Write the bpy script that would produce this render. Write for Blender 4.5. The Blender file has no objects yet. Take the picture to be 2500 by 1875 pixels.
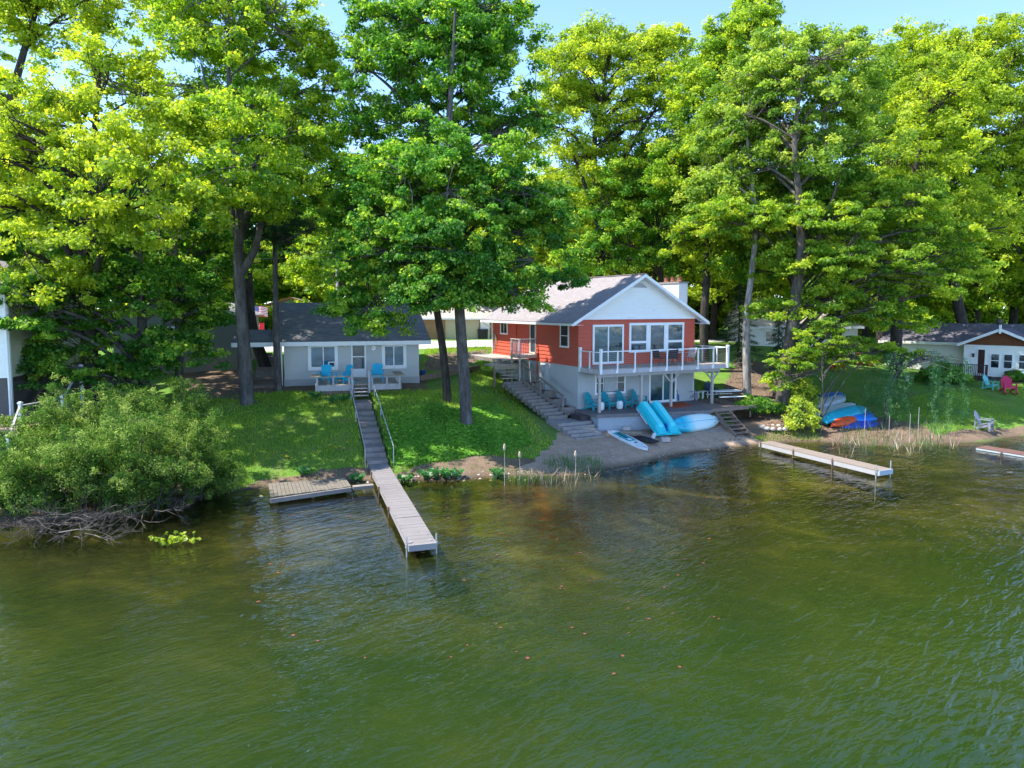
import bpy, math, random
import numpy as np
from mathutils import Vector, Matrix
random.seed(7)
R = math.radians
sc = bpy.context.scene
COL = sc.collection
# ------------------------------------------------------------------ camera
CAM_H = 7.6
FPX, PU, PV, TH = 1700.0, 1250.0, 880.0, math.atan(130/1700.0)
def ray(u, v):
    a = (u-PU)/FPX; b = (PV-v)/FPX
    return a, math.cos(TH)+b*math.sin(TH), -math.sin(TH)+b*math.cos(TH)
def P(u, v, z):                       # photo pixel -> point on the level z
    d = ray(u, v); k = (z-CAM_H)/d[2]
    return Vector((d[0]*k, d[1]*k, z))
def Q(u, v, y):                       # photo pixel -> point at distance y
    d = ray(u, v); k = y/d[1]
    return Vector((d[0]*k, y, CAM_H+d[2]*k))
def proj(x, y, z):                    # numpy: world -> photo pixel
    dz = z-CAM_H
    f = y*math.cos(TH)-dz*math.sin(TH); w = y*math.sin(TH)+dz*math.cos(TH)
    f = np.maximum(f, .1)
    return PU+FPX*x/f, PV-FPX*w/f
cd = bpy.data.cameras.new('camera'); cam = bpy.data.objects.new('camera', cd); COL.objects.link(cam)
cam.location = (0, 0, CAM_H); cam.rotation_euler = (R(90)-TH, 0, 0)
cd.sensor_width = 36; cd.lens = 36*FPX/2500.; cd.shift_y = -57.5/2500.; cd.clip_start = .1; cd.clip_end = 3000
sc.camera = cam
# ------------------------------------------------------------------ light
SUN = Vector((-.985, -.16, 0)).normalized()*math.cos(R(59))+Vector((0, 0, math.sin(R(59))))
ld = bpy.data.lights.new('sun', 'SUN'); ld.energy = 2.6; ld.angle = R(.5); ld.color = (1, .95, .86)
lo = bpy.data.objects.new('sun', ld); COL.objects.link(lo)
lo.rotation_euler = SUN.to_track_quat('Z', 'Y').to_euler(); lo.location = (0, 0, 60)
w = bpy.data.worlds.new('World'); sc.world = w; w.use_nodes = True
nt = w.node_tree; bg = nt.nodes['Background']
st = nt.nodes.new('ShaderNodeTexSky'); st.sky_type = 'NISHITA'; st.sun_disc = False
st.sun_elevation = R(59); st.sun_rotation = math.atan2(SUN.x, SUN.y); st.air_density = .55; st.dust_density = 0; st.ozone_density = 3.2
nt.links.new(st.outputs[0], bg.inputs[0]); bg.inputs[1].default_value = .15
sc.view_settings.view_transform = 'Standard'; sc.view_settings.look = 'None'
sc.view_settings.exposure = 2.05; sc.view_settings.gamma = 1
sc.cycles.use_denoising = True
sc.cycles.max_bounces = 10; sc.cycles.diffuse_bounces = 6; sc.cycles.glossy_bounces = 3
sc.cycles.transmission_bounces = 4; sc.cycles.transparent_max_bounces = 8
sc.cycles.caustics_reflective = False; sc.cycles.caustics_refractive = False
sc.cycles.sample_clamp_indirect = 10
# ------------------------------------------------------------------ materials
MATS = {}
def _new(name):
    m = bpy.data.materials.new(name); m.use_nodes = True; MATS[name] = m
    return m, m.node_tree, m.node_tree.nodes['Principled BSDF']
def N(t, kind, **kw):
    n = t.nodes.new('ShaderNode'+kind)
    for k, v in kw.items():
        if k.startswith('i_'): n.inputs[k[2:].replace('_', ' ')].default_value = v
        else: setattr(n, k, v)
    return n
def coords(t, scale=(1, 1, 1), rot=(0, 0, 0), kind='Object'):
    tc = N(t, 'TexCoord'); mp = N(t, 'Mapping'); mp.inputs['Scale'].default_value = scale; mp.inputs['Rotation'].default_value = rot
    t.links.new(tc.outputs[kind], mp.inputs[0]); return mp.outputs[0]
def coords2(t, scale, rz):                        # turn first, then stretch: crests run along the turned x axis
    tc = N(t, 'TexCoord'); m1 = N(t, 'Mapping'); m1.inputs['Rotation'].default_value = (0, 0, -rz); m2 = N(t, 'Mapping'); m2.inputs['Scale'].default_value = scale
    t.links.new(tc.outputs['Object'], m1.inputs[0]); t.links.new(m1.outputs[0], m2.inputs[0]); return m2.outputs[0]
def ramp(t, fac, stops):
    r = N(t, 'ValToRGB'); e = r.color_ramp.elements
    while len(e) < len(stops): e.new(.5)
    for k, (p, c) in zip(e, stops): k.position = p; k.color = (*c, 1) if len(c) == 3 else c
    t.links.new(fac, r.inputs[0]); return r.outputs[0]
def noise(t, vec, scale, detail=4, rough=.55, dist=0):
    n = N(t, 'TexNoise'); n.inputs['Scale'].default_value = scale; n.inputs['Detail'].default_value = detail
    n.inputs['Roughness'].default_value = rough; n.inputs['Distortion'].default_value = dist
    t.links.new(vec, n.inputs['Vector']); return n.outputs['Fac']
def mixc(t, fac, a, b):
    m = N(t, 'Mix', data_type='RGBA')
    for s, val in ((0, fac), (6, a), (7, b)):
        if hasattr(val, 'is_linked') or hasattr(val, 'links'): t.links.new(val, m.inputs[s])
        elif s == 0: m.inputs[0].default_value = val
        else: m.inputs[s].default_value = (*val, 1)
    return m.outputs[2]
def bump(t, h, strength, dist, bs):
    b = N(t, 'Bump'); b.inputs['Strength'].default_value = strength; b.inputs['Distance'].default_value = dist
    t.links.new(h, b.inputs['Height']); t.links.new(b.outputs[0], bs.inputs['Normal'])
def pm(name, c, var=.18, scale=6, rough=.7, spec=.3, bmp=.15, stretch=(1, 1, 1), fine=40, stain=None, metal=0):
    """painted / wooden / plastic surface: base colour with two scales of wear and a fine relief"""
    m, t, b = _new(name)
    v = coords(t, stretch)
    n1 = noise(t, v, scale, 5, .6); n2 = noise(t, v, fine, 3, .6)
    lo_ = tuple(x*(1-var) for x in c); hi = tuple(min(1, x*(1+var*.8)) for x in c)
    col = ramp(t, n1, [(.3, lo_), (.7, hi)])
    col = mixc(t, .25, col, ramp(t, n2, [(.35, lo_), (.65, hi)]))
    if stain:
        n3 = noise(t, v, scale*.6, 8, .7, .6)
        f = ramp(t, n3, [(.52, (0, 0, 0)), (.72, (.75, .75, .75))]); col = mixc(t, f, col, stain)
    t.links.new(col, b.inputs['Base Color']); b.inputs['Roughness'].default_value = rough
    b.inputs['Specular IOR Level'].default_value = spec; b.inputs['Metallic'].default_value = metal
    if bmp: bump(t, n2, bmp, .02, b)
    return m
def shingle(name, c1, c2, sx=5, sy=7):
    m, t, b = _new(name)
    v = coords(t, (1, 1, 1), kind='UV')
    br = N(t, 'TexBrick'); br.offset = .5
    br.inputs['Scale'].default_value = 1; br.inputs['Brick Width'].default_value = .32; br.inputs['Row Height'].default_value = .14
    br.inputs['Mortar Size'].default_value = .008; br.inputs['Color1'].default_value = (*c1, 1); br.inputs['Color2'].default_value = (*c2, 1)
    br.inputs['Mortar'].default_value = (*(x*.5 for x in c1), 1); br.inputs['Bias'].default_value = -.1
    t.links.new(v, br.inputs[0])
    n = noise(t, v, .9, 6, .7)
    col = mixc(t, ramp(t, n, [(.35, (0, 0, 0)), (.75, (.6, .6, .6))]), br.outputs[0], tuple(x*.62 for x in c1))
    n2 = noise(t, v, 30, 2); col = mixc(t, .2, col, ramp(t, n2, [(.3, tuple(x*.4 for x in c1)), (.7, tuple(min(1, x*1.7) for x in c2))]))
    t.links.new(col, b.inputs['Base Color']); b.inputs['Roughness'].default_value = .92; b.inputs['Specular IOR Level'].default_value = .15
    bump(t, br.outputs['Fac'], -.5, .02, b); return m
def blockwall(name, c, bw=.4, bh=.2):
    m, t, b = _new(name)
    v = coords(t, kind='UV')
    br = N(t, 'TexBrick'); br.inputs['Scale'].default_value = 1; br.inputs['Brick Width'].default_value = bw; br.inputs['Row Height'].default_value = bh
    br.inputs['Mortar Size'].default_value = .006; br.inputs['Color1'].default_value = (*c, 1); br.inputs['Color2'].default_value = (*(x*.96 for x in c), 1)
    br.inputs['Mortar'].default_value = (*(x*.84 for x in c), 1); t.links.new(v, br.inputs[0])
    n = noise(t, v, 1.5, 6, .7)
    col = mixc(t, ramp(t, n, [(.4, (0, 0, 0)), (.8, (.45, .45, .45))]), br.outputs[0], tuple(x*.7 for x in c))
    t.links.new(col, b.inputs['Base Color']); b.inputs['Roughness'].default_value = .9; b.inputs['Specular IOR Level'].default_value = .2
    bump(t, br.outputs['Fac'], -.35, .012, b); return m
def glass(name, c, rough=.03):
    m, t, b = _new(name)
    n = noise(t, coords(t), 1.3, 3)
    t.links.new(ramp(t, n, [(.35, tuple(x*.5 for x in c)), (.65, tuple(x*1.5 for x in c))]), b.inputs['Base Color'])
    b.inputs['Roughness'].default_value = rough; b.inputs['Specular IOR Level'].default_value = .55; b.inputs['IOR'].default_value = 1.45
    bump(t, noise(t, coords(t), 2.0, 1), .06, .1, b); return m
def leafmat(name, dark, mid, light, trans=.45, gloss=.03):
    m = bpy.data.materials.new(name); m.use_nodes = True; MATS[name] = m; t = m.node_tree; t.nodes.clear()
    out = N(t, 'OutputMaterial'); at = N(t, 'Attribute', attribute_name='tone')
    col = ramp(t, at.outputs['Fac'], [(0, dark), (.5, mid), (1, light)])
    d = N(t, 'BsdfDiffuse'); tr = N(t, 'BsdfTranslucent'); g = N(t, 'BsdfGlossy'); g.inputs['Roughness'].default_value = .5
    tc = mixc(t, 1.0, col, col); hs = N(t, 'HueSaturation'); hs.inputs['Hue'].default_value = .494; hs.inputs['Saturation'].default_value = 1.05; hs.inputs['Value'].default_value = 1.7
    t.links.new(col, hs.inputs['Color']); t.links.new(col, d.inputs[0]); t.links.new(hs.outputs[0], tr.inputs[0])
    m1 = N(t, 'MixShader'); m1.inputs[0].default_value = trans; t.links.new(d.outputs[0], m1.inputs[1]); t.links.new(tr.outputs[0], m1.inputs[2])
    m2 = N(t, 'MixShader'); m2.inputs[0].default_value = gloss; t.links.new(m1.outputs[0], m2.inputs[1]); t.links.new(g.outputs[0], m2.inputs[2])
    t.links.new(m2.outputs[0], out.inputs[0]); return m
def barkmat(name, c, c2):
    m, t, b = _new(name)
    v = coords(t, (1, 1, .16))
    n1 = noise(t, v, 9, 6, .7, .4); n2 = noise(t, coords(t, (1, 1, .5)), 2.2, 4)
    col = ramp(t, n1, [(.35, tuple(x*.45 for x in c)), (.6, c)]); col = mixc(t, ramp(t, n2, [(.5, (0, 0, 0)), (.7, (.7, .7, .7))]), col, c2)
    t.links.new(col, b.inputs['Base Color']); b.inputs['Roughness'].default_value = .95; b.inputs['Specular IOR Level'].default_value = .1
    bump(t, n1, .9, .05, b); return m
def M(n): return MATS[n]
# ------------------------------------------------------------------ mesh builder
class MB:
    def __init__(s): s.v = []; s.f = []; s.uv = {}
    def add(s, vs, fs):
        o = len(s.v); s.v += [tuple(x) for x in vs]; s.f += [tuple(i+o for i in f) for f in fs]; return s
    def box(s, x0, x1, y0, y1, z0, z1):
        x0, x1 = min(x0, x1), max(x0, x1); y0, y1 = min(y0, y1), max(y0, y1); z0, z1 = min(z0, z1), max(z0, z1)
        return s.add([(x0, y0, z0), (x1, y0, z0), (x1, y1, z0), (x0, y1, z0), (x0, y0, z1), (x1, y0, z1), (x1, y1, z1), (x0, y1, z1)],
                     [(3, 2, 1, 0), (4, 5, 6, 7), (0, 1, 5, 4), (1, 2, 6, 5), (2, 3, 7, 6), (3, 0, 4, 7)])
    def bar(s, a, b, w, h, up=(0, 0, 1)):         # rectangular beam from a to b
        a, b = Vector(a), Vector(b); d = (b-a).normalized(); up = Vector(up)
        if abs(d.dot(up)) > .98: up = Vector((0, 1, 0))
        x = d.cross(up).normalized(); y = x.cross(d)
        vs = [p+x*sx*w/2+y*sy*h/2 for p in (a, b) for sx, sy in ((-1, -1), (1, -1), (1, 1), (-1, 1))]
        return s.add(vs, [(0, 1, 2, 3), (7, 6, 5, 4), (1, 0, 4, 5), (2, 1, 5, 6), (3, 2, 6, 7), (0, 3, 7, 4)])
    def tube(s, pts, rad, n=8, cap=True):
        pts = [Vector(p) for p in pts]
        if not hasattr(rad, '__len__'): rad = [rad]*len(pts)
        vs = []; fs = []; prev = None
        for i, p in enumerate(pts):
            d = (pts[min(i+1, len(pts)-1)]-pts[max(i-1, 0)])
            d = d.normalized() if d.length > 1e-9 else Vector((0, 0, 1))
            x = (prev-d*prev.dot(d)) if prev is not None else d.cross(Vector((0, 1, 0)) if abs(d.y) < .9 else Vector((1, 0, 0)))
            if x.length < 1e-6: x = d.cross(Vector((1, 0, 0)))
            x.normalize(); prev = x; y = d.cross(x)
            vs += [p+(x*math.cos(2*math.pi*k/n)+y*math.sin(2*math.pi*k/n))*rad[i] for k in range(n)]
        for i in range(len(pts)-1):
            for k in range(n):
                a = i*n+k; b = i*n+(k+1) % n; fs.append((a, b, b+n, a+n))
        if cap: fs += [tuple(range(n-1, -1, -1)), tuple((len(pts)-1)*n+k for k in range(n))]
        return s.add(vs, fs)
    def prism(s, poly, axis, a, b):               # polygon in the other two axes, extruded along axis (0,1,2)
        def mk(p, q):
            l = list(p); l.insert(axis, q); return tuple(l)
        n = len(poly); vs = [mk(p, a) for p in poly]+[mk(p, b) for p in poly]
        return s.add(vs, [tuple(range(n)), tuple(range(2*n-1, n-1, -1))]+[(i+n, (i+1) % n+n, (i+1) % n, i) for i in range(n)])
    def lathe(s, prof, n=16, c=(0, 0, 0)):
        vs = [(c[0]+r*math.cos(2*math.pi*k/n), c[1]+r*math.sin(2*math.pi*k/n), c[2]+z) for r, z in prof for k in range(n)]
        fs = [(i*n+k, i*n+(k+1) % n, (i+1)*n+(k+1) % n, (i+1)*n+k) for i in range(len(prof)-1) for k in range(n)]
        fs += [tuple(range(n-1, -1, -1)), tuple((len(prof)-1)*n+k for k in range(n))]
        return s.add(vs, fs)
    def loft(s, rings, cap=True):
        n = len(rings[0]); vs = [p for r in rings for p in r]
        fs = [(i*n+k, i*n+(k+1) % n, (i+1)*n+(k+1) % n, (i+1)*n+k) for i in range(len(rings)-1) for k in range(n)]
        if cap: fs += [tuple(range(n-1, -1, -1)), tuple((len(rings)-1)*n+k for k in range(n))]
        return s.add(vs, fs)
    def build(s, name, mat, parent=None, smooth=False, bev=0, uv=None):
        me = bpy.data.meshes.new(name); me.from_pydata(s.v, [], s.f); me.validate(); me.update()
        if uv is not False and len(s.f) < 4000:
            import bmesh
            bm = bmesh.new(); bm.from_mesh(me); bmesh.ops.recalc_face_normals(bm, faces=bm.faces)
            l = bm.loops.layers.uv.new('UVMap')
            for f in bm.faces:
                n = f.normal
                h = Vector((-n.y, n.x, 0)); h = h.normalized() if h.length > .05 else Vector((1, 0, 0))
                g = n.cross(h)
                for lp in f.loops: lp[l].uv = (lp.vert.co.dot(h), lp.vert.co.dot(g))
            bm.to_mesh(me); bm.free()
        if smooth: me.shade_smooth()
        o = bpy.data.objects.new(name, me); COL.objects.link(o)
        if mat is not None: me.materials.append(M(mat) if isinstance(mat, str) else mat)
        if parent is not None: o.parent = parent
        if bev:
            b = o.modifiers.new('edge', 'BEVEL'); b.width = bev; b.segments = 2; b.limit_method = 'ANGLE'
        return o
def tag(o, label=None, cat=None, group=None, kind=None):
    for k, v in (('label', label), ('category', cat), ('group', group), ('kind', kind)):
        if v: o[k] = v
    return o
def empty(name, loc=(0, 0, 0), rz=0, label=None, cat=None, group=None):
    o = bpy.data.objects.new(name, None); COL.objects.link(o); o.location = loc; o.rotation_euler = (0, 0, rz); o.empty_display_size = .2
    return tag(o, label, cat, group)
KIDS = {}
def copy_tree(o, parent=None):
    c = o.copy(); COL.objects.link(c)
    if parent is not None: c.parent = parent
    for ch in list(o.children): copy_tree(ch, c)
    return c
def remat(o, mapping):                            # a differently coloured copy: own mesh data with another material
    for ch in [o]+list(o.children_recursive):
        if ch.type == 'MESH' and ch.data.materials and ch.data.materials[0].name in mapping:
            ch.data = ch.data.copy(); ch.data.materials[0] = M(mapping[ch.data.materials[0].name])
    return o
def raw_mesh(name, verts, faces4, mat, parent=None, tone=None, smooth=False):
    """big numpy mesh; faces4 is (n,k) int array"""
    me = bpy.data.meshes.new(name); nf, k = faces4.shape
    me.vertices.add(len(verts)); me.vertices.foreach_set('co', np.asarray(verts, np.float32).ravel())
    me.loops.add(nf*k); me.loops.foreach_set('vertex_index', faces4.astype(np.int32).ravel())
    me.polygons.add(nf); me.polygons.foreach_set('loop_start', np.arange(0, nf*k, k, dtype=np.int32)); me.polygons.foreach_set('loop_total', np.full(nf, k, np.int32))
    if smooth: me.polygons.foreach_set('use_smooth', np.ones(nf, bool))
    me.update(calc_edges=True)
    if tone is not None:
        a = me.attributes.new('tone', 'FLOAT', 'FACE'); a.data.foreach_set('value', tone.astype(np.float32))
    me.materials.append(M(mat) if isinstance(mat, str) else mat); o = bpy.data.objects.new(name, me); COL.objects.link(o)
    if parent is not None: o.parent = parent
    return o
# ------------------------------------------------------------------ palette
leafmat('leaf_yellow', (0.130, 0.223, 0.019), (0.320, 0.417, 0.034), (0.560, 0.621, 0.054), .56, .015)
leafmat('leaf_lime', (0.075, 0.184, 0.016), (0.240, 0.378, 0.031), (0.540, 0.582, 0.050), .56, .015)
leafmat('leaf_green', (0.040, 0.145, 0.015), (0.130, 0.301, 0.029), (0.420, 0.543, 0.052), .56, .015)
leafmat('leaf_deep', (0.030, 0.126, 0.018), (0.110, 0.281, 0.031), (0.440, 0.563, 0.060), .56, .015)
leafmat('leaf_silver', (0.090, 0.184, 0.023), (0.230, 0.359, 0.040), (0.500, 0.563, 0.080), .56, .015)
leafmat('leaf_dark', (.012, .045, .012), (.022, .08, .02), (.045, .12, .025), .2)
leafmat('leaf_shrub', (.04, .11, .02), (.12, .22, .04), (.38, .46, .12), .45, 0)
leafmat('leaf_willow', (.04, .13, .055), (.09, .22, .085), (.19, .33, .12), .45, 0)
leafmat('leaf_gold', (0.180, 0.291, 0.024), (0.360, 0.466, 0.041), (0.550, 0.582, 0.056), .5)
leafmat('grass_blade', (.12, .23, .03), (.25, .39, .05), (.48, .54, .09), .45, 0)
pm('shore_board_shade', (.17, .15, .12), .2, 3, .85, .2, .3, stain=(.14, .12, .09))  # timber darkened: the platform's shade is put into its colour
leafmat('ground_cover_leaf', (.09, .25, .035), (.18, .41, .055), (.34, .55, .09), .38, .01)
leafmat('reed_leaf', (.04, .12, .03), (.07, .17, .04), (.15, .24, .06), .3)
leafmat('dead_reed', (.2, .16, .11), (.34, .28, .2), (.5, .43, .33), .2)
leafmat('broad_leaf', (.03, .14, .03), (.06, .22, .04), (.12, .3, .06), .35, .05)
leafmat('twig_grey', (.10, .085, .075), (.2, .17, .15), (.36, .31, .28), .05)
leafmat('flower_yellow', (.6, .45, .01), (.75, .55, .01), (.85, .7, .02), .3)
leafmat('lily_pad', (.22, .05, .03), (.25, .09, .05), (.28, .15, .08), .15, .12)
barkmat('bark_grey', (.115, .105, .10), (.19, .18, .175))
barkmat('bark_dark', (.07, .06, .052), (.11, .10, .088))
barkmat('bark_brown', (.12, .10, .085), (.2, .175, .155))
barkmat('bark_birch', (.32, .29, .26), (.55, .52, .48))
pm('red_siding', (.51, .095, .055), .12, 3, .6, .3, .06, (.3, .3, 3), 20)
pm('white_paint', (.82, .82, .82), .05, 3, .5, .35, .04)
pm('white_siding', (.84, .83, .79), .06, 3, .55, .3, .05, (.4, .4, 3), 20)
pm('cream_siding', (.62, .62, .55), .08, 3, .6, .3, .05, (.4, .4, 3), 20)
pm('beige_siding', (.5, .44, .3), .1, 3, .6, .3, .05, (.4, .4, 3), 20)
pm('sage_siding', (.46, .46, .34), .1, 3, .6, .3, .05, (.4, .4, 3), 20)
pm('grey_stucco', (.46, .475, .48), .07, 1.5, .85, .2, .3, fine=60)
pm('cottage_paint', (.50, .505, .49), .06, 1.2, .8, .25, .12, fine=50)
pm('green_grey_wall', (.20, .22, .2), .1, 1.2, .85, .2, .1)
pm('lavender_wall', (.35, .34, .4), .08, 1.5, .8)
blockwall('block_wall', (.36, .40, .44)); blockwall('foundation_block', (.40, .41, .41)); blockwall('dark_foundation', (.13, .12, .11))
blockwall('stone_foundation', (.25, .22, .2))
shingle('roof_mauve', (.25, .225, .23), (.32, .29, .295)); shingle('roof_charcoal', (.11, .11, .115), (.20, .20, .205))
shingle('roof_tan', (.42, .35, .31), (.5, .43, .38)); shingle('roof_purple', (.12, .11, .13), (.17, .155, .18))
glass('window_glass', (.035, .06, .085)); glass('dark_glass', (.012, .022, .032)); glass('door_glass', (.02, .075, .10)); glass('lake_tint_glass', (.02, .09, .15))  # blue tints put the sky and lake reflection into the pane colour
pm('blind_slats', (.55, .57, .58), .08, 3, .5, .4, 0)
pm('weathered_deck', (.42, .36, .31), .25, 3, .85, .2, .3, (6, 1, 1), 30, stain=(.22, .18, .15))
pm('deck_wood_grey', (.34, .31, .3), .25, 3, .85, .2, .3, (1, 6, 1), 30, stain=(.18, .16, .14))
pm('grey_timber', (.25, .22, .195), .25, 4, .9, .15, .4, (1, 1, 1), 30, stain=(.16, .13, .11))
pm('brown_timber', (.22, .165, .125), .3, 4, .9, .15, .4, stain=(.10, .08, .06))
pm('tan_timber', (.34, .29, .21), .25, 4, .85, .2, .3, (1, 5, 1), 25, stain=(.25, .2, .12))
pm('lilac_timber', (.47, .44, .45), .2, 4, .85, .2, .3, (5, 1, 1), 25, stain=(.28, .25, .25))
pm('patio_boards', (.17, .155, .155), .2, 3, .75, .25, .2, (1, 8, 1), 30, stain=(.27, .2, .17))
pm('patio_boards_brown', (.25, .185, .155), .2, 3, .75, .25, .2, (1, 8, 1), 30)
pm('post_tan', (.45, .41, .37), .12, 3, .7, .25, .1)
pm('concrete_step', (.28, .235, .215), .25, 3, .95, .15, .5, stain=(.16, .13, .12))
pm('concrete_old', (.29, .265, .25), .25, 3, .95, .15, .5, stain=(.14, .13, .13))
pm('dock_plank', (.215, .195, .19), .07, 1.2, .6, .3, .06, stain=(.14, .125, .12))
pm('dock_side', (.30, .28, .27), .1, 2, .7, .25, .1)
pm('dock_wood', (.24, .195, .16), .15, 2, .85, .2, .2, (1, 6, 1), 25)
pm('dock_white', (.40, .385, .37), .08, 3, .7)
pm('dock_red', (.15, .08, .065), .12, 2, .8)
pm('galvanised', (.45, .46, .47), .12, 8, .4, .5, .05, metal=.6)
pm('rust_steel', (.2, .12, .08), .3, 9, .8)
pm('cable_steel', (.4, .4, .38), .1, 9, .4, .5, 0, metal=.7)
pm('teal_plastic', (.012, .30, .36), .08, 4, .45, .4, .04)
pm('cyan_plastic', (.01, .40, .62), .08, 4, .45, .4, .04)
pm('aqua_plastic', (.12, .5, .48), .08, 4, .45, .4, .04)
pm('pink_plastic', (.62, .02, .1), .08, 4, .45, .4, .04)
pm('red_plastic', (.6, .03, .03), .08, 4, .45, .4, .04)
pm('grey_plastic', (.22, .22, .27), .08, 4, .5, .4, .04)
pm('navy_plastic', (.02, .045, .12), .08, 4, .5, .4, .04)
pm('hull_cyan', (.015, .52, .58), .06, 2, .35, .5, .03); pm('hull_cyan_light', (.10, .68, .72), .05, 2, .35, .5, .03)
pm('hull_blue_deep', (.006, .12, .42), .1, 3, .4, .5, .03)
pm('hull_white', (.72, .76, .76), .06, 2, .35, .5, .03, stain=(.5, .52, .5))
pm('hull_teal', (.02, .42, .55), .1, 2, .4, .45, .03); pm('hull_bright_blue', (.012, .22, .78), .08, 2, .35, .5, .03)
pm('hull_purple_blue', (.03, .07, .48), .2, 2, .4, .45, .03, stain=(.09, .03, .25)); pm('hull_orange', (.75, .10, .03), .1, 2, .4)
pm('hull_green', (.04, .2, .09), .1, 2, .4); pm('hull_grey', (.42, .48, .52), .1, 2, .45, stain=(.3, .34, .36)); pm('hull_pale', (.55, .6, .58), .1, 2, .45)
pm('tarp_blue', (.015, .14, .38), .2, 3, .5, .4, .3); pm('black_tarp', (.012, .012, .016), .3, 5, .45, .4, .4)
pm('pad_teal', (.02, .32, .36), .06, 4, .8); pm('pad_black', (.02, .02, .025), .1, 4, .8)
pm('rug_orange', (.42, .10, .05), .12, 6, .95, .1, .3); pm('black_plastic', (.02, .02, .022), .1, 4, .5)
pm('dark_metal', (.05, .04, .045), .1, 4, .5, .4, .03); pm('sling_tan', (.55, .43, .39), .06, 4, .8); pm('sling_dark', (.06, .045, .055), .1, 4, .8)
pm('terracotta', (.26, .10, .065), .15, 5, .85); pm('chimney_white', (.66, .67, .68), .1, 1.5, .85, .2, .3, stain=(.5, .5, .5))
pm('brown_panel', (.15, .055, .022), .12, 2, .7); pm('brown_door', (.05, .02, .014), .1, 2, .6); pm('porch_brown', (.07, .04, .035), .15, 3, .75)
pm('cedar', (.42, .17, .07), .15, 3, .75); pm('wood_brown_wall', (.27, .16, .09), .15, 2, .8)
pm('concrete_block', (.45, .40, .37), .15, 5, .95, .1, .4); pm('rock', (.48, .43, .39), .2, 4, .95, .15, .5, stain=(.28, .25, .23))
pm('hose', (.35, .36, .2), .3, 6, .6); pm('flag_red', (.55, .04, .05), .05, 3, .8); pm('flag_white', (.8, .8, .8), .03, 3, .8); pm('flag_blue', (.04, .05, .2), .05, 3, .8)
pm('banner_red', (.62, .015, .03), .06, 3, .7); pm('banner_yellow', (.8, .5, .02), .05, 3, .7); pm('blue_bucket', (.02, .08, .25), .1, 4, .5)
pm('bin_dark', (.02, .022, .025), .1, 4, .5); pm('wire', (.05, .05, .055), .1, 4, .6); pm('pole_wood', (.42, .40, .38), .15, 3, .9)
pm('mulch', (.12, .065, .045), .4, 12, .98, .05, .8, fine=60); pm('cattail_head', (.45, .36, .26), .2, 8, .95)
# ------------------------------------------------------------------ terrain: thin-plate surface through surveyed points
_cp = []
def cp(u, v, z): p = P(u, v, z); _cp.append((p.x, p.y, z))
SHORE_PX = [(-250, 1300), (0, 1290), (150, 1278), (300, 1258), (450, 1228), (560, 1204), (650, 1194), (800, 1186), (900, 1177), (1000, 1173), (1080, 1172),
         (1166, 1167), (1300, 1160), (1392, 1160), (1480, 1152), (1566, 1133), (1646, 1113), (1720, 1102), (1790, 1091), (1852, 1084), (1930, 1080),
         (1990, 1080), (2080, 1086), (2170, 1089), (2260, 1087), (2344, 1082), (2420, 1074), (2500, 1066), (2650, 1052)]
for u, v in SHORE_PX: cp(u, v, 0)
_cp += [(-34, 22, 0), (-60, 18, 0), (48, 42, 0), (75, 44, 0)]
for dy, z in ((2.5, -.35), (6, -.8), (12, -1.5), (20, -2.2)):
    for u, v in SHORE_PX[::4]:
        p = P(u, v, 0); _cp.append((p.x*(1-dy*.01), p.y-dy, z))
for u, v, z in [(935, 1135, .42), (895, 985, 2.35), (692, 943, 2.74), (1023, 936, 2.72), (1140, 1032, 1.69), (604, 984, 2.3), (1094, 980, 2.35), (560, 1080, 1.15),
                (480, 1000, 2.0), (353, 1007, 1.9), (437, 978, 2.35), (228, 960, 2.4), (66, 1092, .9), (150, 1150, .55), (300, 1130, .85), (750, 1060, 1.3), (700, 1010, 1.95),
                (1458, 1066, .62), (1560, 1062, .62), (1650, 1050, .66), (1740, 1046, .68), (1375, 1050, .9), (1400, 1092, .42), (1500, 1085, .5), (1600, 1072, .55), (1700, 1062, .6), (1480, 1112, .25), (1300, 1110, .38), (1350, 1062, .78),
                (1250, 1000, 1.6), (1262, 940, 2.5), (1180, 900, 3.1), (1146, 868, 3.9), (1050, 905, 3.1), (1050, 880, 3.6), (1050, 855, 4.1), (1050, 838, 4.3), (1110, 828, 4.3),
                (640, 905, 3.3), (645, 852, 4.2), (540, 905, 3.3), (400, 900, 3.3), (200, 905, 3.2),
                (1795, 1060, .5), (1890, 1046, .55), (1905, 1003, 1.2), (1826, 966, 1.9), (2080, 1042, .45), (2165, 1040, .5), (2402, 1054, .45), (2500, 1040, .45),
                (2400, 953, 1.75), (2250, 975, 1.55), (2406, 926, 2.0), (2600, 940, 2.0), (2107, 871, 3.0), (2000, 845, 3.6), (1800, 935, 2.4), (1790, 882, 3.4), (2100, 930, 2.2)]:
    cp(u, v, z)
for x in (-70, -45, -30, -15, 0, 15, 30, 45, 70):
    for y, z in ((66, 4.35), (80, 4.5), (110, 5), (160, 6)): _cp.append((x*(1+(y-66)/60), y, z-(.5 if x > 20 and y < 70 else 0)))
_cp += [(6, 52, 3.6), (9, 56, 3.9), (12.5, 50, 2.9), (-30, 34, 1.5), (-34, 42, 2.6), (-30, 52, 3.6), (-50, 36, 1.5), (60, 52, 1.5), (50, 60, 2.6), (-60, 55, 3.8)]
_cp += [(x, -14, -2.6) for x in (-60, -20, 20, 60)]+[(x, 4, -2.4) for x in (-40, -12, 12, 40)]
_c = np.array(_cp); _s = 20.
def _k(r2): return np.where(r2 > 1e-12, .5*r2*np.log(np.maximum(r2, 1e-12)), 0)
_A = _c[:, :2]/_s; _n = len(_A)
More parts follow.
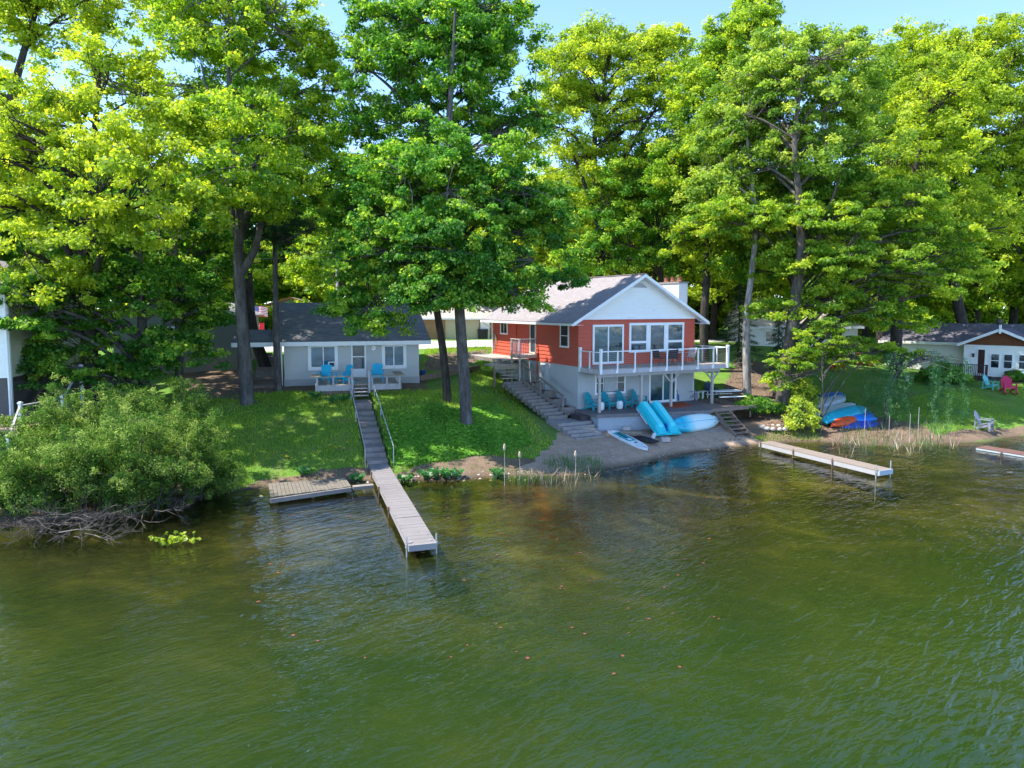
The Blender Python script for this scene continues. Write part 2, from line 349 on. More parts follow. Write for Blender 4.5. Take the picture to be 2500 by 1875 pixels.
_K = _k(((_A[:, None]-_A[None])**2).sum(2))+np.eye(_n)*.0015
_Pm = np.c_[np.ones(_n), _A]; _sys = np.block([[_K, _Pm], [_Pm.T, np.zeros((3, 3))]])
_w = np.linalg.solve(_sys, np.r_[_c[:, 2], 0, 0, 0])
def zg_np(x, y):
    xs = np.clip(x, -110, 110); ys = np.clip(y, -12, 165)
    p = np.c_[xs.ravel(), ys.ravel()]/_s; out = np.empty(len(p))
    for i in range(0, len(p), 8000):
        q = p[i:i+8000]; out[i:i+8000] = _k(((q[:, None]-_A[None])**2).sum(2))@_w[:_n]+_w[_n]+q@_w[_n+1:]
    return out.reshape(np.shape(x))
def zg(x, y): return float(zg_np(np.array([x]), np.array([y]))[0])
def G(u, v):                                      # photo pixel -> point on the ground
    z = 1.0
    for _ in range(25):
        p = P(u, v, z); z = .5*z+.5*min(zg(p.x, p.y), CAM_H-2.2)
    p = P(u, v, z); return Vector((p.x, p.y, zg(p.x, p.y)))
def inpoly(px, py, poly):
    r = np.zeros(px.shape, bool); n = len(poly)
    for i in range(n):
        x1, y1 = poly[i]; x2, y2 = poly[(i+1) % n]
        c = ((y1 > py) != (y2 > py)) & (px < (x2-x1)*(py-y1)/(y2-y1+1e-12)+x1); r ^= c
    return r
def nz(x, y, f, seed=0):                          # cheap smooth noise
    r = np.random.RandomState(seed); o = np.zeros(np.shape(x))
    for k in range(6):
        a = r.rand()*6.28; q = f*(.6+r.rand()*1.6); o = o+np.sin((x*math.cos(a)+y*math.sin(a))*q+r.rand()*6.28)
    return o/6
SAND = [(1270, 1140), (1335, 1100), (1372, 1040), (1450, 1020), (1560, 1010), (1745, 1010), (1800, 1050), (1850, 1070), (1880, 1090), (1790, 1108), (1700, 1125), (1560, 1165), (1400, 1185), (1270, 1180)]
BANK_SHADE = [(960, 1160), (1020, 1140), (1090, 1125), (1180, 1112), (1310, 1118), (1330, 1185), (960, 1190)]
SOIL = [[(1030, 905), (1050, 862), (1200, 855), (1150, 890), (1100, 905)], [(560, 960), (1040, 952), (1040, 925), (560, 915)], [(470, 975), (600, 975), (600, 890), (420, 890)],
        [(600, 1200), (640, 1168), (800, 1150), (940, 1140), (960, 1195), (600, 1215)], [(1860, 1060), (1950, 1010), (2060, 990), (2250, 1040), (2300, 1075), (2080, 1090), (1860, 1080)],
        [(1780, 1070), (1800, 1000), (1900, 1005), (1960, 1060)], [(2290, 1060), (2420, 1046), (2520, 1040), (2520, 1062), (2290, 1084)], [(0, 1300), (500, 1240), (520, 1150), (300, 1130), (0, 1230)],
        [(1750, 990), (1800, 880), (1930, 890), (1940, 1000)]]
def zones(x, y, z):
    u, v = proj(x, y, z); du = nz(x, y, 2.2, 3)*9+nz(x, y, 6, 4)*4; dv = nz(x, y, 2.5, 5)*7+nz(x, y, 7, 6)*3
    u2, v2 = u+du, v+dv
    sand = inpoly(u2, v2, SAND) & (y < 60)
    soil = inpoly(u2, v2, BANK_SHADE)  # sandy strip takes the soil colour, so its shade is painted in
    for p in SOIL: soil |= inpoly(u2, v2, p)
    soil &= y < 62
    e = nz(x, y, .6, 8)*.5
    drive = ((y > 57.5+e) & (y < 69+e) & (x > -30) & (x < 16)) | ((y > 66+e) & (y < 70+e) & (x >= 14) & (x < 60)) | ((x > -20.5) & (x < -8) & (y > 55) & (y < 60))
    return sand, soil, drive
gx = np.r_[-400, -250, -170, -120, -90, -70, -58, -50, np.arange(-44, -30, 1.), np.arange(-30, 26, .25), np.arange(26, 50, .6), 52, 56, 62, 70, 90, 120, 170, 250, 400]
gy = np.r_[-60, -30, -15, -5, 2, 8, 12, 16, 19, np.arange(21, 27, .6), np.arange(27, 47, .22), np.arange(47, 62, .5), np.arange(62, 80, 1.2), 85, 92, 100, 115, 135, 165, 220, 300, 500, 900]
GX, GY = np.meshgrid(gx, gy); GZ = zg_np(GX, GY)+nz(GX, GY, 3.1, 11)*.02+nz(GX, GY, .9, 12)*.03
_h = np.array([GX-3.82, GY-40.1]); _hs = _h[0]*math.cos(R(27))+_h[1]*math.sin(R(27)); _ht = -_h[0]*math.sin(R(27))+_h[1]*math.cos(R(27))
GZ = np.where((_hs > -.15) & (_hs < 11.2) & (_ht > -4.4) & (_ht < 1.4), np.minimum(GZ, np.where(_ht < -2.1, .8, 1.45)), GZ)
GZ = np.where((_hs > -.1) & (_hs < 8.6) & (_ht > 0) & (_ht < 11.3), np.minimum(GZ, 3.2), GZ)
_wl = math.hypot(-2.4, 7.75); _ws = ((GX+6.15)*-2.4+(GY-31.55)*7.75)/_wl; _wc = np.abs((GX+6.15)*7.75+(GY-31.55)*2.4)/_wl
GZ = np.where((_wc < .62) & (_ws > -.4) & (_ws < _wl+.6), np.minimum(GZ, .42+1.9*np.clip(_ws/_wl, 0, 1)-.22), GZ)
nx, ny = len(gx), len(gy)
_i = (np.arange(ny-1)[:, None]*nx+np.arange(nx-1)[None]).ravel()
gnd = raw_mesh('ground', np.c_[GX.ravel(), GY.ravel(), GZ.ravel()], np.c_[_i, _i+1, _i+1+nx, _i+nx], pm('ground_tmp', (.1, .1, .1)), smooth=True)
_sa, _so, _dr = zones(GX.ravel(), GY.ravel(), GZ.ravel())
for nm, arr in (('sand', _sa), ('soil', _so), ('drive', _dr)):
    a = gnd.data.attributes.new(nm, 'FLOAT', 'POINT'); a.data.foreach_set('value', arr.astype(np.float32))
tag(gnd, kind='structure')
m, t, b = _new('ground_mat')
v = coords(t)
n_f = noise(t, v, 14, 5, .65); n_m = noise(t, v, 1.6, 5, .6); n_l = noise(t, v, .35, 3)
grass = mixc(t, .5, ramp(t, n_f, [(.3, (.05, .125, .024)), (.55, (.11, .22, .035)), (.75, (.20, .30, .05))]), ramp(t, n_m, [(.35, (.075, .17, .025)), (.7, (.18, .28, .05))]))
grass = mixc(t, ramp(t, n_l, [(.5, (0, 0, 0)), (.72, (.55, .55, .55))]), grass, (.20, .21, .08)); grass = mixc(t, ramp(t, noise(t, v, .8, 5, .65), [(.58, (0, 0, 0)), (.68, (.75, .75, .75))]), grass, (.19, .145, .09))
sand = mixc(t, .5, ramp(t, noise(t, v, 7, 6, .7), [(.35, (.24, .165, .11)), (.65, (.50, .36, .26))]), ramp(t, n_m, [(.35, (.32, .225, .155)), (.7, (.52, .385, .28))]))
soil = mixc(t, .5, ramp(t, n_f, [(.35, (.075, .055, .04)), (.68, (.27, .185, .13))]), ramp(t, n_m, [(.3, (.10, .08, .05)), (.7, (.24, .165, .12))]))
driv = ramp(t, noise(t, v, 3, 6, .6), [(.3, (.42, .38, .36)), (.7, (.58, .54, .52))])
def msk(nm, w=.35):
    a = N(t, 'Attribute', attribute_name=nm); ad = N(t, 'Math', operation='MULTIPLY_ADD'); t.links.new(n_f, ad.inputs[0]); ad.inputs[1].default_value = w
    s = N(t, 'Math', operation='ADD'); t.links.new(a.outputs['Fac'], ad.inputs[2]); return ramp(t, ad.outputs[0], [(.55, (0, 0, 0)), (.8, (1, 1, 1))])
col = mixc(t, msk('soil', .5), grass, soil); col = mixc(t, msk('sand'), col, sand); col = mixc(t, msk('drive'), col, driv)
wz = N(t, 'NewGeometry'); ws_ = N(t, 'SeparateXYZ'); t.links.new(wz.outputs['Position'], ws_.inputs[0]); wm = N(t, 'MapRange'); wm.inputs['From Min'].default_value = .16; wm.inputs['From Max'].default_value = .03; t.links.new(ws_.outputs['Z'], wm.inputs[0])
wet = N(t, 'Math', operation='MULTIPLY'); t.links.new(wm.outputs[0], wet.inputs[0]); wet.inputs[1].default_value = .8; col = mixc(t, wet.outputs[0], col, (.10, .078, .055))   # wet band at the water line
# lake bed below the water line: marl with weed, darkened to stand in for bank shade, deeper and greener further out
gm = N(t, 'NewGeometry'); sx = N(t, 'SeparateXYZ'); t.links.new(gm.outputs['Position'], sx.inputs[0])
mr = N(t, 'MapRange'); mr.inputs['From Min'].default_value = .06; mr.inputs['From Max'].default_value = -.06; t.links.new(sx.outputs['Z'], mr.inputs[0])
vb = coords(t, (1, 1.6, 1), (0, 0, .5))
weed = noise(t, vb, .26, 6, .6, .8); weed2 = noise(t, vb, 1.6, 6, .7, .3)
bed = ramp(t, weed, [(.38, (.006, .005, .003)), (.5, (.03, .024, .008)), (.6, (.12, .085, .022)), (.72, (.26, .19, .055))])
bed = mixc(t, .55, bed, ramp(t, weed2, [(.36, (.006, .005, .003)), (.56, (.035, .027, .010)), (.76, (.12, .09, .035))]))
dp = N(t, 'MapRange'); dp.inputs['From Min'].default_value = -1.0; dp.inputs['From Max'].default_value = -2.5; t.links.new(sx.outputs['Z'], dp.inputs[0])
bed = mixc(t, dp.outputs[0], bed, (.03, .065, .012))
col = mixc(t, mr.outputs[0], col, bed)
t.links.new(col, b.inputs['Base Color']); b.inputs['Roughness'].default_value = .97; b.inputs['Specular IOR Level'].default_value = .08
bump(t, noise(t, v, 9, 6, .7), .7, .06, b)
gnd.data.materials.clear(); gnd.data.materials.append(m)
# ------------------------------------------------------------------ water
mw = bpy.data.materials.new('lake_water'); mw.use_nodes = True; MATS['lake_water'] = mw; t = mw.node_tree; t.nodes.clear()
out = N(t, 'OutputMaterial')
gm = N(t, 'NewGeometry'); sx = N(t, 'SeparateXYZ'); t.links.new(gm.outputs['Position'], sx.inputs[0])
v1 = coords2(t, (1.0, 3.3, 1), R(46)); v2 = coords2(t, (2.6, 8.0, 1), R(30)); v3 = coords2(t, (1.0, 2.4, 1), R(-14))
h1 = noise(t, v1, 1.0, 2, .5, .5); h2 = noise(t, v2, 1.0, 2, .5, .5); h3 = noise(t, v3, .5, 2, .5)
pat = ramp(t, noise(t, coords(t), .09, 3), [(.35, (.45, .45, .45)), (.7, (1, 1, 1))])
def mth(op, a, bb):
    n = N(t, 'Math', operation=op)
    for i, q in enumerate((a, bb)):
        if isinstance(q, (int, float)): n.inputs[i].default_value = q
        else: t.links.new(q, n.inputs[i])
    return n.outputs[0]
hh = mth('ADD', mth('MULTIPLY', h1, 1.0), mth('ADD', mth('MULTIPLY', h2, .38), mth('MULTIPLY', h3, .7)))
cm = N(t, 'MapRange'); cm.inputs['From Min'].default_value = 31; cm.inputs['From Max'].default_value = 15; cm.inputs['To Min'].default_value = .05; cm.inputs['To Max'].default_value = .5; t.links.new(sx.outputs['Y'], cm.inputs[0])
cx = N(t, 'MapRange'); cx.inputs['From Min'].default_value = 5; cx.inputs['From Max'].default_value = 16; cx.inputs['To Min'].default_value = 0; cx.inputs['To Max'].default_value = .36; t.links.new(sx.outputs['X'], cx.inputs[0])
hh = mth('MULTIPLY', hh, mth('MULTIPLY', pat, mth('ADD', cm.outputs[0], cx.outputs[0])))
bp = N(t, 'Bump'); bp.inputs['Strength'].default_value = 1; bp.inputs['Distance'].default_value = .17; t.links.new(hh, bp.inputs['Height'])
gl = N(t, 'BsdfGlossy'); gl.inputs['Roughness'].default_value = .035; gl.inputs['Color'].default_value = (1, 1, 1, 1); t.links.new(bp.outputs[0], gl.inputs['Normal'])
tr = N(t, 'BsdfTransparent'); tr.inputs[0].default_value = (.80, .88, .62, 1)
mk = N(t, 'BsdfDiffuse'); far = N(t, 'MapRange'); far.inputs['From Min'].default_value = 27; far.inputs['From Max'].default_value = 15; t.links.new(sx.outputs['Y'], far.inputs[0])
wn = noise(t, coords(t), .16, 4, .6)
t.links.new(mixc(t, far.outputs[0], ramp(t, wn, [(.35, (.020, .026, .007)), (.7, (.055, .048, .012))]), ramp(t, wn, [(.35, (.016, .040, .009)), (.7, (.038, .055, .012))])), mk.inputs[0])
mr = N(t, 'MapRange'); mr.inputs['From Min'].default_value = 29; mr.inputs['From Max'].default_value = 9; mr.inputs['To Min'].default_value = .03; mr.inputs['To Max'].default_value = .66
t.links.new(sx.outputs['Y'], mr.inputs[0])
m1 = N(t, 'MixShader'); t.links.new(mr.outputs[0], m1.inputs[0]); t.links.new(tr.outputs[0], m1.inputs[1]); t.links.new(mk.outputs[0], m1.inputs[2])
fr = N(t, 'Fresnel'); fr.inputs[0].default_value = 1.4; t.links.new(bp.outputs[0], fr.inputs['Normal'])
m2 = N(t, 'MixShader'); t.links.new(fr.outputs[0], m2.inputs[0]); t.links.new(m1.outputs[0], m2.inputs[1]); t.links.new(gl.outputs[0], m2.inputs[2])
t.links.new(m2.outputs[0], out.inputs[0])
wx = np.r_[-400, -120, -60, np.arange(-40, 50, 5.), 60, 120, 400]; wy = np.r_[-60, -20, np.arange(0, 46, 4.), 60]
WX, WY = np.meshgrid(wx, wy); nx, ny = len(wx), len(wy); _i = (np.arange(ny-1)[:, None]*nx+np.arange(nx-1)[None]).ravel()
wat = raw_mesh('water', np.c_[WX.ravel(), WY.ravel(), np.zeros(WX.size)], np.c_[_i, _i+1, _i+1+nx, _i+nx], 'lake_water'); tag(wat, kind='structure')
# the sheet ends under the bank: keep only cells that touch the lake
# ------------------------------------------------------------------ grass, ground cover, reeds
def blades(name, pts, hmin, hmax, wid, mat, seed, lean=.35, kind='stuff'):
    r = np.random.RandomState(seed); n = len(pts); p = pts; a = r.rand(n)*6.283
    d = np.c_[np.cos(a), np.sin(a), np.zeros(n)]; h = hmin+(hmax-hmin)*r.rand(n)
    l = np.c_[r.randn(n)*lean, r.randn(n)*lean, np.ones(n)]; l /= np.linalg.norm(l, axis=1)[:, None]
    wv = d*(wid*(.6+.8*r.rand(n)))[:, None]*.5; base = p-[0, 0, .02]; tip = base+l*h[:, None]
    vs = np.stack([base-wv, base+wv, tip+wv*.15+[0, 0, 0], tip-wv*.15], 1).reshape(-1, 3)
    o = raw_mesh(name, vs, np.arange(4*n).reshape(n, 4), mat, tone=np.clip(r.rand(n)*.6+.2+nz(p[:, 0], p[:, 1], 1.2, seed)*.35, 0, 1)); tag(o, kind=kind); return o
def scatter(poly, n, seed, excl=None, zmin=.05, thin=None):
    r = np.random.RandomState(seed); W = np.array([list(G(u, v))[:2] for u, v in poly]); lo_, hi = W.min(0), W.max(0)
    p = lo_+(hi-lo_)*r.rand(int(n*2.6), 2); wl = [tuple(q) for q in W]
    k = inpoly(p[:, 0], p[:, 1], wl); p = p[k]; z = zg_np(p[:, 0], p[:, 1]); k = z > zmin; p, z = p[k], z[k]
    sa, so, dr = zones(p[:, 0], p[:, 1], z); k = ~sa & ~dr & (~so | (r.rand(len(p)) < .12))
    if thin is not None: k &= (nz(p[:, 0], p[:, 1], .9, seed+1)+r.rand(len(p))*1.2 > thin)
    p, z = p[k], z[k]; return np.c_[p, z][:n]
def off_path(p):                                  # keep the walkway free of grass
    a = np.array([-6.15, 31.5]); d = np.array([-2.4, 7.75]); L = np.linalg.norm(d); d = d/L
    q = p[:, :2]-a; s = q@d; c = np.abs(q@np.array([-d[1], d[0]])); return p[~((s > -1.5) & (s < L+1) & (c < .56))]
LAWN_L = [(440, 1240), (470, 1000), (560, 960), (880, 950), (1060, 955), (1130, 930), (1180, 885), (1230, 930), (1330, 1060), (1380, 1100), (1260, 1150), (1080, 1165), (930, 1180), (780, 1180), (640, 1190)]
lg = off_path(scatter(LAWN_L, 60000, 21, thin=.12)); blades('lawn_grass', lg, .06, .2, .03, 'grass_blade', 21)
ug = scatter([(1030, 905), (1040, 850), (1200, 840), (1200, 870), (1140, 890)], 9000, 22, thin=.1); blades('verge_grass', ug, .06, .2, .04, 'grass_blade', 22)
rg = scatter([(1800, 1080), (1900, 1050), (1990, 1050), (2020, 1085), (1900, 1085)], 5000, 23, thin=-.2); blades('bank_grass', rg, .08, .3, .03, 'grass_blade', 23)
r3 = scatter([(2080, 1040), (2300, 950), (2560, 930), (2560, 1050), (2300, 1065)], 45000, 24); blades('right_lawn_grass', r3, .03, .07, .03, 'grass_blade', 24)
r4 = scatter([(-40, 1290), (60, 1200), (300, 1230), (480, 1200), (470, 1000), (300, 960), (60, 1060), (-40, 1150)], 16000, 25, thin=-.2); blades('bush_grass', r4, .1, .35, .035, 'grass_blade', 25)
COVER = [(930, 1130), (955, 1010), (1060, 985), (1110, 1000), (1210, 985), (1270, 1030), (1300, 1085), (1230, 1110), (1080, 1128), (1000, 1140)]
gc = off_path(scatter(COVER, 30000, 26, thin=.15)); n = len(gc); r = np.random.RandomState(5)
nrm = np.c_[r.randn(n, 2)*.45, np.ones(n)]; nrm /= np.linalg.norm(nrm, axis=1)[:, None]; a = r.rand(n)*6.283; tx = np.c_[np.cos(a), np.sin(a), np.zeros(n)]
tx -= nrm*(tx*nrm).sum(1)[:, None]; ty = np.cross(nrm, tx); s = (.05+.05*r.rand(n))[:, None]; c = gc+np.c_[np.zeros((n, 2)), .03+.08*r.rand(n)]
gco = raw_mesh('ground_cover', np.stack([c-tx*s, c+ty*s*.55, c+tx*s, c-ty*s*.55], 1).reshape(-1, 3), np.arange(4*n).reshape(n, 4), 'ground_cover_leaf', tone=np.clip(r.rand(n)*.6+.2+nz(gc[:, 0], gc[:, 1], 2, 9)*.4, 0, 1)); tag(gco, kind='stuff')

def pebbles(name, poly, n, seed, smin, smax, mat, zmin=-.1):
    r = np.random.RandomState(seed); W = [list(G(u, v))[:2] for u, v in poly]; A = np.array(W); lo_, hi = A.min(0), A.max(0); p = lo_+(hi-lo_)*r.rand(n*5, 2); p = p[inpoly(p[:, 0], p[:, 1], W)]
    p = p[nz(p[:, 0], p[:, 1], 1.7, seed)+r.rand(len(p)) > .35][:n]; z = zg_np(p[:, 0], p[:, 1]); k = z > zmin; p, z = p[k], z[k]; n = len(p); s = (smin+(smax-smin)*r.rand(n)**3)[:, None]
    c = np.c_[p, z+.01]; a = r.rand(n)*6.28; X = np.c_[np.cos(a), np.sin(a), np.zeros(n)]*s; Y = np.c_[-np.sin(a), np.cos(a), np.zeros(n)]*s*(.55+.4*r.rand(n))[:, None]; Zv = np.c_[np.zeros((n, 2)), np.ones(n)]*s*.5
    vs = np.stack([c-X, c+Y, c+X, c-Y, c+Zv-X*.3, c+Zv+X*.3], 1).reshape(-1, 3); f = np.array([[0, 3, 4], [1, 0, 4], [2, 1, 5], [3, 2, 5], [1, 4, 5], [3, 5, 4]]); F = (f[None]+6*np.arange(n)[:, None, None]).reshape(-1, 3)
    o = raw_mesh(name, vs, F, mat); tag(o, kind='stuff')
pebbles('beach_pebbles', [(1340, 1150), (1400, 1060), (1760, 1045), (1860, 1085), (1700, 1120), (1560, 1150), (1400, 1172)], 700, 61, .015, .07, 'rock')
pebbles('shore_stones', [(600, 1205), (940, 1165), (1300, 1150), (1300, 1172), (940, 1185), (640, 1215)], 260, 62, .02, .11, 'rock', -.3)
pebbles('leaf_litter', [(470, 960), (640, 955), (1030, 945), (1130, 880), (1180, 900), (1120, 960), (900, 975), (600, 1000)], 900, 63, .03, .07, 'mulch')
pebbles('leaf_litter', [(1780, 1075), (1800, 1000), (1950, 1000), (2200, 1045), (2160, 1075), (1900, 1075)], 900, 64, .03, .08, 'mulch')
# ------------------------------------------------------------------ building helpers (local frame: x along the front, y back, z up, origin = front left ground corner)
def siding(mb, x0, x1, z0, z1, y, side=1, step=.16, clip=None, axis=0):
    """lap boards on the plane y (axis 0) or x (axis 1); side = outward sign; clip(z)->(lo, hi) narrows a gable"""
    z = z0
    while z < z1-.01:
        zt = min(z+step, z1)
        a, b_ = x0, x1
        if clip: a, b_ = max(x0, clip(zt)[0]), min(x1, clip(zt)[1]); c, d = max(x0, clip(z)[0]), min(x1, clip(z)[1])
        else: c, d = a, b_
        if b_ < a: a = b_ = (a+b_)/2
        o1, o2 = side*.042, side*.004
        if axis == 0:
            vs = [(c, y+o1, z), (d, y+o1, z), (b_, y+o2, zt), (a, y+o2, zt), (c, y-side*.03, z), (d, y-side*.03, z), (b_, y-side*.03, zt), (a, y-side*.03, zt)]
        else:
            vs = [(y+o1, c, z), (y+o1, d, z), (y+o2, b_, zt), (y+o2, a, zt), (y-side*.03, c, z), (y-side*.03, d, z), (y-side*.03, b_, zt), (y-side*.03, a, zt)]
        mb.add(vs, [(0, 1, 2, 3), (7, 6, 5, 4), (0, 4, 5, 1), (3, 2, 6, 7), (0, 3, 7, 4), (1, 5, 6, 2)]); z = zt
    return mb
def win(parent, plane, p, out, a0, a1, z0, z1, fr=.09, bars=(), gl='window_glass', mat='white_paint', name='window', sash=.04, hbars=(), thick=.05):
    """window/door on plane 'x' (normal along y) or 'y' (normal along x) at coordinate p; out = outward sign"""
    f = MB()
    def bx(mb, u0, u1, w0, w1, d0, d1):
        d0, d1 = p+out*d0, p+out*d1
        mb.box(u0, u1, d0, d1, w0, w1) if plane == 'x' else mb.box(d0, d1, u0, u1, w0, w1)
    bx(f, a0, a1, z1-fr, z1, .0, thick); bx(f, a0, a1, z0, z0+fr*1.1, .0, thick+.025)
    bx(f, a0, a0+fr, z0+fr*1.1, z1-fr, 0, thick); bx(f, a1-fr, a1, z0+fr*1.1, z1-fr, 0, thick)
    for q in bars: bx(f, q-sash/2, q+sash/2, z0+fr*1.1, z1-fr, .0, thick-.012)
    for q in hbars: bx(f, a0+fr, a1-fr, q-sash/2, q+sash/2, .0, thick-.014)
    wo = f.build(name, mat, parent)
    g = MB(); bx(g, a0+fr, a1-fr, z0+fr*1.1, z1-fr, -.01, .022); g.build('pane', gl, wo); return wo
def slab(mb, quad, th):                           # roof plane with thickness (quad given counter-clockwise seen from above)
    q = [Vector(p) for p in quad]; n = (q[1]-q[0]).cross(q[2]-q[0]).normalized()
    if n.z < 0: n = -n
    return mb.add(q+[p-n*th for p in q], [(0, 1, 2, 3), (7, 6, 5, 4), (0, 4, 5, 1), (1, 5, 6, 2), (2, 6, 7, 3), (3, 7, 4, 0)])
# ------------------------------------------------------------------ red lake house
HA = R(27); HO = Vector((3.82, 40.1, 1.7))
house = empty('lake_house', HO, HA, 'red and white two storey lake house with grey lower floor and balcony', 'house')
HW, HL, H1, H2, RZ = 8.65, 11.4, 2.46, 5.3, 7.72      # heights above the patio floor
MB().box(0, HW, 0, HL, -1.2, H1).build('lower_wall', 'grey_stucco', house)
f = MB(); siding(f, 0, HW, H1+.02, H2, 0, -1, .24); siding(f, 0, HL, H1+.02, H2, 0, -1, .24, axis=1); siding(f, 0, HL, H1+.02, H2, HW, 1, .2, axis=1); siding(f, 0, HW, H1+.02, H2, HL, 1, .2)
f.box(.03, HW-.03, .03, HL-.03, H1, H2); f.build('upper_wall', 'red_siding', house)
gs = (RZ-H2)/(HW/2)
g = MB(); siding(g, 0, HW, H2, RZ-.12, 0, -1, .2, clip=lambda z: ((z-H2)/gs, HW-(z-H2)/gs)); g.prism([(0.02, H2), (HW-.02, H2), (HW/2, RZ-.1)], 1, .03, .12); g.build('gable', 'white_siding', house)
MB().prism([(0.02, H2), (HW-.02, H2), (HW/2, RZ-.1)], 1, HL-.1, HL).build('rear_gable', 'white_siding', house)
MB().box(-.02, HW+.02, -.075, -.04, H2-.12, H2).build('gable_trim', 'white_paint', house)
ov, of = .68, .55
zl = H2-gs*ov; zr = RZ+.06
rf = MB(); slab(rf, [(-ov, -of, zl+.1), (HW/2, -of, zr+.1), (HW/2, HL+of, zr+.1), (-ov, HL+of, zl+.1)], .09); slab(rf, [(HW/2, -of, zr+.1), (HW+ov, -of, zl+.1), (HW+ov, HL+of, zl+.1), (HW/2, HL+of, zr+.1)], .09)
rf.bar((HW/2, -of, zr+.1), (HW/2, HL+of, zr+.1), .26, .04)
rof = rf.build('roof', 'roof_mauve', house)
fa = MB()
for s0, s1 in ((-ov, HW/2), (HW+ov, HW/2)):
    fa.add([(s0, -of-.035, zl-.1), (s1, -of-.035, zr-.1), (s1, -of-.035, zr+.09), (s0, -of-.035, zl+.09), (s0, -of+.012, zl-.1), (s1, -of+.012, zr-.1), (s1, -of+.012, zr+.09), (s0, -of+.012, zl+.09)],
           [(0, 1, 2, 3), (7, 6, 5, 4), (0, 4, 5, 1), (3, 2, 6, 7), (0, 3, 7, 4), (1, 5, 6, 2)])
fa.build('rake_board', 'white_paint', rof)
so = MB()
for a, b_ in ((-ov+.01, 0), (HW, HW+ov-.01)): so.box(a, b_, -of+.02, HL+of, zl-.05, zl-.03)
for s0, s1 in ((-ov+.02, HW/2), (HW+ov-.02, HW/2)):
    so.add([(s0, -of+.02, zl-.06), (s1, -of+.02, zr-.06), (s1, 0, zr-.06), (s0, 0, zl-.06)], [(0, 1, 2, 3)])
so.build('soffit', 'white_paint', rof)
gt = MB()
for x in (-ov-.1, HW+ov): gt.box(x, x+.1, -of+.02, HL+of, zl-.08, zl+.05)
gt.tube([(-ov-.05, HL+.3, zl-.05), (-.5, HL+.1, zl-.3), (-.06, HL-.02, zl-.5), (-.06, HL-.02, 2.3)], .045, 8); gt.build('gutter', 'white_paint', rof)
v = MB(); v.prism([(HW/2-.62, RZ-.66), (HW/2+.62, RZ-.66), (HW/2, RZ-.3)], 1, -.05, -.035)
vn = v.build('gable_vent', 'white_paint', house); v = MB()
for k in range(5): zz = RZ-.63+k*.06; hw_ = .5*(1-(k*.06)/.33); v.box(HW/2-hw_, HW/2+hw_, -.075, -.055, zz, zz+.03)
v.build('louvre', 'dark_metal', vn)
MB().box(5.35, 5.55, -.06, -.03, H2+.35, H2+.5).build('wall_vent', 'white_paint', house)
MB().box(3.5, 3.85, -.12, -.03, H2-.0, H2+.05).build('flood_light', 'white_paint', house)
# upper front: sliding door and the three part window
sd = win(house, 'x', -.035, -1, .95, 3.15, H1+.1, H1+2.42, .12, (2.05,), 'door_glass', name='sliding_door', sash=.09); MB().box(2.92, 2.96, -.16, -.1, H1+1.05, H1+1.35).build('handle', 'dark_metal', sd)
W0, W1, WZ0, WZ1 = 3.55, 7.75, H1+.72, H1+2.5
wt = win(house, 'x', -.035, -1, W0, W1, WZ0, WZ1, .14, (), 'window_glass', name='picture_window')
bm_ = MB()
for q in (W0+1.42, W1-1.42): bm_.box(q-.16, q+.16, -.1, -.04, WZ0+.15, WZ1-.14)
for a, b_ in ((W0+.14, W0+1.26), (W1-1.26, W1-.14)): bm_.box(a, b_, -.098, -.04, WZ0+.55, WZ0+.69)
bm_.box(W0+1.26, W1-1.26, -.099, -.04, WZ1-.16, WZ1-.135); bm_.build('mullion_frame', 'white_paint', wt)
# side wall openings (plane x = 0, outward -1)
win(house, 'y', -.03, -1, .95, 1.95, H1+1.05, H1+2.45, .09, (), 'dark_glass', hbars=(H1+1.75,))
win(house, 'y', -.03, -1, 9.0, 10.1, H1+1.55, H1+2.55, .09, (9.55,), 'dark_glass')
dr = win(house, 'y', -.03, -1, 4.95, 5.75, H1+.45, H1+2.45, .1, (), 'window_glass', name='side_door', mat='cream_siding'); MB().tube([(-.13, 5.08, H1+1.35), (-.13, 5.08, H1+1.45)], .03, 8).build('handle', 'dark_metal', dr)
MB().tube([(-.07, 7.7, H2-.3), (-.07, 7.7, H1-.3)], .05, 8).build('downspout', 'red_siding', house)
MB().tube([(-.06, 4.75, H1+.5), (-.06, 4.75, 1.3)], .045, 8).build('drain_pipe', 'red_siding', house)
MB().box(-.3, -.0, 3.3, 4.0, -.1, H1-.15).build('bump_out', 'grey_stucco', house)
MB().box(HW-.02, HW+.03, -.03, .05, -.6, H1).build('corner_board', 'white_paint', house)
# lower front
lw = win(house, 'x', -.005, -1, 1.15, 3.35, .75, 2.05, .11, (1.75, 2.75), 'dark_glass', name='lower_window', hbars=())
bl = MB()
for k in range(22): bl.box(1.8, 2.7, -.062, -.05, .92+k*.047, .92+k*.047+.034)
bl.build('blind', 'blind_slats', lw)
gr_ = MB(); gr_.box(1.26, 1.72, -.05, -.036, 1.42, 1.45); gr_.box(2.78, 3.24, -.05, -.036, 1.42, 1.45); gr_.box(1.72, 2.78, -.047, -.036, 1.43, 1.445); gr_.build('grille_bar', 'white_paint', lw)
ld_ = win(house, 'x', -.005, -1, 5.1, 7.25, .02, 2.2, .13, (6.2,), 'door_glass', name='lower_sliding_door', sash=.09); MB().box(7.0, 7.04, -.13, -.07, .95, 1.2).build('handle', 'dark_metal', ld_)
ln = empty('wall_lantern', (7.62, -.02, 2.0)); ln.parent = house
c = MB(); c.box(-.11, .11, -.24, -.02, .2, .24); c.box(-.11, .11, -.24, -.02, -.1, -.07)
for x in (-.1, .08):
    for y in (-.23, -.05): c.box(x, x+.02, y, y+.02, -.07, .2)
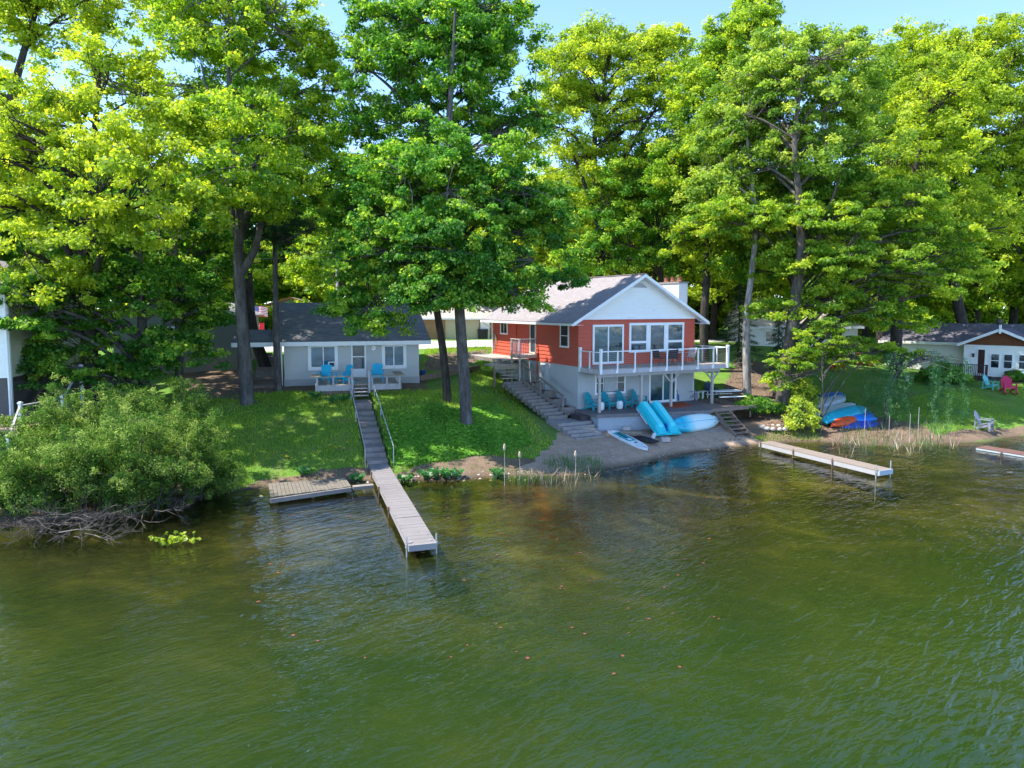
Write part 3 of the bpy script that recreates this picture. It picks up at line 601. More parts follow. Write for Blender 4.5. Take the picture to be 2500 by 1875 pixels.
c.build('lantern_frame', 'dark_metal', ln); MB().box(-.07, .07, -.2, -.07, -.06, .18).build('lantern_glass', 'white_paint', ln)
hk = MB(); hk.box(4.35, 4.55, -.06, 0, 1.72, 1.77); hk.box(4.42, 4.47, -.06, 0, 1.66, 1.74); hk.build('wall_hook', 'dark_metal', house)
# chimney on the right roof slope
ch = empty('chimney', (0, 0, 0)); ch.parent = house
MB().box(8.02, 8.72, .8, 2.8, 3, RZ-.3).build('stack', 'chimney_white', ch); MB().box(7.96, 8.78, .74, 2.86, RZ-.3, RZ-.2).build('cap', 'concrete_old', ch)
for k, yy in enumerate((1.15, 1.8, 2.45)):
    MB().lathe([(.17, 0), (.19, .05), (.15, .1), (.15, .3), (.18, .34)], 14, (8.37, yy, RZ-.2)).build('chimney_pot', 'terracotta', ch)
# ------------------------------------------------------------------ balcony deck
bal = empty('balcony_deck', HO, HA, 'grey timber balcony with white railing posts and steel cables on the red house', 'balcony')
BX0, BX1, BY0, BZ = .08, 9.45, -2.05, H1+.02
d = MB()
k = 0; y = BY0
while y < -.12: d.box(BX0, BX1, y, y+.135, BZ-.04, BZ); y += .142
while y < 1.5: d.box(HW+.06, BX1, y, y+.135, BZ-.04, BZ); y += .142
d.build('floor_boards', 'weathered_deck', bal)
d = MB(); d.box(BX0-.02, BX1+.02, BY0-.05, BY0, BZ-.3, BZ-.045); d.box(BX0-.045, BX0, BY0, -.05, BZ-.3, BZ-.045); d.box(BX1, BX1+.045, BY0, 1.5, BZ-.3, BZ-.045)
for x in np.arange(.5, 9.3, .5): d.box(x, x+.045, BY0, -.06, BZ-.28, BZ-.045)
d.box(.2, 9.2, -1.75, -1.6, BZ-.5, BZ-.285)
d.build('joists', 'lilac_timber', bal)
for x in (.35, 3.25, 5.45, 8.65):
    p = MB(); p.box(x-.065, x+.065, -1.75, -1.62, .0, BZ-.5)
    if x > 4:
        for s in (-1, 1): p.bar((x, -1.685, BZ-1.05), (x+s*.55, -1.685, BZ-.5), .08, .08)
    p.build('support_post', 'post_tan', bal)
for x, y in ((BX0-.03, -.12), (BX0+.05, BY0-.06), (BX1, BY0-.06), (HW+.12, 1.4)):
    p = MB(); p.box(x-.065, x+.065, y-.065, y+.065, BZ-.28, BZ+1.05); p.box(x-.085, x+.085, y-.085, y+.085, BZ+1.05, BZ+1.09); p.prism([(x-.07, y-.07), (x+.07, y-.07), (x+.07, y+.07), (x-.07, y+.07)], 2, BZ+1.09, BZ+1.12); p.build('railing_post', 'white_paint', bal)
xs = [1.25, 2.45, 3.6, 4.75, 5.9, 7.1, 8.3]
for x in xs:
    p = MB(); p.box(x-.04, x+.04, BY0-.1, BY0-.052, BZ-.27, BZ+.94); p.box(x-.11, x-.05, BY0-.09, BY0-.052, BZ-.27, BZ-.08); p.build('railing_post', 'white_paint', bal)
for y in (-1.1, .2):
    p = MB(); p.box(BX1+.052, BX1+.1, y-.04, y+.04, BZ-.27, BZ+.94); p.build('railing_post', 'white_paint', bal)
p = MB(); p.box(BX0-.045, BX0-.0, -1.15, -1.07, BZ-.27, BZ+.9); p.build('railing_post', 'white_paint', bal)
r_ = MB(); r_.box(BX0+.12, BX1-.07, BY0-.12, BY0-.03, BZ+.94, BZ+.99); r_.build('top_rail', 'white_paint', bal)
r_ = MB(); r_.box(BX1-.0, BX1+.09, BY0+.02, 1.33, BZ+.94, BZ+.99); r_.bar((BX1, 1.4, BZ+.965), (HW+.2, 1.4, BZ+.965), .09, .05); r_.build('top_rail', 'white_paint', bal)
r_ = MB(); r_.box(BX0-.06, BX0+.02, BY0+.02, -.18, BZ+.9, BZ+.95); r_.build('top_rail', 'white_paint', bal)
cb = MB()
for k in range(8):
    z = BZ+.1+k*.105
    cb.tube([(BX0+.1, BY0-.075, z), (BX1, BY0-.075, z)], .006, 5); cb.tube([(BX1+.075, BY0, z), (BX1+.075, 1.35, z), ], .006, 5); cb.tube([(BX0-.02, BY0, z), (BX0-.02, -.15, z)], .006, 5)
cb.build('cables', 'cable_steel', bal)
# ------------------------------------------------------------------ lower patio (world polygon)
pa = empty('patio_deck', (0, 0, 0), 0, 'dark board patio on a grey block wall below the balcony', 'patio')
Hx = lambda s, t_, z=0: Matrix.Translation(HO)@Matrix.Rotation(HA, 4, 'Z')@Vector((s, t_, z))   # house frame -> world
PF = [Hx(-.12, .0), Hx(-.17, -2.2), Vector((11.5, 39.75, 1.7)), Hx(8.7, -.02)]
def inset(poly, dz, f=0): return [(p.x, p.y) for p in poly]
MB().prism([(p.x, p.y) for p in PF], 2, 1.6, 1.695).build('boards', 'patio_boards', pa)
a, b_ = PF[1], PF[2]; dirv = (b_-a).normalized()
MB().bar(Vector((a.x, a.y, 1.60))-dirv*.03, Vector((b_.x, b_.y, 1.60)), .07, .19).build('edge_board', 'patio_boards', pa)
a2, b2 = PF[0], PF[1]; MB().bar((a2.x, a2.y, 1.6), (b2.x, b2.y, 1.6), .07, .19).build('edge_board', 'patio_boards', pa)
def ins(p, k): c_ = sum(PF, Vector())/4; return p+(c_-p).normalized()*k
q = [ins(p, .12) for p in PF]; MB().prism([(p.x, p.y) for p in q], 2, -.3, 1.595).build('block_base', 'block_wall', pa)
EX = [Vector((11.45, 39.86, 1.7)), Vector((14.75, 41.7, 1.7)), Vector((13.1, 45.0, 1.7)), Hx(8.75, .05)]
EX[3].z = 1.7
def edge_boards(poly, z, th=.19, mat='patio_boards_brown', par=None, skip=()):
    for i in range(len(poly)):
        if i in skip: continue
        p, r = poly[i], poly[(i+1) % len(poly)]; MB().bar((p.x, p.y, z-.095), (r.x, r.y, z-.095), .06, th).build('edge_board', mat, par)
ex = empty('side_deck', (0, 0, 0), 0, 'low brown board deck carrying the picnic table right of the patio', 'deck')
MB().prism([(p.x, p.y) for p in EX], 2, 1.62, 1.69).build('boards', 'patio_boards_brown', ex); edge_boards(EX, 1.72, par=ex, skip=(2, 3))
for k in (.15, .5, .9):
    p = EX[0].lerp(EX[1], k)+Vector((-.05, .15, 0)); MB().box(p.x-.05, p.x+.05, p.y-.05, p.y+.05, zg(p.x, p.y)-.1, 1.6).build('leg', 'brown_timber', ex)
# open stair from the side deck down to the sand
ws = empty('wooden_stairs', (0, 0, 0), 0, 'open brown timber stair from the side deck down to the sand', 'stairs')
S0 = Vector((11.75, 39.85, 1.55)); S1 = P(1793, 1062, .5); wv = Vector((.80, .28, 0)); stv = (S1-Vector((S0.x+.55, S0.y, 1.55)))
S1 = S0+Vector((.75, -1.45, -1.1))
for k in range(6):
    p = S0.lerp(S1, (k+.35)/6); o_ = MB(); o_.bar(p, p+wv*1.15, .27, .045); o_.build('tread', 'brown_timber', ws)
for s in (0, 1):
    off = wv*1.15*s; MB().bar(S0+off+Vector((0, .1, -.05)), S1+off+Vector((0, 0, -.08)), .05, .26).build('stringer', 'brown_timber', ws)
# timber ledge at the foot of the block wall
tl = MB(); a, b_ = Vector((7.3, 37.9, .55)), Vector((11.9, 39.0, .62)); tl.bar(a, b_, .18, .2); tl.bar(a+Vector((0, -.2, -.17)), b_+Vector((0, -.2, -.17)), .18, .18)
tag(tl.build('timber_ledge', 'grey_timber'), 'pair of grey timbers at the foot of the block wall under the kayak', 'timber')
# ------------------------------------------------------------------ steps down the left side of the house
st_ = empty('timber_steps', (0, 0, 0), 0, 'weathered timber and earth steps climbing the left side of the red house', 'steps')
SX0, SX1 = -2.05, -1.0                        # across, house frame
n = 12
def hb(s0, s1, t0, t1, z0, z1, name, mat, par):   # oriented box in the house frame, z relative to patio floor
    m_ = MB()
    vs = [Hx(s, t_, z) for z in (z0, z1) for s, t_ in ((s0, t0), (s1, t0), (s1, t1), (s0, t1))]
    m_.add(vs, [(3, 2, 1, 0), (4, 5, 6, 7), (0, 1, 5, 4), (1, 2, 6, 5), (2, 3, 7, 6), (3, 0, 4, 7)]); return m_.build(name, mat, par)
for k in range(n):
    t0 = -.35+k*.44; z = -.22+k*.135
    dx = -.035*k
    hb(SX0+dx-.1, SX1+dx+.1, t0, t0+.15, z-.3, z, 'step_timber', 'grey_timber', st_)
    hb(SX0+dx-.06, SX1+dx+.06, t0+.15, t0+.44, z-.35, z-.03, 'step_fill', 'concrete_step', st_)
cs_ = MB()
z_top = -.22+11*.135
MB().bar(Hx(SX1+.16, -.35, -.2), Hx(SX1-.25, 5.0, 1.4), .1, .16).build('stringer', 'grey_timber', st_)
rp = [(-.05, .15, -.25, .75), (-.2, 2.5, .5, 1.5), (-.3, 4.6, 1.3, 2.3)]
for ds, t_, z0, z1 in rp: hb(SX1+ds+.1, SX1+ds+.2, t_, t_+.1, z0, z1, 'railing_post', 'grey_timber', st_)
MB().bar(Hx(SX1+.1, .1, .78), Hx(SX1-.16, 4.75, 2.36), .05, .13).build('handrail', 'grey_timber', st_)
# planting terraces between steps and wall
tp = empty('terrace_planter', (0, 0, 0), 0, 'stepped timber planting boxes with bare mulch between steps and house wall', 'planter')
for k in range(4):
    t0 = .1+k*1.15; z = .12+k*.36
    hb(SX1+.2, -.05, t0, t0+.12, z-.45, z, 'planter_board', 'grey_timber', tp); hb(SX1+.1, SX1+.2, t0, t0+1.15, z-.3, z-.03, 'planter_board', 'grey_timber', tp)
    hb(SX1+.2, -.05, t0+.12, t0+1.15, z-.4, z-.08, 'mulch_bed', 'mulch', tp)
# rear landing with railing by the side door, lower platform and its steps
la = empty('entry_landing', (0, 0, 0), 0, 'small timber landing with slatted railing outside the side door', 'landing')
LZ = H1+.42
hb(-1.35, -.04, 4.75, 6.0, LZ-.2, LZ, 'floor_boards', 'weathered_deck', la)
for s, t_ in ((-1.3, 4.8), (-1.3, 5.9)): hb(s-.05, s+.05, t_-.05, t_+.05, -.1+.9, LZ+1.0, 'post', 'lilac_timber', la)
MB().bar(Hx(-1.3, 4.8, LZ+1.0), Hx(-.1, 4.8, LZ+1.0), .13, .045).build('top_rail', 'lilac_timber', la); MB().bar(Hx(-1.3, 4.8, LZ+1.0), Hx(-1.3, 6.0, LZ+1.0), .13, .045).build('top_rail', 'weathered_deck', la)
bs = MB()
for k in range(9): p = Hx(-1.3, 4.92+k*.12, 0); bs.bar(p+Vector((0, 0, LZ-.1)), p+Vector((0, 0, LZ+.95)), .035, .045)
for k in range(8): p = Hx(-1.18+k*.14, 4.8, 0); bs.bar(p+Vector((0, 0, LZ-.1)), p+Vector((0, 0, LZ+.95)), .035, .045)
for o_ in bs.v[:]: pass
bs.v = [(a, b_, c-0+0 if False else c) for a, b_, c in bs.v]; bs.build('balusters', 'lilac_timber', la)
wd = empty('entry_walk', (0, 0, 0), 0, 'sun bleached board walk along the back of the red side wall', 'boardwalk')
hb(-1.9, -.04, 6.02, 11.9, H1+.0, H1+.1, 'boards', 'weathered_deck', wd); hb(-1.95, -1.9, 6.02, 11.9, H1-.15, H1+.08, 'edge_board', 'grey_timber', wd)
hb(-2.9, -1.2, 5.2, 6.6, H1-.3, H1-.18, 'platform', 'weathered_deck', wd); hb(-2.9, -1.2, 5.14, 5.2, H1-.46, H1-.17, 'edge_board', 'tan_timber', wd)
for s in (-2.8, -1.9): hb(s-.06, s+.06, 5.3, 5.42, .9, H1-.3, 'leg', 'brown_timber', wd)
for k in range(3): hb(-2.55, -1.5, 4.72-k*.0+(-.0), 5.1, 1.42, 1.5, 'tread', 'tan_timber', wd) if k == 0 else hb(-2.55+.0, -1.5, 5.02-.3*(2-k), 5.3-.3*(2-k), 1.62+.2*(k-1), 1.68+.2*(k-1), 'tread', 'tan_timber', wd)
# concrete landing and steps to the beach
cc = empty('concrete_steps', (0, 0, 0), 0, 'old stained concrete landing with four steps down to the sand', 'steps')
hb(-2.35, -.2, -1.75, -.4, -1.3, -.42, 'landing_slab', 'concrete_old', cc)
for k in range(4): hb(-2.25+.06*k, -.22, -2.1-.33*k, -1.75-.33*k, -1.4, -.57-.15*k, 'step', 'concrete_old', cc)
hb(-.75, -.2, -1.5, -.45, -.42, -.16, 'box_step', 'dark_metal', cc)
hs = empty('garden_hose', Hx(-.1, 10.9, H1+1.0), HA+R(90), 'coiled garden hose hanging on the back of the red side wall', 'hose')
for k in range(4):
    rr = .3-.02*k; MB().tube([(rr*.75*math.cos(a), .02*k, rr*1.9*math.sin(a)-.1*k*0) for a in np.linspace(0, 6.283, 30)], .018, 6, False).build('coil', ['hose', 'sling_tan', 'hose', 'grey_plastic'][k], hs)
te = MB()
for k in range(2): p, q_ = G(1025, 935), G(1200, 900); te.bar((p.x, p.y, 2.95+k*.17), (q_.x-.9, q_.y, 3.1+k*.17), .17, .165)
tag(te.build('timber_edging', 'brown_timber'), 'dark stacked timber edging between cottage and the side steps', 'edging')
# ------------------------------------------------------------------ small grey cottage
CA = R(15); CO = Vector((-13.95, 42.5, 2.72)); CW, CD, CH = 8.25, 5.6, 2.72
cot = empty('cottage', CO, CA, 'small light grey lakeside cottage with dark shingle roof', 'cottage')
MB().box(0, CW, 0, CD, .45, CH).build('wall', 'cottage_paint', cot); MB().box(-.03, CW+.03, -.03, CD+.03, -.5, .45).build('foundation', 'foundation_block', cot)
slp = .415
rf = MB(); slab(rf, [(-.7, -.5, CH+.06), (CW+.7, -.5, CH+.06), (CW+.55, CD-.3, CH+.06+slp*(CD+.2)), (-.7, CD-.3, CH+.06+slp*(CD+.2))], .1)
slab(rf, [(-.7, CD-.3, CH+.06+slp*(CD+.2)), (CW+.55, CD-.3, CH+.06+slp*(CD+.2)), (CW+.7, CD+4.5, CH), (-.7, CD+4.5, CH)], .1)
cr = rf.build('roof', 'roof_charcoal', cot); MB().box(-.72, CW+.72, -.56, -.51, CH-.2, CH+.05).build('fascia', 'white_paint', cr)
MB().prism([(0, CH-.02), (CD+4.1, CH-.02), (CD-.3, CH+slp*(CD-.3)-.05)], 0, .02, .14).build('gable', 'cottage_paint', cot); MB().prism([(0, CH-.02), (CD+4.1, CH-.02), (CD-.3, CH+slp*(CD-.3)-.05)], 0, CW-.14, CW-.02).build('gable', 'cottage_paint', cot)
MB().box(-.7, CW+.7, -.5, 0, CH-.19, CH-.17).build('soffit', 'white_paint', cr)
MB().box(0, CW, CD, CD+4.1, -.3, CH-.03).build('rear_wall', 'cottage_paint', cot)
c1 = win(cot, 'x', -.0, -1, 1.4, 3.2, .98, 2.62, .2, (2.32,), 'lake_tint_glass', sash=.06); MB().box(2.6, 2.98, -.06, -.024, 1.2, 1.5).build('window_unit', 'white_paint', c1); MB().box(2.68, 2.95, -.075, -.062, 1.2, 1.44).build('unit_grille', 'black_plastic', c1)
win(cot, 'x', -.0, -1, 5.9, 7.45, .98, 2.6, .2, (6.65,), 'lake_tint_glass', sash=.06)
cdr = win(cot, 'x', -.0, -1, 4.0, 4.92, .5, 2.62, .1, (), 'window_glass', name='front_door', hbars=(1.78,), sash=.06); MB().box(4.1, 4.82, -.06, -.0, .6, 1.02).build('door_panel', 'white_paint', cdr); MB().box(4.12, 4.16, -.1, -.05, 1.5, 1.56).build('handle', 'dark_metal', cdr)
pl_ = MB(); pl_.prism([(5.4+.14*math.cos(a), 2.3+.15*math.sin(a)) for a in np.linspace(0, 6.28, 18)[:-1]], 1, -.05, 0); ptl = pl_.build('porch_lamp', 'galvanised', cot); MB().prism([(5.4+.1*math.cos(a), 2.31+.1*math.sin(a)) for a in np.linspace(0, 6.28, 14)[:-1]], 1, -.11, -.05).build('lamp_glass', 'white_paint', ptl)
MB().box(3.55, 3.75, -.35, -.05, CH-.24, CH-.19).build('eave_light', 'white_paint', cot)
# breezeway roof joining the cottage and the outbuilding
bw = empty('breezeway', CO, CA, 'low covered passage with dark shingle roof left of the cottage', 'breezeway')
rf = MB(); slab(rf, [(-2.95, -.35, CH+.06), (-.72, -.35, CH+.06), (-.72, 1.95, CH+.75), (-2.95, 1.95, CH+.75)], .1); br_ = rf.build('roof', 'roof_charcoal', bw); MB().box(-2.95, -.73, -.41, -.36, CH-.22, CH+.04).build('fascia', 'white_paint', br_)
MB().box(-2.5, -2.38, -.15, -.03, .1, CH-.02).build('post', 'white_paint', bw); MB().box(-.22, -.1, -.15, -.03, .1, CH-.02).build('post', 'white_paint', bw)
MB().box(-2.7, -.08, -.2, 2.3, -.1, .12).build('floor_boards', 'brown_timber', bw)
pst = empty('passage_stairs', CO, CA, 'grey timber stairs rising through the passage to the gravel drive', 'stairs')
for k in range(8): MB().box(-2.0+.0*k, -.15-.14*k, 2.4+k*.55, 2.98+k*.55, -.4, .3+k*.2).build('step', 'grey_timber', pst)
# ------------------------------------------------------------------ cottage deck
cdk = empty('cottage_deck', CO, CA, 'small grey board deck with bench rails in front of the cottage', 'deck')
DX0, DX1, DY0, DZ = 1.9, 6.7, -3.5, .40
d = MB(); y = DY0
while y < -.1: d.box(DX0, DX1, y, y+.135, DZ-.04, DZ); y += .142
d.build('floor_boards', 'weathered_deck', cdk)
for a, b_ in ((DX0, 3.85), (4.95, DX1)):
    MB().box(a, b_, DY0-.045, DY0-.002, DZ-.33, DZ+.0).build('skirt_board', 'lilac_timber', cdk)
MB().box(DX0-.045, DX0, DY0, -.1, DZ-.33, DZ).build('skirt_board', 'lilac_timber', cdk); MB().box(DX1, DX1+.045, DY0, -.1, DZ-.33, DZ).build('skirt_board', 'lilac_timber', cdk)
MB().box(DX0+.05, DX1-.05, DY0+.1, DY0+.2, DZ-.6, DZ-.05).build('beam', 'brown_timber', cdk)
for x in (DX0+.06, 2.85, 3.75, 5.05, 5.9, DX1-.06): MB().box(x-.05, x+.05, DY0-.09, DY0-.046, DZ-.3, DZ+.48).build('bench_post', 'lilac_timber', cdk)
for x in (DX0+.05, DX1-.05):
    for y in (-2.8, -2.1, -1.4): MB().box(x-.05, x+.05, y-.04, y+.04, DZ, DZ+.48).build('bench_post', 'lilac_timber', cdk)
for nm, (x0, x1, y0, y1) in enumerate(((DX0-.25, DX0+.3, DY0-.2, -1.9), (DX1-.3, DX1+.25, DY0-.2, -1.2))):
    b_ = MB()
    for k in range(4): b_.box(x0+k*.138, x0+k*.138+.13, y0, y1, DZ+.48, DZ+.52)
    b_.build('bench_seat', 'tan_timber', cdk)
for x0, x1 in ((DX0+.31, 3.82), (4.98, DX1-.31)): MB().box(x0, x1, DY0-.2, DY0+.02, DZ+.48, DZ+.52).build('bench_seat', 'tan_timber', cdk)
for x in (3.92, 4.88):
    p = MB(); p.box(x-.06, x+.06, DY0-.19, DY0-.07, DZ-1.0, DZ+.78); p.lathe([(.05, 0), (.07, .05), (.03, .1), (.06, .16), (.02, .22)], 10, (x, DY0-.13, DZ+.78)); p.build('newel_post', 'lilac_timber', cdk)
for k in range(3): MB().box(4.0, 4.8, DY0-.34-.25*k, DY0-.06-.25*k, DZ-.22-.18*k, DZ-.18-.18*k).build('tread', 'lilac_timber', cdk)
for x in (4.02, 4.4, 4.78): MB().bar((x, DY0-.05, DZ-.25), (x, DY0-.8, DZ-.78), .045, .16).build('stringer', 'brown_timber', cdk)
# ------------------------------------------------------------------ concrete walk with rails
wk = empty('garden_walk', (0, 0, 0), 0, 'stained concrete stepped walk running down the lawn to the dock', 'walkway')
WA, WB = Vector((-6.15, 31.55, .42)), Vector((-8.55, 39.3, 2.36)); wd_ = (WB-WA); hd = Vector((wd_.x, wd_.y, 0)).normalized(); sd_ = Vector((hd.y, -hd.x, 0)); Lh = Vector((wd_.x, wd_.y, 0)).length
NS = 11
edges = [0]+[k/NS+.02*math.sin(k*2.3) for k in range(1, NS-1)]+[.83, 1.0]
for k in range(len(edges)-1):
    a, b_ = edges[k]*Lh, edges[k+1]*Lh+.03; z = WA.z+wd_.z*(k+.8)/(len(edges)-1.2)
    hw_ = .47-.02*(k/NS)
    vs = [WA+hd*q+sd_*s*hw_ for q in (a, b_) for s in (-1, 1)]
    vs = [(p.x, p.y, z_) for z_ in (z-.5, z) for p in (vs[0], vs[1], vs[3], vs[2])]
    MB().add(vs, [(3, 2, 1, 0), (4, 5, 6, 7), (0, 1, 5, 4), (1, 2, 6, 5), (2, 3, 7, 6), (3, 0, 4, 7)]).build('step', 'concrete_step', wk, bev=.02)
def handrail(pts_px, label, s):
    hr = empty('handrail', (0, 0, 0), 0, label, 'handrail', 'pipe handrails of the garden walk')
    off = sd_*s; top = []
    for q, h in ((-.35, .95), (.18*Lh, .92), (.55*Lh, .9), (.93*Lh, .9)):
        p = WA+hd*q+off; z = max(zg(p.x, p.y), WA.z-.2); top.append(Vector((p.x, p.y, WA.z+wd_.z*q/Lh+h)))
        if q != .18*Lh: MB().tube([(p.x, p.y, z-.2), top[-1]], .024, 8).build('post', 'galvanised', hr)
    MB().tube(top, .026, 8).build('rail', 'galvanised', hr)
handrail(None, 'left pipe handrail beside the concrete walk', -.62); handrail(None, 'right pipe handrail beside the concrete walk', .66)
# ------------------------------------------------------------------ docks
def dock(name, a, b_, wid, z, label, plank, side, nsec, posts, end_mat=None, hth=.17):
    o = empty(name, (0, 0, 0), 0, label, 'dock'); a, b_ = Vector(a), Vector(b_); d = (b_-a).normalized(); L = (b_-a).length; s = Vector((d.y, -d.x, 0)); upz = Vector((0, 0, 1))
    for k in range(nsec):
        p, q = a+d*(L*k/nsec+.01), a+d*(L*(k+1)/nsec-.01); m_ = MB(); zz = z-.004*(k % 2)
        pn = max(1, int(L/nsec/.16)); l = (q-p).length
        for j in range(pn):
            jz = .0025*math.sin(j*2.7+k*1.3); u0, u1 = p+d*(l*j/pn), p+d*(l*(j+1)/pn-.0035-.002*math.sin(j*5.1))
            vs = [(w_.x, w_.y, zq) for zq in (zz-.035+jz, zz+jz) for w_ in (u0-s*(wid/2+jz), u0+s*(wid/2+jz*.7), u1+s*(wid/2+jz*.7), u1-s*(wid/2+jz))]
            m_.add(vs, [(3, 2, 1, 0), (4, 5, 6, 7), (0, 1, 5, 4), (1, 2, 6, 5), (2, 3, 7, 6), (3, 0, 4, 7)])
        m_.build('deck_section', plank, o)
    for sg in (-1, 1):
        MB().bar(a+s*sg*(wid/2-.02)+upz*(z-.04-hth/2), b_+s*sg*(wid/2-.02)+upz*(z-.04-hth/2), .04, hth).build('side_board', side, o)
    MB().bar(b_-s*(wid/2)+d*.022+upz*(z-hth/2-.01), b_+s*(wid/2)+d*.022+upz*(z-hth/2-.01), .04, hth+.02).build('end_board', end_mat or side, o)
    for f_, sg, up_ in posts:
        p = a+d*L*f_+s*sg*(wid/2+.03); m_ = MB(); m_.tube([(p.x, p.y, zg(p.x, p.y)-.2), (p.x, p.y, z+up_)], .025, 8); m_.tube([(p.x, p.y, z-.14), (p.x, p.y, z-.02)], .05, 8); m_.build('post', 'rust_steel' if f_ < .9 else 'galvanised', o)
    return o
dk = dock('main_dock', (-6.15, 31.55, 0), (-2.72, 20.7, 0), .86, .42, 'long grey plank dock at the foot of the garden walk', 'dock_plank', 'dock_side', 4, [(.12, -1, -.1), (.12, 1, -.1), (.36, 1, -.02), (.62, 1, -.02), (.62, -1, -.02), (.985, 1, .22), (.985, -1, .22)])
for s in (-.3, .3):
    p = Vector((-2.72, 20.7, .424))+Vector((-.3, .95, 0))*.25+Vector((-.95, -.3, 0))*s
    MB().lathe([(.045, 0), (.05, .01), (.03, .018)], 12, p).build('cleat', 'galvanised', dk)
ra, rb = P(1868, 1078, .38), P(2162, 1147, .38)
rd = dock('side_dock', (ra.x, ra.y, 0), (rb.x, rb.y, 0), .88, .38, 'straight sandy wooden dock with a white side board near the kayaks', 'dock_wood', 'dock_white', 3, [(.02, 1, .12), (.33, 1, .1), (.33, -1, .12), (.66, 1, .1), (.66, -1, .15), (.985, 1, .25), (.985, -1, .35)], 'hull_grey', .2)
ea, eb = P(2395, 1090, .14), P(2620, 1126, .14)
dock('red_dock', (ea.x, ea.y, 0), (eb.x, eb.y, 0), 1.0, .14, 'faded red brown dock at the right shore by the sandy launch', 'dock_red', 'hull_grey', 2, [(.3, 1, -.05), (.3, -1, -.05)], None, .08)
# shore platform left of the dock
sp = empty('shore_platform', (0, 0, 0), 0, 'low platform of short grey boards along the left shoreline', 'platform')
A0, A1, B0, B1 = P(660, 1213, .3), P(858, 1187, .3), P(655, 1180, .34), P(843, 1166, .34)
m_ = MB(); nb = 21
for k in range(nb):
    p0, p1 = A0.lerp(A1, k/nb), A0.lerp(A1, (k+.9)/nb); q0, q1 = B0.lerp(B1, k/nb), B0.lerp(B1, (k+.9)/nb); dz = .008*math.sin(k*1.7)
    vs = [(w_.x, w_.y, w_.z-h+dz) for h in (.04, 0) for w_ in (p0, p1, q1, q0)]
    m_.add(vs, [(3, 2, 1, 0), (4, 5, 6, 7), (0, 1, 5, 4), (1, 2, 6, 5), (2, 3, 7, 6), (3, 0, 4, 7)])
m_.build('boards', 'shore_board_shade', sp)
C1 = P(910, 1182, .3)
MB().bar(A0+Vector((0, -.05, -.15)), A1+Vector((0, -.05, -.11)), .1, .16).build('front_beam', 'grey_timber', sp)
MB().bar(A1+Vector((.03, .12, -.1)), C1+Vector((0, .1, -.1)), .3, .14).build('front_beam', 'grey_timber', sp)
for k in (.05, .5, .95): p = A0.lerp(A1, k); MB().box(p.x-.05, p.x+.05, p.y+.1, p.y+.2, -.7, .25).build('post', 'brown_timber', sp)
# ------------------------------------------------------------------ adirondack chairs (front faces -y, origin under the seat)
def adirondack(name, mat, style='round'):
    o = empty(name)
    bk = MB(); nsl = 6
    for k in range(nsl):
        x = -.245+k*.098; top = 1.0-.18*((k-2.5)/2.5)**2 if style == 'round' else .98-.03*abs(k-2.5)/2.5
        w_ = .082 if style == 'round' else .09; sp_ = 1.08 if style == 'round' else 1.0
        y0, y1 = .18, .18+(top-.32)*.42
        a, b_ = Vector((x*.86, y0, .30)), Vector((x*sp_, y1, top)); bk.bar(a, b_, w_, .024, (0, -1, .4))
    bk.bar((-.28, .255, .46), (.28, .255, .46), .05, .03); bk.bar((-.3, .385, .74), (.3, .385, .74), .05, .03)
    bk.build('backrest', mat, o)
    se = MB()
    for k in range(5): y = -.3+k*.105; se.box(-.27, .27, y, y+.095, .385-k*.022-.022, .385-k*.022)
    se.box(-.27, .27, -.325, -.3, .28, .385)
    se.build('seat', mat, o)
    for s in (-1, 1):
        ar = MB(); ar.prism([(s*.25, -.36), (s*.39, -.36), (s*.40, -.2), (s*.345, .36), (s*.28, .36)], 2, .565, .59); ar.build('armrest', mat, o)
        lg_ = MB(); lg_.prism([(-.36, 0), (-.27, 0), (-.235, .565), (-.35, .565)], 0, s*.3, s*.345); lg_.build('leg', mat, o)
        lr = MB(); lr.prism([(-.3, .25), (-.3, .385), (.52, .06), (.55, 0), (.45, 0)], 0, s*.262, s*.295); lr.bar((s*.315, .33, .565), (s*.29, .36, .1), .03, .06); lr.build('leg', mat, o)
    return o
def put(o, p, rz, label=None, group=None, cat=None): o.location = p; o.rotation_euler = (0, 0, rz); return tag(o, label, cat, group)
teal0 = adirondack('adirondack_chair', 'teal_plastic')
TL = ['teal fan back patio chair nearest the house corner, left of the first post', 'teal fan back patio chair under the lower window between two drum stools',
      'teal fan back patio chair beside the black bags', 'teal fan back patio chair behind the leaning pedal boat']
for k, (s, t_, rz) in enumerate(((.62, -.62, .3), (1.75, -.62, .25), (2.85, -.62, .35), (3.95, -.6, .5))):
    p = Hx(s, t_, 0); c_ = teal0 if k == 0 else copy_tree(teal0)
    put(c_, p, HA+rz, TL[k], 'teal chairs on the patio', 'chair')
g0 = remat(copy_tree(teal0), {'teal_plastic': 'grey_plastic'}); put(g0, P(1686, 976, 1.7), HA+.95, 'grey fan back patio chair right of the sliding door', '', 'chair'); del g0['group']
n0 = remat(copy_tree(teal0), {'teal_plastic': 'navy_plastic'}); put(n0, P(1736, 968, 1.7), HA-.3, 'navy fan back chair behind the white picnic table', '', 'chair'); del n0['group']
for mt, u, v, rz, lb, scl in (('aqua_plastic', 2418, 951, -.1+.6, 'pale aqua fan back chair on the right lawn', 1.03), ('grey_plastic', 2402, 1050, .75, 'grey fan back chair standing alone at the right shoreline', 1.12),
                         ('red_plastic', 2040, 905, .3, 'red chair half hidden by leaves on the slope below the cedar deck', 1.25)):
    c_ = remat(copy_tree(teal0), {'teal_plastic': mt}); p = G(u, v); put(c_, p, rz, lb, '', 'chair'); c_.scale = (scl,)*3; del c_['group']
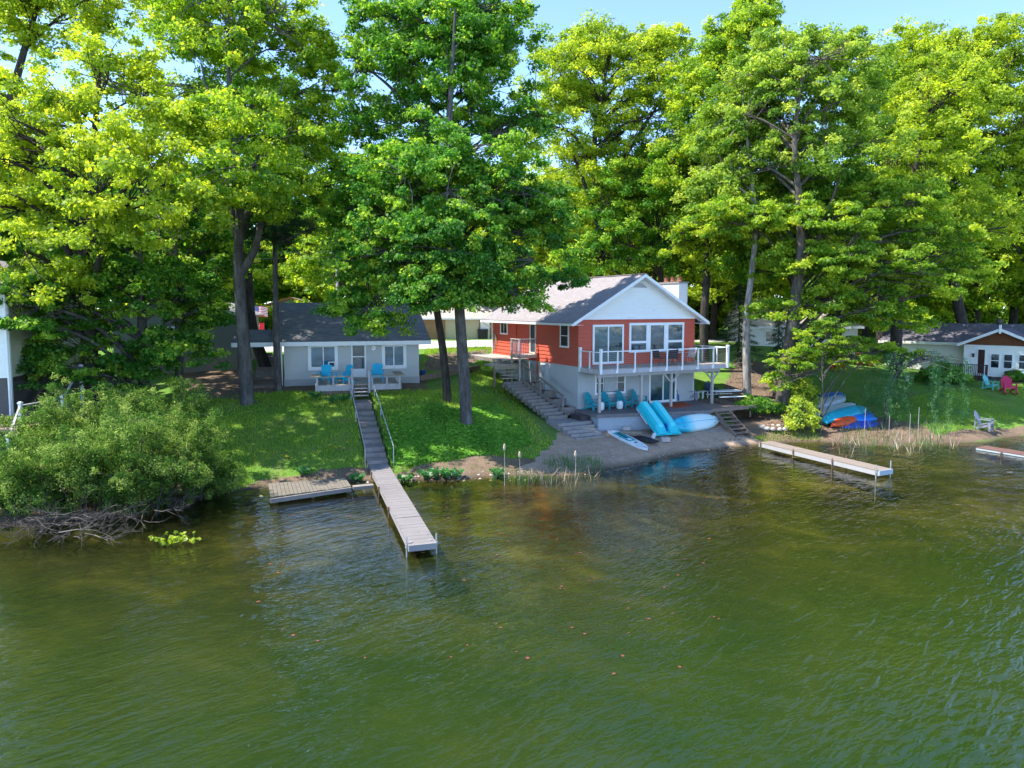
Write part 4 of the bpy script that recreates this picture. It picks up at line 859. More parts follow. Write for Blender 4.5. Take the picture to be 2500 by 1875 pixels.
# pink rocker: same family with long rockers instead of feet
pk = remat(copy_tree(teal0), {'teal_plastic': 'pink_plastic'}); pk.name = 'rocking_chair'; p = G(2461, 962); put(pk, p+Vector((0, 0, .12)), -.25, 'bright pink rocking chair on the right lawn', '', 'rocking chair'); pk.scale = (1.12,)*3; del pk['group']
for s in (-1, 1):
    MB().tube([(s*.32, -.62+.12*k, .02+.0*k+.028*((k-5)/5)**2*6-.12) for k in range(11)], .028, 8).build('rocker', 'pink_plastic', pk)
r2 = remat(copy_tree(teal0), {'teal_plastic': 'pink_plastic'}); p = G(2112, 892); put(r2, p, 1.0, 'pink chair half hidden by the maple leaves beside the cedar steps', '', 'chair'); r2.scale = (1.2,)*3; del r2['group']
bl0 = adirondack('deck_chair', 'cyan_plastic', 'square')
for k, (s, t_, rz, lb) in enumerate(((2.38, -2.1, -.1, 'bright blue square back deck chair in front of the left cottage window'), (3.5, -2.35, -.75, 'bright blue square back deck chair turned before the cottage door'),
                                    (5.45, -1.95, .05, 'bright blue square back deck chair below the right cottage window'))):
    c_ = bl0 if k == 0 else copy_tree(bl0)
    p = Matrix.Translation(CO)@Matrix.Rotation(CA, 4, 'Z')@Vector((s, t_, DZ)); put(c_, p, CA+rz-.2, lb, 'blue chairs on the cottage deck', 'chair'); c_.scale = (1.1, 1.05, 1.08)
# ------------------------------------------------------------------ balcony furniture
tb = empty('glass_table', Hx(6.1, -1.0, BZ), HA, 'round patio table with pale glass top on the balcony', 'table')
MB().lathe([(.55, .70), (.58, .715), (.58, .735), (.55, .74)], 28).build('tabletop', 'hull_grey', tb)
MB().lathe([(.6, .7), (.6, .73), (.585, .735), (.585, .7)], 28).build('rim', 'sling_tan', tb)
for k in range(4): a = k*math.pi/2+.4; MB().tube([(.1*math.cos(a), .1*math.sin(a), .68), (.08*math.cos(a), .08*math.sin(a), .4), (.42*math.cos(a), .42*math.sin(a), .01)], .018, 8).build('leg', 'sling_tan', tb)
def sling_chair(mat, frame):
    o = empty('sling_chair')
    m_ = MB(); pr = [(-.26, .44), (-.1, .41), (.1, .40), (.2, .43), (.27, .6), (.33, .8), (.38, .97)]
    for (y0, z0), (y1, z1) in zip(pr, pr[1:]): m_.bar((0, y0, z0), (0, y1, z1), .5, .018, (0, .3, 1))
    m_.build('sling_seat', mat, o)
    for s in (-1, 1):
        m_ = MB(); m_.tube([(s*.27, y, z) for y, z in pr], .015, 6); m_.tube([(s*.27, -.05, .41), (s*.29, -.3, .64), (s*.29, .1, .64), (s*.27, .29, .68)], .014, 6); m_.build('arm_frame', frame, o)
        MB().tube([(s*.28, -.28, .62), (s*.27, -.24, .02)], .014, 6).build('leg', frame, o); MB().tube([(s*.27, .1, .40), (s*.27, .28, .02)], .014, 6).build('leg', frame, o)
    return o
sc0 = sling_chair('sling_dark', 'dark_metal')
for k, (s, t_, rz, mt, lb) in enumerate(((4.9, -1.2, 1.75, None, 'dark sling chair at the left end of the balcony table'), (5.45, -1.75, 2.6, None, 'dark sling chair nearest the railing at the balcony table'),
                                    (6.75, -.42, -.5, None, 'dark sling chair between the balcony table and the window'), (7.25, -1.15, -1.4, 'sling_tan', 'sunlit tan sling chair right of the balcony table'))):
    c_ = sc0 if k == 0 else copy_tree(sc0)
    if mt: remat(c_, {'sling_dark': mt, 'dark_metal': 'sling_tan'})
    put(c_, Hx(s, t_, BZ), HA+rz, lb, 'sling chairs round the balcony table', 'chair')
# ------------------------------------------------------------------ patio things
ds0 = empty('drum_stool'); MB().lathe([(.13, 0), (.16, .04), (.185, .2), (.185, .28), (.16, .42), (.13, .46), (.0, .47)], 20).build('body', 'white_paint', ds0)
m_ = MB()
for z in (.1, .23, .36):
    for k in range(10): a = k*.628; rr = .178 if z != .23 else .187; m_.box(rr*math.cos(a)-.018, rr*math.cos(a)+.018, rr*math.sin(a)-.018, rr*math.sin(a)+.018, z-.02, z+.02)
m_.build('pattern', 'hull_white', ds0)
for k, (u, v, lb) in enumerate(((1467, 1001, 'white drum stool just right of the leftmost patio post'), (1513, 998, 'white drum stool between the second and third teal chairs'))):
    c_ = ds0 if k == 0 else copy_tree(ds0); put(c_, P(u, v, 1.7), .3, lb, 'white drum stools on the patio', 'stool')
tb0 = empty('side_table'); m_ = MB()
for k in range(5): m_.box(-.22+k*.09, -.22+k*.09+.08, -.22, .22, .45, .47)
m_.build('tabletop', 'white_paint', tb0)
for x in (-.19, .19):
    for y in (-.19, .19): MB().box(x-.02, x+.02, y-.02, y+.02, 0, .45).build('leg', 'white_paint', tb0)
for k, (u, v, lb) in enumerate(((1704, 974, 'white slatted side table touching the grey patio chair'), (1717, 972, 'white slatted side table next to the right patio post'))):
    c_ = tb0 if k == 0 else copy_tree(tb0); put(c_, P(u, v, 1.7), HA, lb, 'white side tables on the patio', 'table')
pt = empty('picnic_table', P(1776, 984, 1.73)+Vector((0, .35, 0)), R(16), 'white folding picnic table with two attached benches on the side deck', 'picnic table')
MB().box(-.92, .92, -.36, .36, .70, .74).build('tabletop', 'white_paint', pt, bev=.015)
for s in (-1, 1): MB().box(-.9, .9, s*.72-.13, s*.72+.13, .42, .455).build('bench', 'white_paint', pt, bev=.012)
for x in (-.65, .65):
    m_ = MB()
    for s in (-1, 1):
        m_.tube([(x, s*.25, .70), (x, s*.3, .02)], .018, 8); m_.tube([(x, s*.72, .42), (x, s*.78, .02)], .018, 8)
    m_.tube([(x, -.78, .02), (x, .78, .02)], .018, 8); m_.build('leg_frame', 'dark_metal', pt)
ru = MB(); q = [P(1608, 990, 1.706), P(1650, 996.5, 1.706), P(1692, 990.5, 1.706), P(1665, 981, 1.706)]; ru.prism([(p.x, p.y) for p in q], 2, 1.699, 1.712); tag(ru.build('door_mat', 'rug_orange'), 'orange red rug outside the lower sliding door', 'rug')
def bag(p, sc_, label):
    o = empty('beach_bag', p, HA, label, 'bag', 'black bags by the patio wall'); rings = []
    for k in range(9):
        z = k/8; r_ = .2*math.sin(math.pi*min(1, .25+z*.8))**.6*(1 if z < .95 else .5); rings.append([(r_*math.cos(a)*1.0, r_*.6*math.sin(a), z*.62) for a in np.linspace(0, 6.283, 13)[:-1]])
    m_ = MB(); m_.loft(rings); m_.build('body', 'black_tarp', o, smooth=True); MB().tube([(0, .02, .6), (.02, .05, .95), (0, .06, 1.0)], .012, 6).build('strap', 'black_plastic', o); MB().box(-.05, .03, -.15, -.115, .3, .4).build('patch', 'hull_white', o); o.scale = (sc_,)*3
bag(P(1533, 975, 1.7)+Vector((0, .35, 0)), .95, 'slim black bag hung behind the third teal chair'); bag(P(1545, 976, 1.7)+Vector((0, .4, 0)), 1.1, 'fuller black bag with white patch behind the third teal chair')
pd = empty('paddle', P(1658, 981, 1.7), HA, 'thin paddle leaning by the lower sliding door', 'paddle'); MB().tube([(.05, .1, .05), (-.05, .33, 1.25)], .014, 6).build('shaft', 'dark_metal', pd); MB().prism([(.03, .06), (.12, .1), (.1, .45), (.0, .42)], 1, .12, .15).build('blade', 'hull_blue_deep', pd)
# ------------------------------------------------------------------ boats on the sand
def hull(L, W, H, n=26, m=18, ex=2.3, rock=.12, flat=0, tail=0.0):
    """closed kayak hull lying keel up, bow +x, resting near z=0"""
    rings = []
    for i in range(n+1):
        x = -1+2*i/n; xx = max(-.999, min(.999, x)); tp = (1-abs(xx)**ex)**.72; tp = max(tp, tail if x < 0 else 0.02)
        w_ = W/2*tp; h = H*(.45+.55*tp); z0 = rock*abs(x)**2.4; ring = []
        for k in range(m):
            a = 2*math.pi*k/m; ca, sa = math.cos(a), math.sin(a); e = .75
            cy = math.copysign(abs(ca)**e, ca)*w_; cz = math.copysign(abs(sa)**e, sa)
            ring.append((x*L/2, cy, (h*.55*max(cz, 0)+h*.45*min(cz, 0))+H*.45-z0*(0 if cz < 0 else 1)+z0*.0))
        rings.append(ring)
    return MB().loft(rings)
def place(o, pa_, pb_, roll=0):                   # put local x axis from pa_ to pb_, origin at the middle
    pa_, pb_ = Vector(pa_), Vector(pb_); x = (pb_-pa_).normalized(); y = Vector((0, 0, 1)).cross(x).normalized(); z = x.cross(y)
    mt = Matrix((x, y, z)).transposed().to_4x4()@Matrix.Rotation(roll, 4, 'X'); mt.translation = (pa_+pb_)/2; o.matrix_world = mt
# pedal boat: two long hulls side by side, leaning on the patio edge bottom out
pb = empty('pedal_boat', (0, 0, 0), 0, 'bright cyan twin hulled pedal boat leaning bottom out on the patio edge', 'pedal boat')
def ppoly(xs, prof): return [[(x, y, z) for y, z in prof(x)] for x in xs]
for sgn in (-1, 1):
    rings = []; rings2 = []
    for i in range(15):
        x = -1.2+2.4*i/14; e = min(1, (1.2-x)/.5+.02) if x > .7 else 1; e = max(e, .15); w_ = .31*(.82+.18*e); h = .30*e+.04
        c = sgn*.42+ (sgn*-.0)
        rings.append([(x, c-w_-.06, 0), (x, c-w_, h*.7), (x, c-w_*.55, h), (x, c+w_*.55, h), (x, c+w_, h*.7), (x, c+w_+.06, 0)])
        rings2.append([(x, c-w_*.5, h+.002), (x, c-w_*.42, h+.02), (x, c+w_*.42, h+.02), (x, c+w_*.5, h+.002)])
    MB().loft(rings).build('hull', 'hull_cyan', pb, bev=.03); MB().loft(rings2[:-2]).build('hull_bottom', 'hull_cyan_light', pb)
MB().box(-1.15, .95, -.12, .12, -.02, .04).build('tunnel', 'hull_blue_deep', pb); MB().box(-1.25, 1.22, -.86, .86, -.06, .0).build('deck_rim', 'hull_cyan', pb, bev=.02)
MB().prism([(.55, .04), (.85, .04), (.8, .3), (.62, .34)], 1, -.03, .03).build('paddle_wheel', 'hull_blue_deep', pb); MB().prism([(-1.2, .03), (-1.35, .03), (-1.38, .26), (-1.25, .2)], 1, -.02, .02).build('rudder', 'black_plastic', pb)
MB().bar((-1.1, -.9, -.08), (.2, -.9, -.08), .03, .05).build('side_rail', 'white_paint', pb)
xa = (P(1638, 1068, .55)+Vector((0, -.2, 0))); xb = P(1578, 983, 2.15); X = (xa-xb).normalized(); Yv = Vector((math.cos(HA-.12), math.sin(HA-.12), 0)); Yv = (Yv-X*X.dot(Yv)).normalized(); Zv = X.cross(Yv)
if Zv.y > 0: Yv = -Yv; Zv = X.cross(Yv)
mt = Matrix((X, Yv, Zv)).transposed().to_4x4(); mt.translation = (xa+xb)/2+Zv*.02; pb.matrix_world = mt; pb.scale = (1.02, .93, .93)
# two tone tandem kayak on its side against the block wall
m, t, b = _new('hull_fade'); v = coords(t); sx = N(t, 'SeparateXYZ'); t.links.new(v, sx.inputs[0]); mr = N(t, 'MapRange'); mr.inputs['From Min'].default_value = -1.1; mr.inputs['From Max'].default_value = -.1; t.links.new(sx.outputs[0], mr.inputs[0])
nn = noise(t, v, 3, 4); ad = N(t, 'Math', operation='MULTIPLY_ADD'); t.links.new(nn, ad.inputs[0]); ad.inputs[1].default_value = .5; ad.inputs[2].default_value = -.25; a2 = N(t, 'Math', operation='ADD'); t.links.new(ad.outputs[0], a2.inputs[0]); t.links.new(mr.outputs[0], a2.inputs[1])
col = ramp(t, a2.outputs[0], [(.1, (.01, .42, .58)), (.5, (.2, .6, .68)), (.9, (.58, .72, .72))]); t.links.new(col, b.inputs['Base Color']); b.inputs['Roughness'].default_value = .4
kk = empty('tandem_kayak', (0, 0, 0), 0, 'white kayak fading to teal lying on its side against the block wall', 'kayak')
hull(4.0, 1.02, .5, rock=.06, ex=2.6).build('hull', 'hull_fade', kk, smooth=True); MB().tube([(x, 0, .50-.055*abs(x/1.9)**2.4) for x in np.linspace(-1.75, 1.75, 15)], .014, 6).build('keel', 'hull_teal', kk)
sc_ = MB()
for x in (-1.1, -.5, .1, .7, 1.3):
    for y in (-.2, .2): sc_.lathe([(.025, 0), (.03, .012), (.02, .014)], 8, (x, y, .445))
sc_.build('scupper_rings', 'black_plastic', kk)
p0, p1 = P(1634, 1044, .95), P(1746, 1029, .98); dd = (p1-p0).normalized(); place(kk, p0-dd*.15, p0+dd*3.7, R(58))
# stand up board on the sand
sb = empty('paddle_board', (0, 0, 0), 0, 'white stand up paddle board with teal pad lying on the sand', 'paddle board')
prof = [(-1.55, .22), (-1.4, .3), (-.9, .375), (0, .40), (.7, .375), (1.2, .27), (1.45, .13), (1.56, .02)]
pol = [(x, -y) for x, y in prof]+[(x, y) for x, y in prof[::-1]]
MB().prism(pol, 2, .0, .12).build('board', 'hull_white', sb, bev=.03)
def pad(x0, x1, w_, name, mat, z=.122): p = [(x, -w_*(1-.25*max(0, x/1.2)**2)) for x in np.linspace(x0, x1, 8)]; MB().prism(p+[(x, -y) for x, y in p[::-1]], 2, z, z+.006).build(name, mat, sb)
pad(-1.05, .35, .27, 'deck_pad', 'pad_teal'); pad(-.95, -.1, .055, 'pad_stripe', 'pad_black', .13); MB().box(-.02, .22, -.1, .1, .129, .136).build('pad_patch', 'hull_white', sb)
for x, y in ((-1.4, .12), (-1.4, -.12), (-.3, .34), (-.3, -.34), (1.35, 0)): MB().tube([(x-.05, y, .12), (x-.03, y, .15), (x+.03, y, .15), (x+.05, y, .12)], .01, 6).build('grab_handle', 'black_plastic', sb)
MB().lathe([(.09, 0), (.09, .008), (0, .01)], 14, (.62, .0, .122)).build('valve_cap', 'black_plastic', sb)
for x, y in ((.45, .22), (.45, -.22), (.95, .16), (.95, -.16)): MB().lathe([(.02, 0), (.02, .012), (0, .014)], 8, (x, y, .122)).build('tie_ring', 'black_plastic', sb)
pa_, pb_ = G(1490, 1056), G(1580, 1102); pa_.z += .05; pb_.z += .04; place(sb, pa_, pb_); sb.scale = ((pb_-pa_).length/3.1,)*1+(1.0, 1.0)
# clutter at the foot of the wall
bx = empty('wooden_step_box', G(1541, 1065), -.35, 'low tan wooden step box on the sand behind the paddle board', 'step box')
for k in range(3): MB().box(-.55, .55, -.2+k*.14, -.2+k*.14+.12, .2, .24).build('slat', 'tan_timber', bx)
MB().box(-.55, .55, -.2, -.16, 0, .2).build('front_board', 'brown_timber', bx); MB().box(.5, .55, -.16, .2, 0, .2).build('end_board', 'tan_timber', bx)
def cblock(p, rz, label):
    o = empty('concrete_block', p, rz, label, 'concrete block', 'loose concrete blocks on the sand'); m_ = MB()
    for y0, y1 in ((-.1, -.065), (.065, .1)): m_.box(-.2, .2, y0, y1, 0, .2)
    for x in (-.2, -.018, .165): m_.box(x, x+.035, -.065, .065, 0, .2)
    m_.build('block', 'concrete_block', o); return o
cblock(G(1530, 1056)+Vector((0, .1, .12)), .2, 'pale concrete block behind the wooden step box'); cblock(G(1623, 1077)+Vector((0, -.1, 0)), .15, 'tan concrete block propping the pedal boat').scale = (1.15, 1.3, 1.2)
tp_ = MB(); r = np.random.RandomState(3); g_ = G(1572, 1076); rings = []
for i in range(9):
    x = -.85+i*.21; hgt = .22*math.sin(math.pi*(i+.5)/9)+.03; rings.append([(x+r.randn()*.03, (.3*math.cos(a))*(.5+.5*math.sin(math.pi*(i+.6)/9.4))+r.randn()*.025, max(0, hgt*math.sin(a))+r.rand()*.03) for a in np.linspace(0, math.pi, 8)])
o_ = tp_.loft(rings).build('boat_cover', 'black_tarp', smooth=True); o_.location = g_; o_.rotation_euler = (0, 0, -.75); tag(o_, 'crumpled black boat cover on the sand beside the pedal boat', 'cover')
mb_ = MB().prism([(-.1, 0), (.1, 0), (.06, .5), (-.08, .45)], 1, -.06, .06).build('white_jug', 'hull_white'); mb_.location = G(1587, 1078)+Vector((.1, .1, 0)); mb_.rotation_euler = (.3, .25, .3); tag(mb_, 'white plastic panel against the lower end of the pedal boat', 'panel')
# ------------------------------------------------------------------ kayak pile on the right
def kayak(name, pa_, pb_, W, H, mat, label, cat='kayak', roll=0., ex=2.3, seat=False, tail=0.):
    o = empty(name, (0, 0, 0), 0, label, cat, 'boats piled on the right bank'); L = (Vector(pb_)-Vector(pa_)).length
    hull(L, W, H, ex=ex, tail=tail).build('hull', mat, o, smooth=True)
    MB().tube([(x*L/2, 0, H+.002-.12*abs(x)**2.4*(1)) for x in np.linspace(-.8, .8, 11)], .012, 6).build('keel', mat, o)
    for s in (-1, 1): MB().tube([(s*L*.43-.05, 0, H*.72), (s*L*.43, 0, H*.9), (s*L*.43+.05, 0, H*.72)], .012, 6).build('carry_handle', 'black_plastic', o)
    place(o, pa_, pb_, roll); return o
def Z(u, v, y): return Q(u, v, y)
kayak('kayak', Z(2044, 1038, 41.2)+Vector((0, 0, -.32)), Z(2162, 1036, 42.0)+Vector((0, 0, -.3)), .78, .5, 'hull_purple_blue', 'dark purple blue kayak lowest and nearest the reeds', roll=R(28))
kayak('kayak', Z(2054, 1026, 41.9)+Vector((0, 0, -.2)), Z(2140, 1022, 42.6)+Vector((0, 0, -.2)), .72, .5, 'hull_bright_blue', 'bright blue kayak just above the dark purple one', roll=R(22))
kayak('kayak', Z(2028, 1034, 40.8)+Vector((0, 0, -.25)), Z(2092, 1019, 42.2)+Vector((0, 0, -.2)), .7, .42, 'hull_orange', 'orange red kayak wedged between the teal boat and the blue kayaks', roll=R(20))
kayak('kayak', Z(2060, 1014, 42.6)+Vector((0, 0, -.15)), Z(2133, 1012, 43.3)+Vector((0, 0, -.15)), .72, .4, 'hull_blue_deep', 'deep blue kayak behind the bright blue one', roll=R(18))
kayak('kayak', Z(2070, 1008, 43.4)+Vector((0, 0, -.2)), Z(2136, 1008, 44.0)+Vector((0, 0, -.2)), .7, .4, 'hull_green', 'green kayak at the back right of the boat pile', roll=R(10))
kayak('canoe', Z(2006, 1027, 41.2)+Vector((0, 0, -.2)), Z(2112, 994, 43.6)+Vector((0, 0, -.2)), .95, .48, 'hull_teal', 'large upturned teal boat lying across the top of the pile', 'boat', R(24), 3.6, tail=.6)
kayak('kayak', Z(1982, 1016, 42.6)+Vector((0, 0, -.2)), Z(2088, 984, 44.6)+Vector((0, 0, -.2)), .8, .42, 'hull_pale', 'pale grey green kayak behind the teal boat', roll=R(18))
kayak('canoe', Z(1990, 995, 43.6)+Vector((0, 0, -.15)), Z(2062, 968, 45.4)+Vector((0, 0, -.25)), .95, .5, 'hull_grey', 'light grey upturned canoe near the top of the pile', 'canoe', R(12), 2.8)
kayak('kayak', Z(1998, 972, 44.6)+Vector((0, 0, -.15)), Z(2062, 962, 46.0)+Vector((0, 0, -.2)), .9, .4, 'tarp_blue', 'blue kayak furthest back in the boat pile under the leaves', roll=R(10))
kayak('kayak', Z(1962, 1016, 43.0)+Vector((0, 0, -.25)), Z(1995, 985, 44.6)+Vector((0, 0, -.3)), .8, .42, 'hull_blue_deep', 'dark blue kayak at the left end of the pile beside the yellow shrub', roll=R(10))
# fire ring
fp = empty('fire_ring', G(1890, 1046), 0, 'ring of pale stones round a fire pit on the sandy bank', 'fire pit')
for k in range(13):
    a = k*.483; rr = .55+random.uniform(-.05, .05); s = random.uniform(.1, .16); m_ = MB()
    rings = [[(rr*math.cos(a)*1.35+s*1.3*math.cos(q)*sq*(1+.15*math.sin(3*q+k)), rr*math.sin(a)+s*math.sin(q)*sq, zz) for q in np.linspace(0, 6.283, 9)[:-1]] for zz, sq in ((-.03, .8), (.05, 1), (.13, .8), (.17, .35))]
    m_.loft(rings).build('stone', 'rock', fp, smooth=False, bev=.02)
MB().lathe([(.5, -.02), (.42, .03), (.0, .03)], 16).build('ash_bed', 'mulch', fp)
sk = G(1908, 1046); tag(MB().tube([sk, sk+Vector((.55, .3, .9)), sk+Vector((.75, .4, 1.35))], [.035, .03, .022], 7).build('leaning_stick', 'twig_grey'), 'pale stick leaning beside the fire ring', 'stick')
# stump, bucket, bird house, stakes
s_ = G(66, 1094); st2 = empty('tree_stump', s_, 0, 'short sawn tree stump beside the white stair posts', 'stump'); MB().lathe([(.26, -.1), (.2, .1), (.18, .38)], 14).build('trunk', 'bark_grey', st2); MB().lathe([(.175, .381), (.17, .385), (0, .386)], 14).build('cut_face', 'concrete_block', st2)
p = G(1032, 918); bk_ = empty('blue_bucket', p, 0, 'small blue tub against the right cottage wall', 'tub'); MB().lathe([(.16, 0), (.22, .4), (.2, .4), (.15, .03)], 16).build('tub', 'blue_bucket', bk_); MB().lathe([(.22, .38), (.235, .4), (.22, .42)], 16).build('rim', 'blue_bucket', bk_)
p = Q(2215, 920, 44.5); gz = zg(p.x, p.y); bh = empty('bird_feeder', (p.x, p.y, gz), 0, 'white lantern shaped bird feeder on a thin pole among the willow branches', 'bird feeder')
MB().tube([(0, 0, 0), (0, 0, p.z-gz-.25)], .02, 8).build('pole', 'dark_metal', bh); MB().lathe([(.09, 0), (.11, .03), (.08, .06), (.1, .18), (.07, .25), (.12, .33), (.0, .45)], 14, (0, 0, p.z-gz-.3)).build('feeder', 'white_paint', bh)
for k, (u, v, h) in enumerate(((2170, 1062, 1.35), (2241, 1062, 1.9), (2220, 1080, 1.9), (2110, 1066, 1.9))):
    p = G(u, v); tag(MB().tube([(p.x, p.y, p.z-.2), (p.x+.03*math.sin(k*3), p.y, p.z+h*.85)], .013, 7).build('shore_stake', 'post_tan'), ['shortest thin stake beside the dark purple kayak', 'tall stake standing furthest right in the reeds', 'stake in the water in front of the willow curtain', 'leftmost thin stake in front of the boat pile'][k], 'stake', 'thin stakes in the reeds')
# ------------------------------------------------------------------ outbuilding beside the cottage
ob = empty('outbuilding', (-18.75, 47.4, 4.1), R(6), 'green grey outbuilding with pale roof edge behind the left maples', 'outbuilding')
f = MB(); f.prism([(-8, 0), (0, 0), (0, 2.95), (-4, 4.35), (-8, 2.95)], 1, 0, 6); f.build('wall', 'green_grey_wall', ob); MB().box(-8.02, .02, -.02, 6, -1.4, 0).build('foundation', 'stone_foundation', ob)
rf = MB(); slab(rf, [(.4, -.35, 2.95), (.4, 6.3, 2.95), (-4, 6.3, 4.55), (-4, -.35, 4.55)], .1); slab(rf, [(-4, -.35, 4.55), (-4, 6.3, 4.55), (-8.4, 6.3, 2.95), (-8.4, -.35, 2.95)], .1); r_ = rf.build('roof', 'roof_mauve', ob)
MB().bar((.4, -.38, 2.93), (-4, -.38, 4.53), .05, .18).build('rake_board', 'cream_siding', r_); MB().bar((-8.4, -.38, 2.93), (-4, -.38, 4.53), .05, .18).build('rake_board', 'cream_siding', r_)
win(ob, 'x', 0, -1, -5.2, -4.0, 1.0, 2.2, .1, (-4.6,), 'dark_glass')
# ------------------------------------------------------------------ house at the left edge
lh = empty('left_house', (-23.2, 32.0, 4.35), R(106.5), 'sage clapboard house at the left edge of the picture', 'house')
# local x runs back along the visible wall, local -y faces right
f = MB(); siding(f, 0, 11, 0, 4.0, 0, -1, .19); f.box(.02, 10.98, .03, 7, -.0, 4.0); f.build('wall', 'sage_siding', lh)
f = MB(); siding(f, -.0, 7, 0, 4.0, 0, -1, .19, axis=1); f.build('front_wall', 'white_siding', lh)
MB().box(.05, 11, .06, 7, -3.4, -.0).build('foundation', 'dark_foundation', lh); MB().box(.0, 11, -.03, .05, -.22, -.0).build('sill_board', 'dark_metal', lh)
MB().box(-.09, .06, -.09, .05, -2.6, 4.0).build('corner_board', 'white_paint', lh); MB().tube([(-.16, -.02, 4.0), (-.16, -.02, -2.4)], .05, 8).build('downspout', 'white_paint', lh)
rf = MB(); slab(rf, [(-.5, -.6, 3.9), (11.5, -.6, 3.9), (11.5, 3.5, 5.9), (-.5, 3.5, 5.9)], .12); slab(rf, [(-.5, 3.5, 5.9), (11.5, 3.5, 5.9), (11.5, 7.6, 3.9), (-.5, 7.6, 3.9)], .12); rf.build('roof', 'roof_mauve', lh)
em = MB(); em.box(4.6, 4.9, -.2, -.03, 1.2, 1.75); e_ = em.build('meter_box', 'dark_metal', lh); MB().prism([(4.0+.14*math.cos(a), .75+.14*math.sin(a)) for a in np.linspace(0, 6.28, 14)[:-1]], 1, -.2, -.03).build('meter', 'dark_metal', lh)
cp_ = MB(); cp_.tube([(4.75, -.08, 1.75), (4.75, -.08, 3.9)], .04, 8); cp_.tube([(4.7, -.08, 1.2), (4.7, -.08, -.3)], .03, 8); cp_.tube([(4.05, -.08, .6), (4.05, -.08, -.3)], .02, 8); cp_.box(3.3, 3.45, -.05, 0, -.0, 3.8); cp_.build('conduit', 'grey_plastic', lh)
win(lh, 'x', -.03, -1, 7.2, 8.3, 1.2, 2.6, .1, (7.75,), 'dark_glass')
ls = empty('left_house_stairs', (0, 0, 0), 0, 'brown stair and landing with white posts at the left house', 'stairs')
pz = 2.36
MB().prism([(-24.6, 29.6), (-21.3, 29.75), (-21.0, 32.4), (-24.4, 32.2)], 2, pz-.1, pz).build('landing', 'patio_boards_brown', ls); MB().bar((-24.6, 29.58, pz-.15), (-21.3, 29.72, pz-.15), .05, .26).build('skirt', 'brown_timber', ls); MB().bar((-21.28, 29.7, pz-.15), (-20.98, 32.4, pz-.15), .05, .26).build('skirt', 'brown_timber', ls)
for k in range(7): y = 32.5+k*.36; MB().bar((-22.9-.10*k, y, pz+.17*(k+1)), (-21.1-.10*k, y+.05, pz+.17*(k+1)), .3, .05).build('tread', 'brown_timber', ls)
for k in range(4): MB().bar((-24.0, 29.4-k*.3, pz-.2-.2*k), (-21.75, 29.45-k*.3, pz-.2-.2*k), .28, .05).build('tread', 'brown_timber', ls)
for s in (-22.0, -22.95): MB().bar((s, 32.3, pz), (s-.7, 35.0, pz+1.2), .05, .25).build('stringer', 'brown_timber', ls)
PT = [Vector((-20.9, 28.55, 1.2)), Vector((-21.32, 29.95, pz)), Vector((-21.05, 32.35, pz)), Vector((-21.75, 35.0, pz+1.2))]
for k, p in enumerate(PT):
    m_ = MB(); q = p+Vector((0, 0, 1.08)); b0 = min(p.z, zg(p.x, p.y))-.1 if k in (0, 3) else p.z-.3; m_.box(p.x-.06, p.x+.06, p.y-.06, p.y+.06, b0, q.z); m_.box(p.x-.085, p.x+.085, p.y-.085, p.y+.085, q.z, q.z+.04); m_.prism([(p.x-.05, p.y-.05), (p.x+.05, p.y-.05), (p.x+.05, p.y+.05), (p.x-.05, p.y+.05)], 2, q.z+.04, q.z+.08); m_.build('post', 'white_paint', ls)
for a, b_ in zip(PT, PT[1:]): MB().bar(a+Vector((0, 0, .98)), b_+Vector((0, 0, .98)), .09, .05).build('handrail', 'lilac_timber', ls)
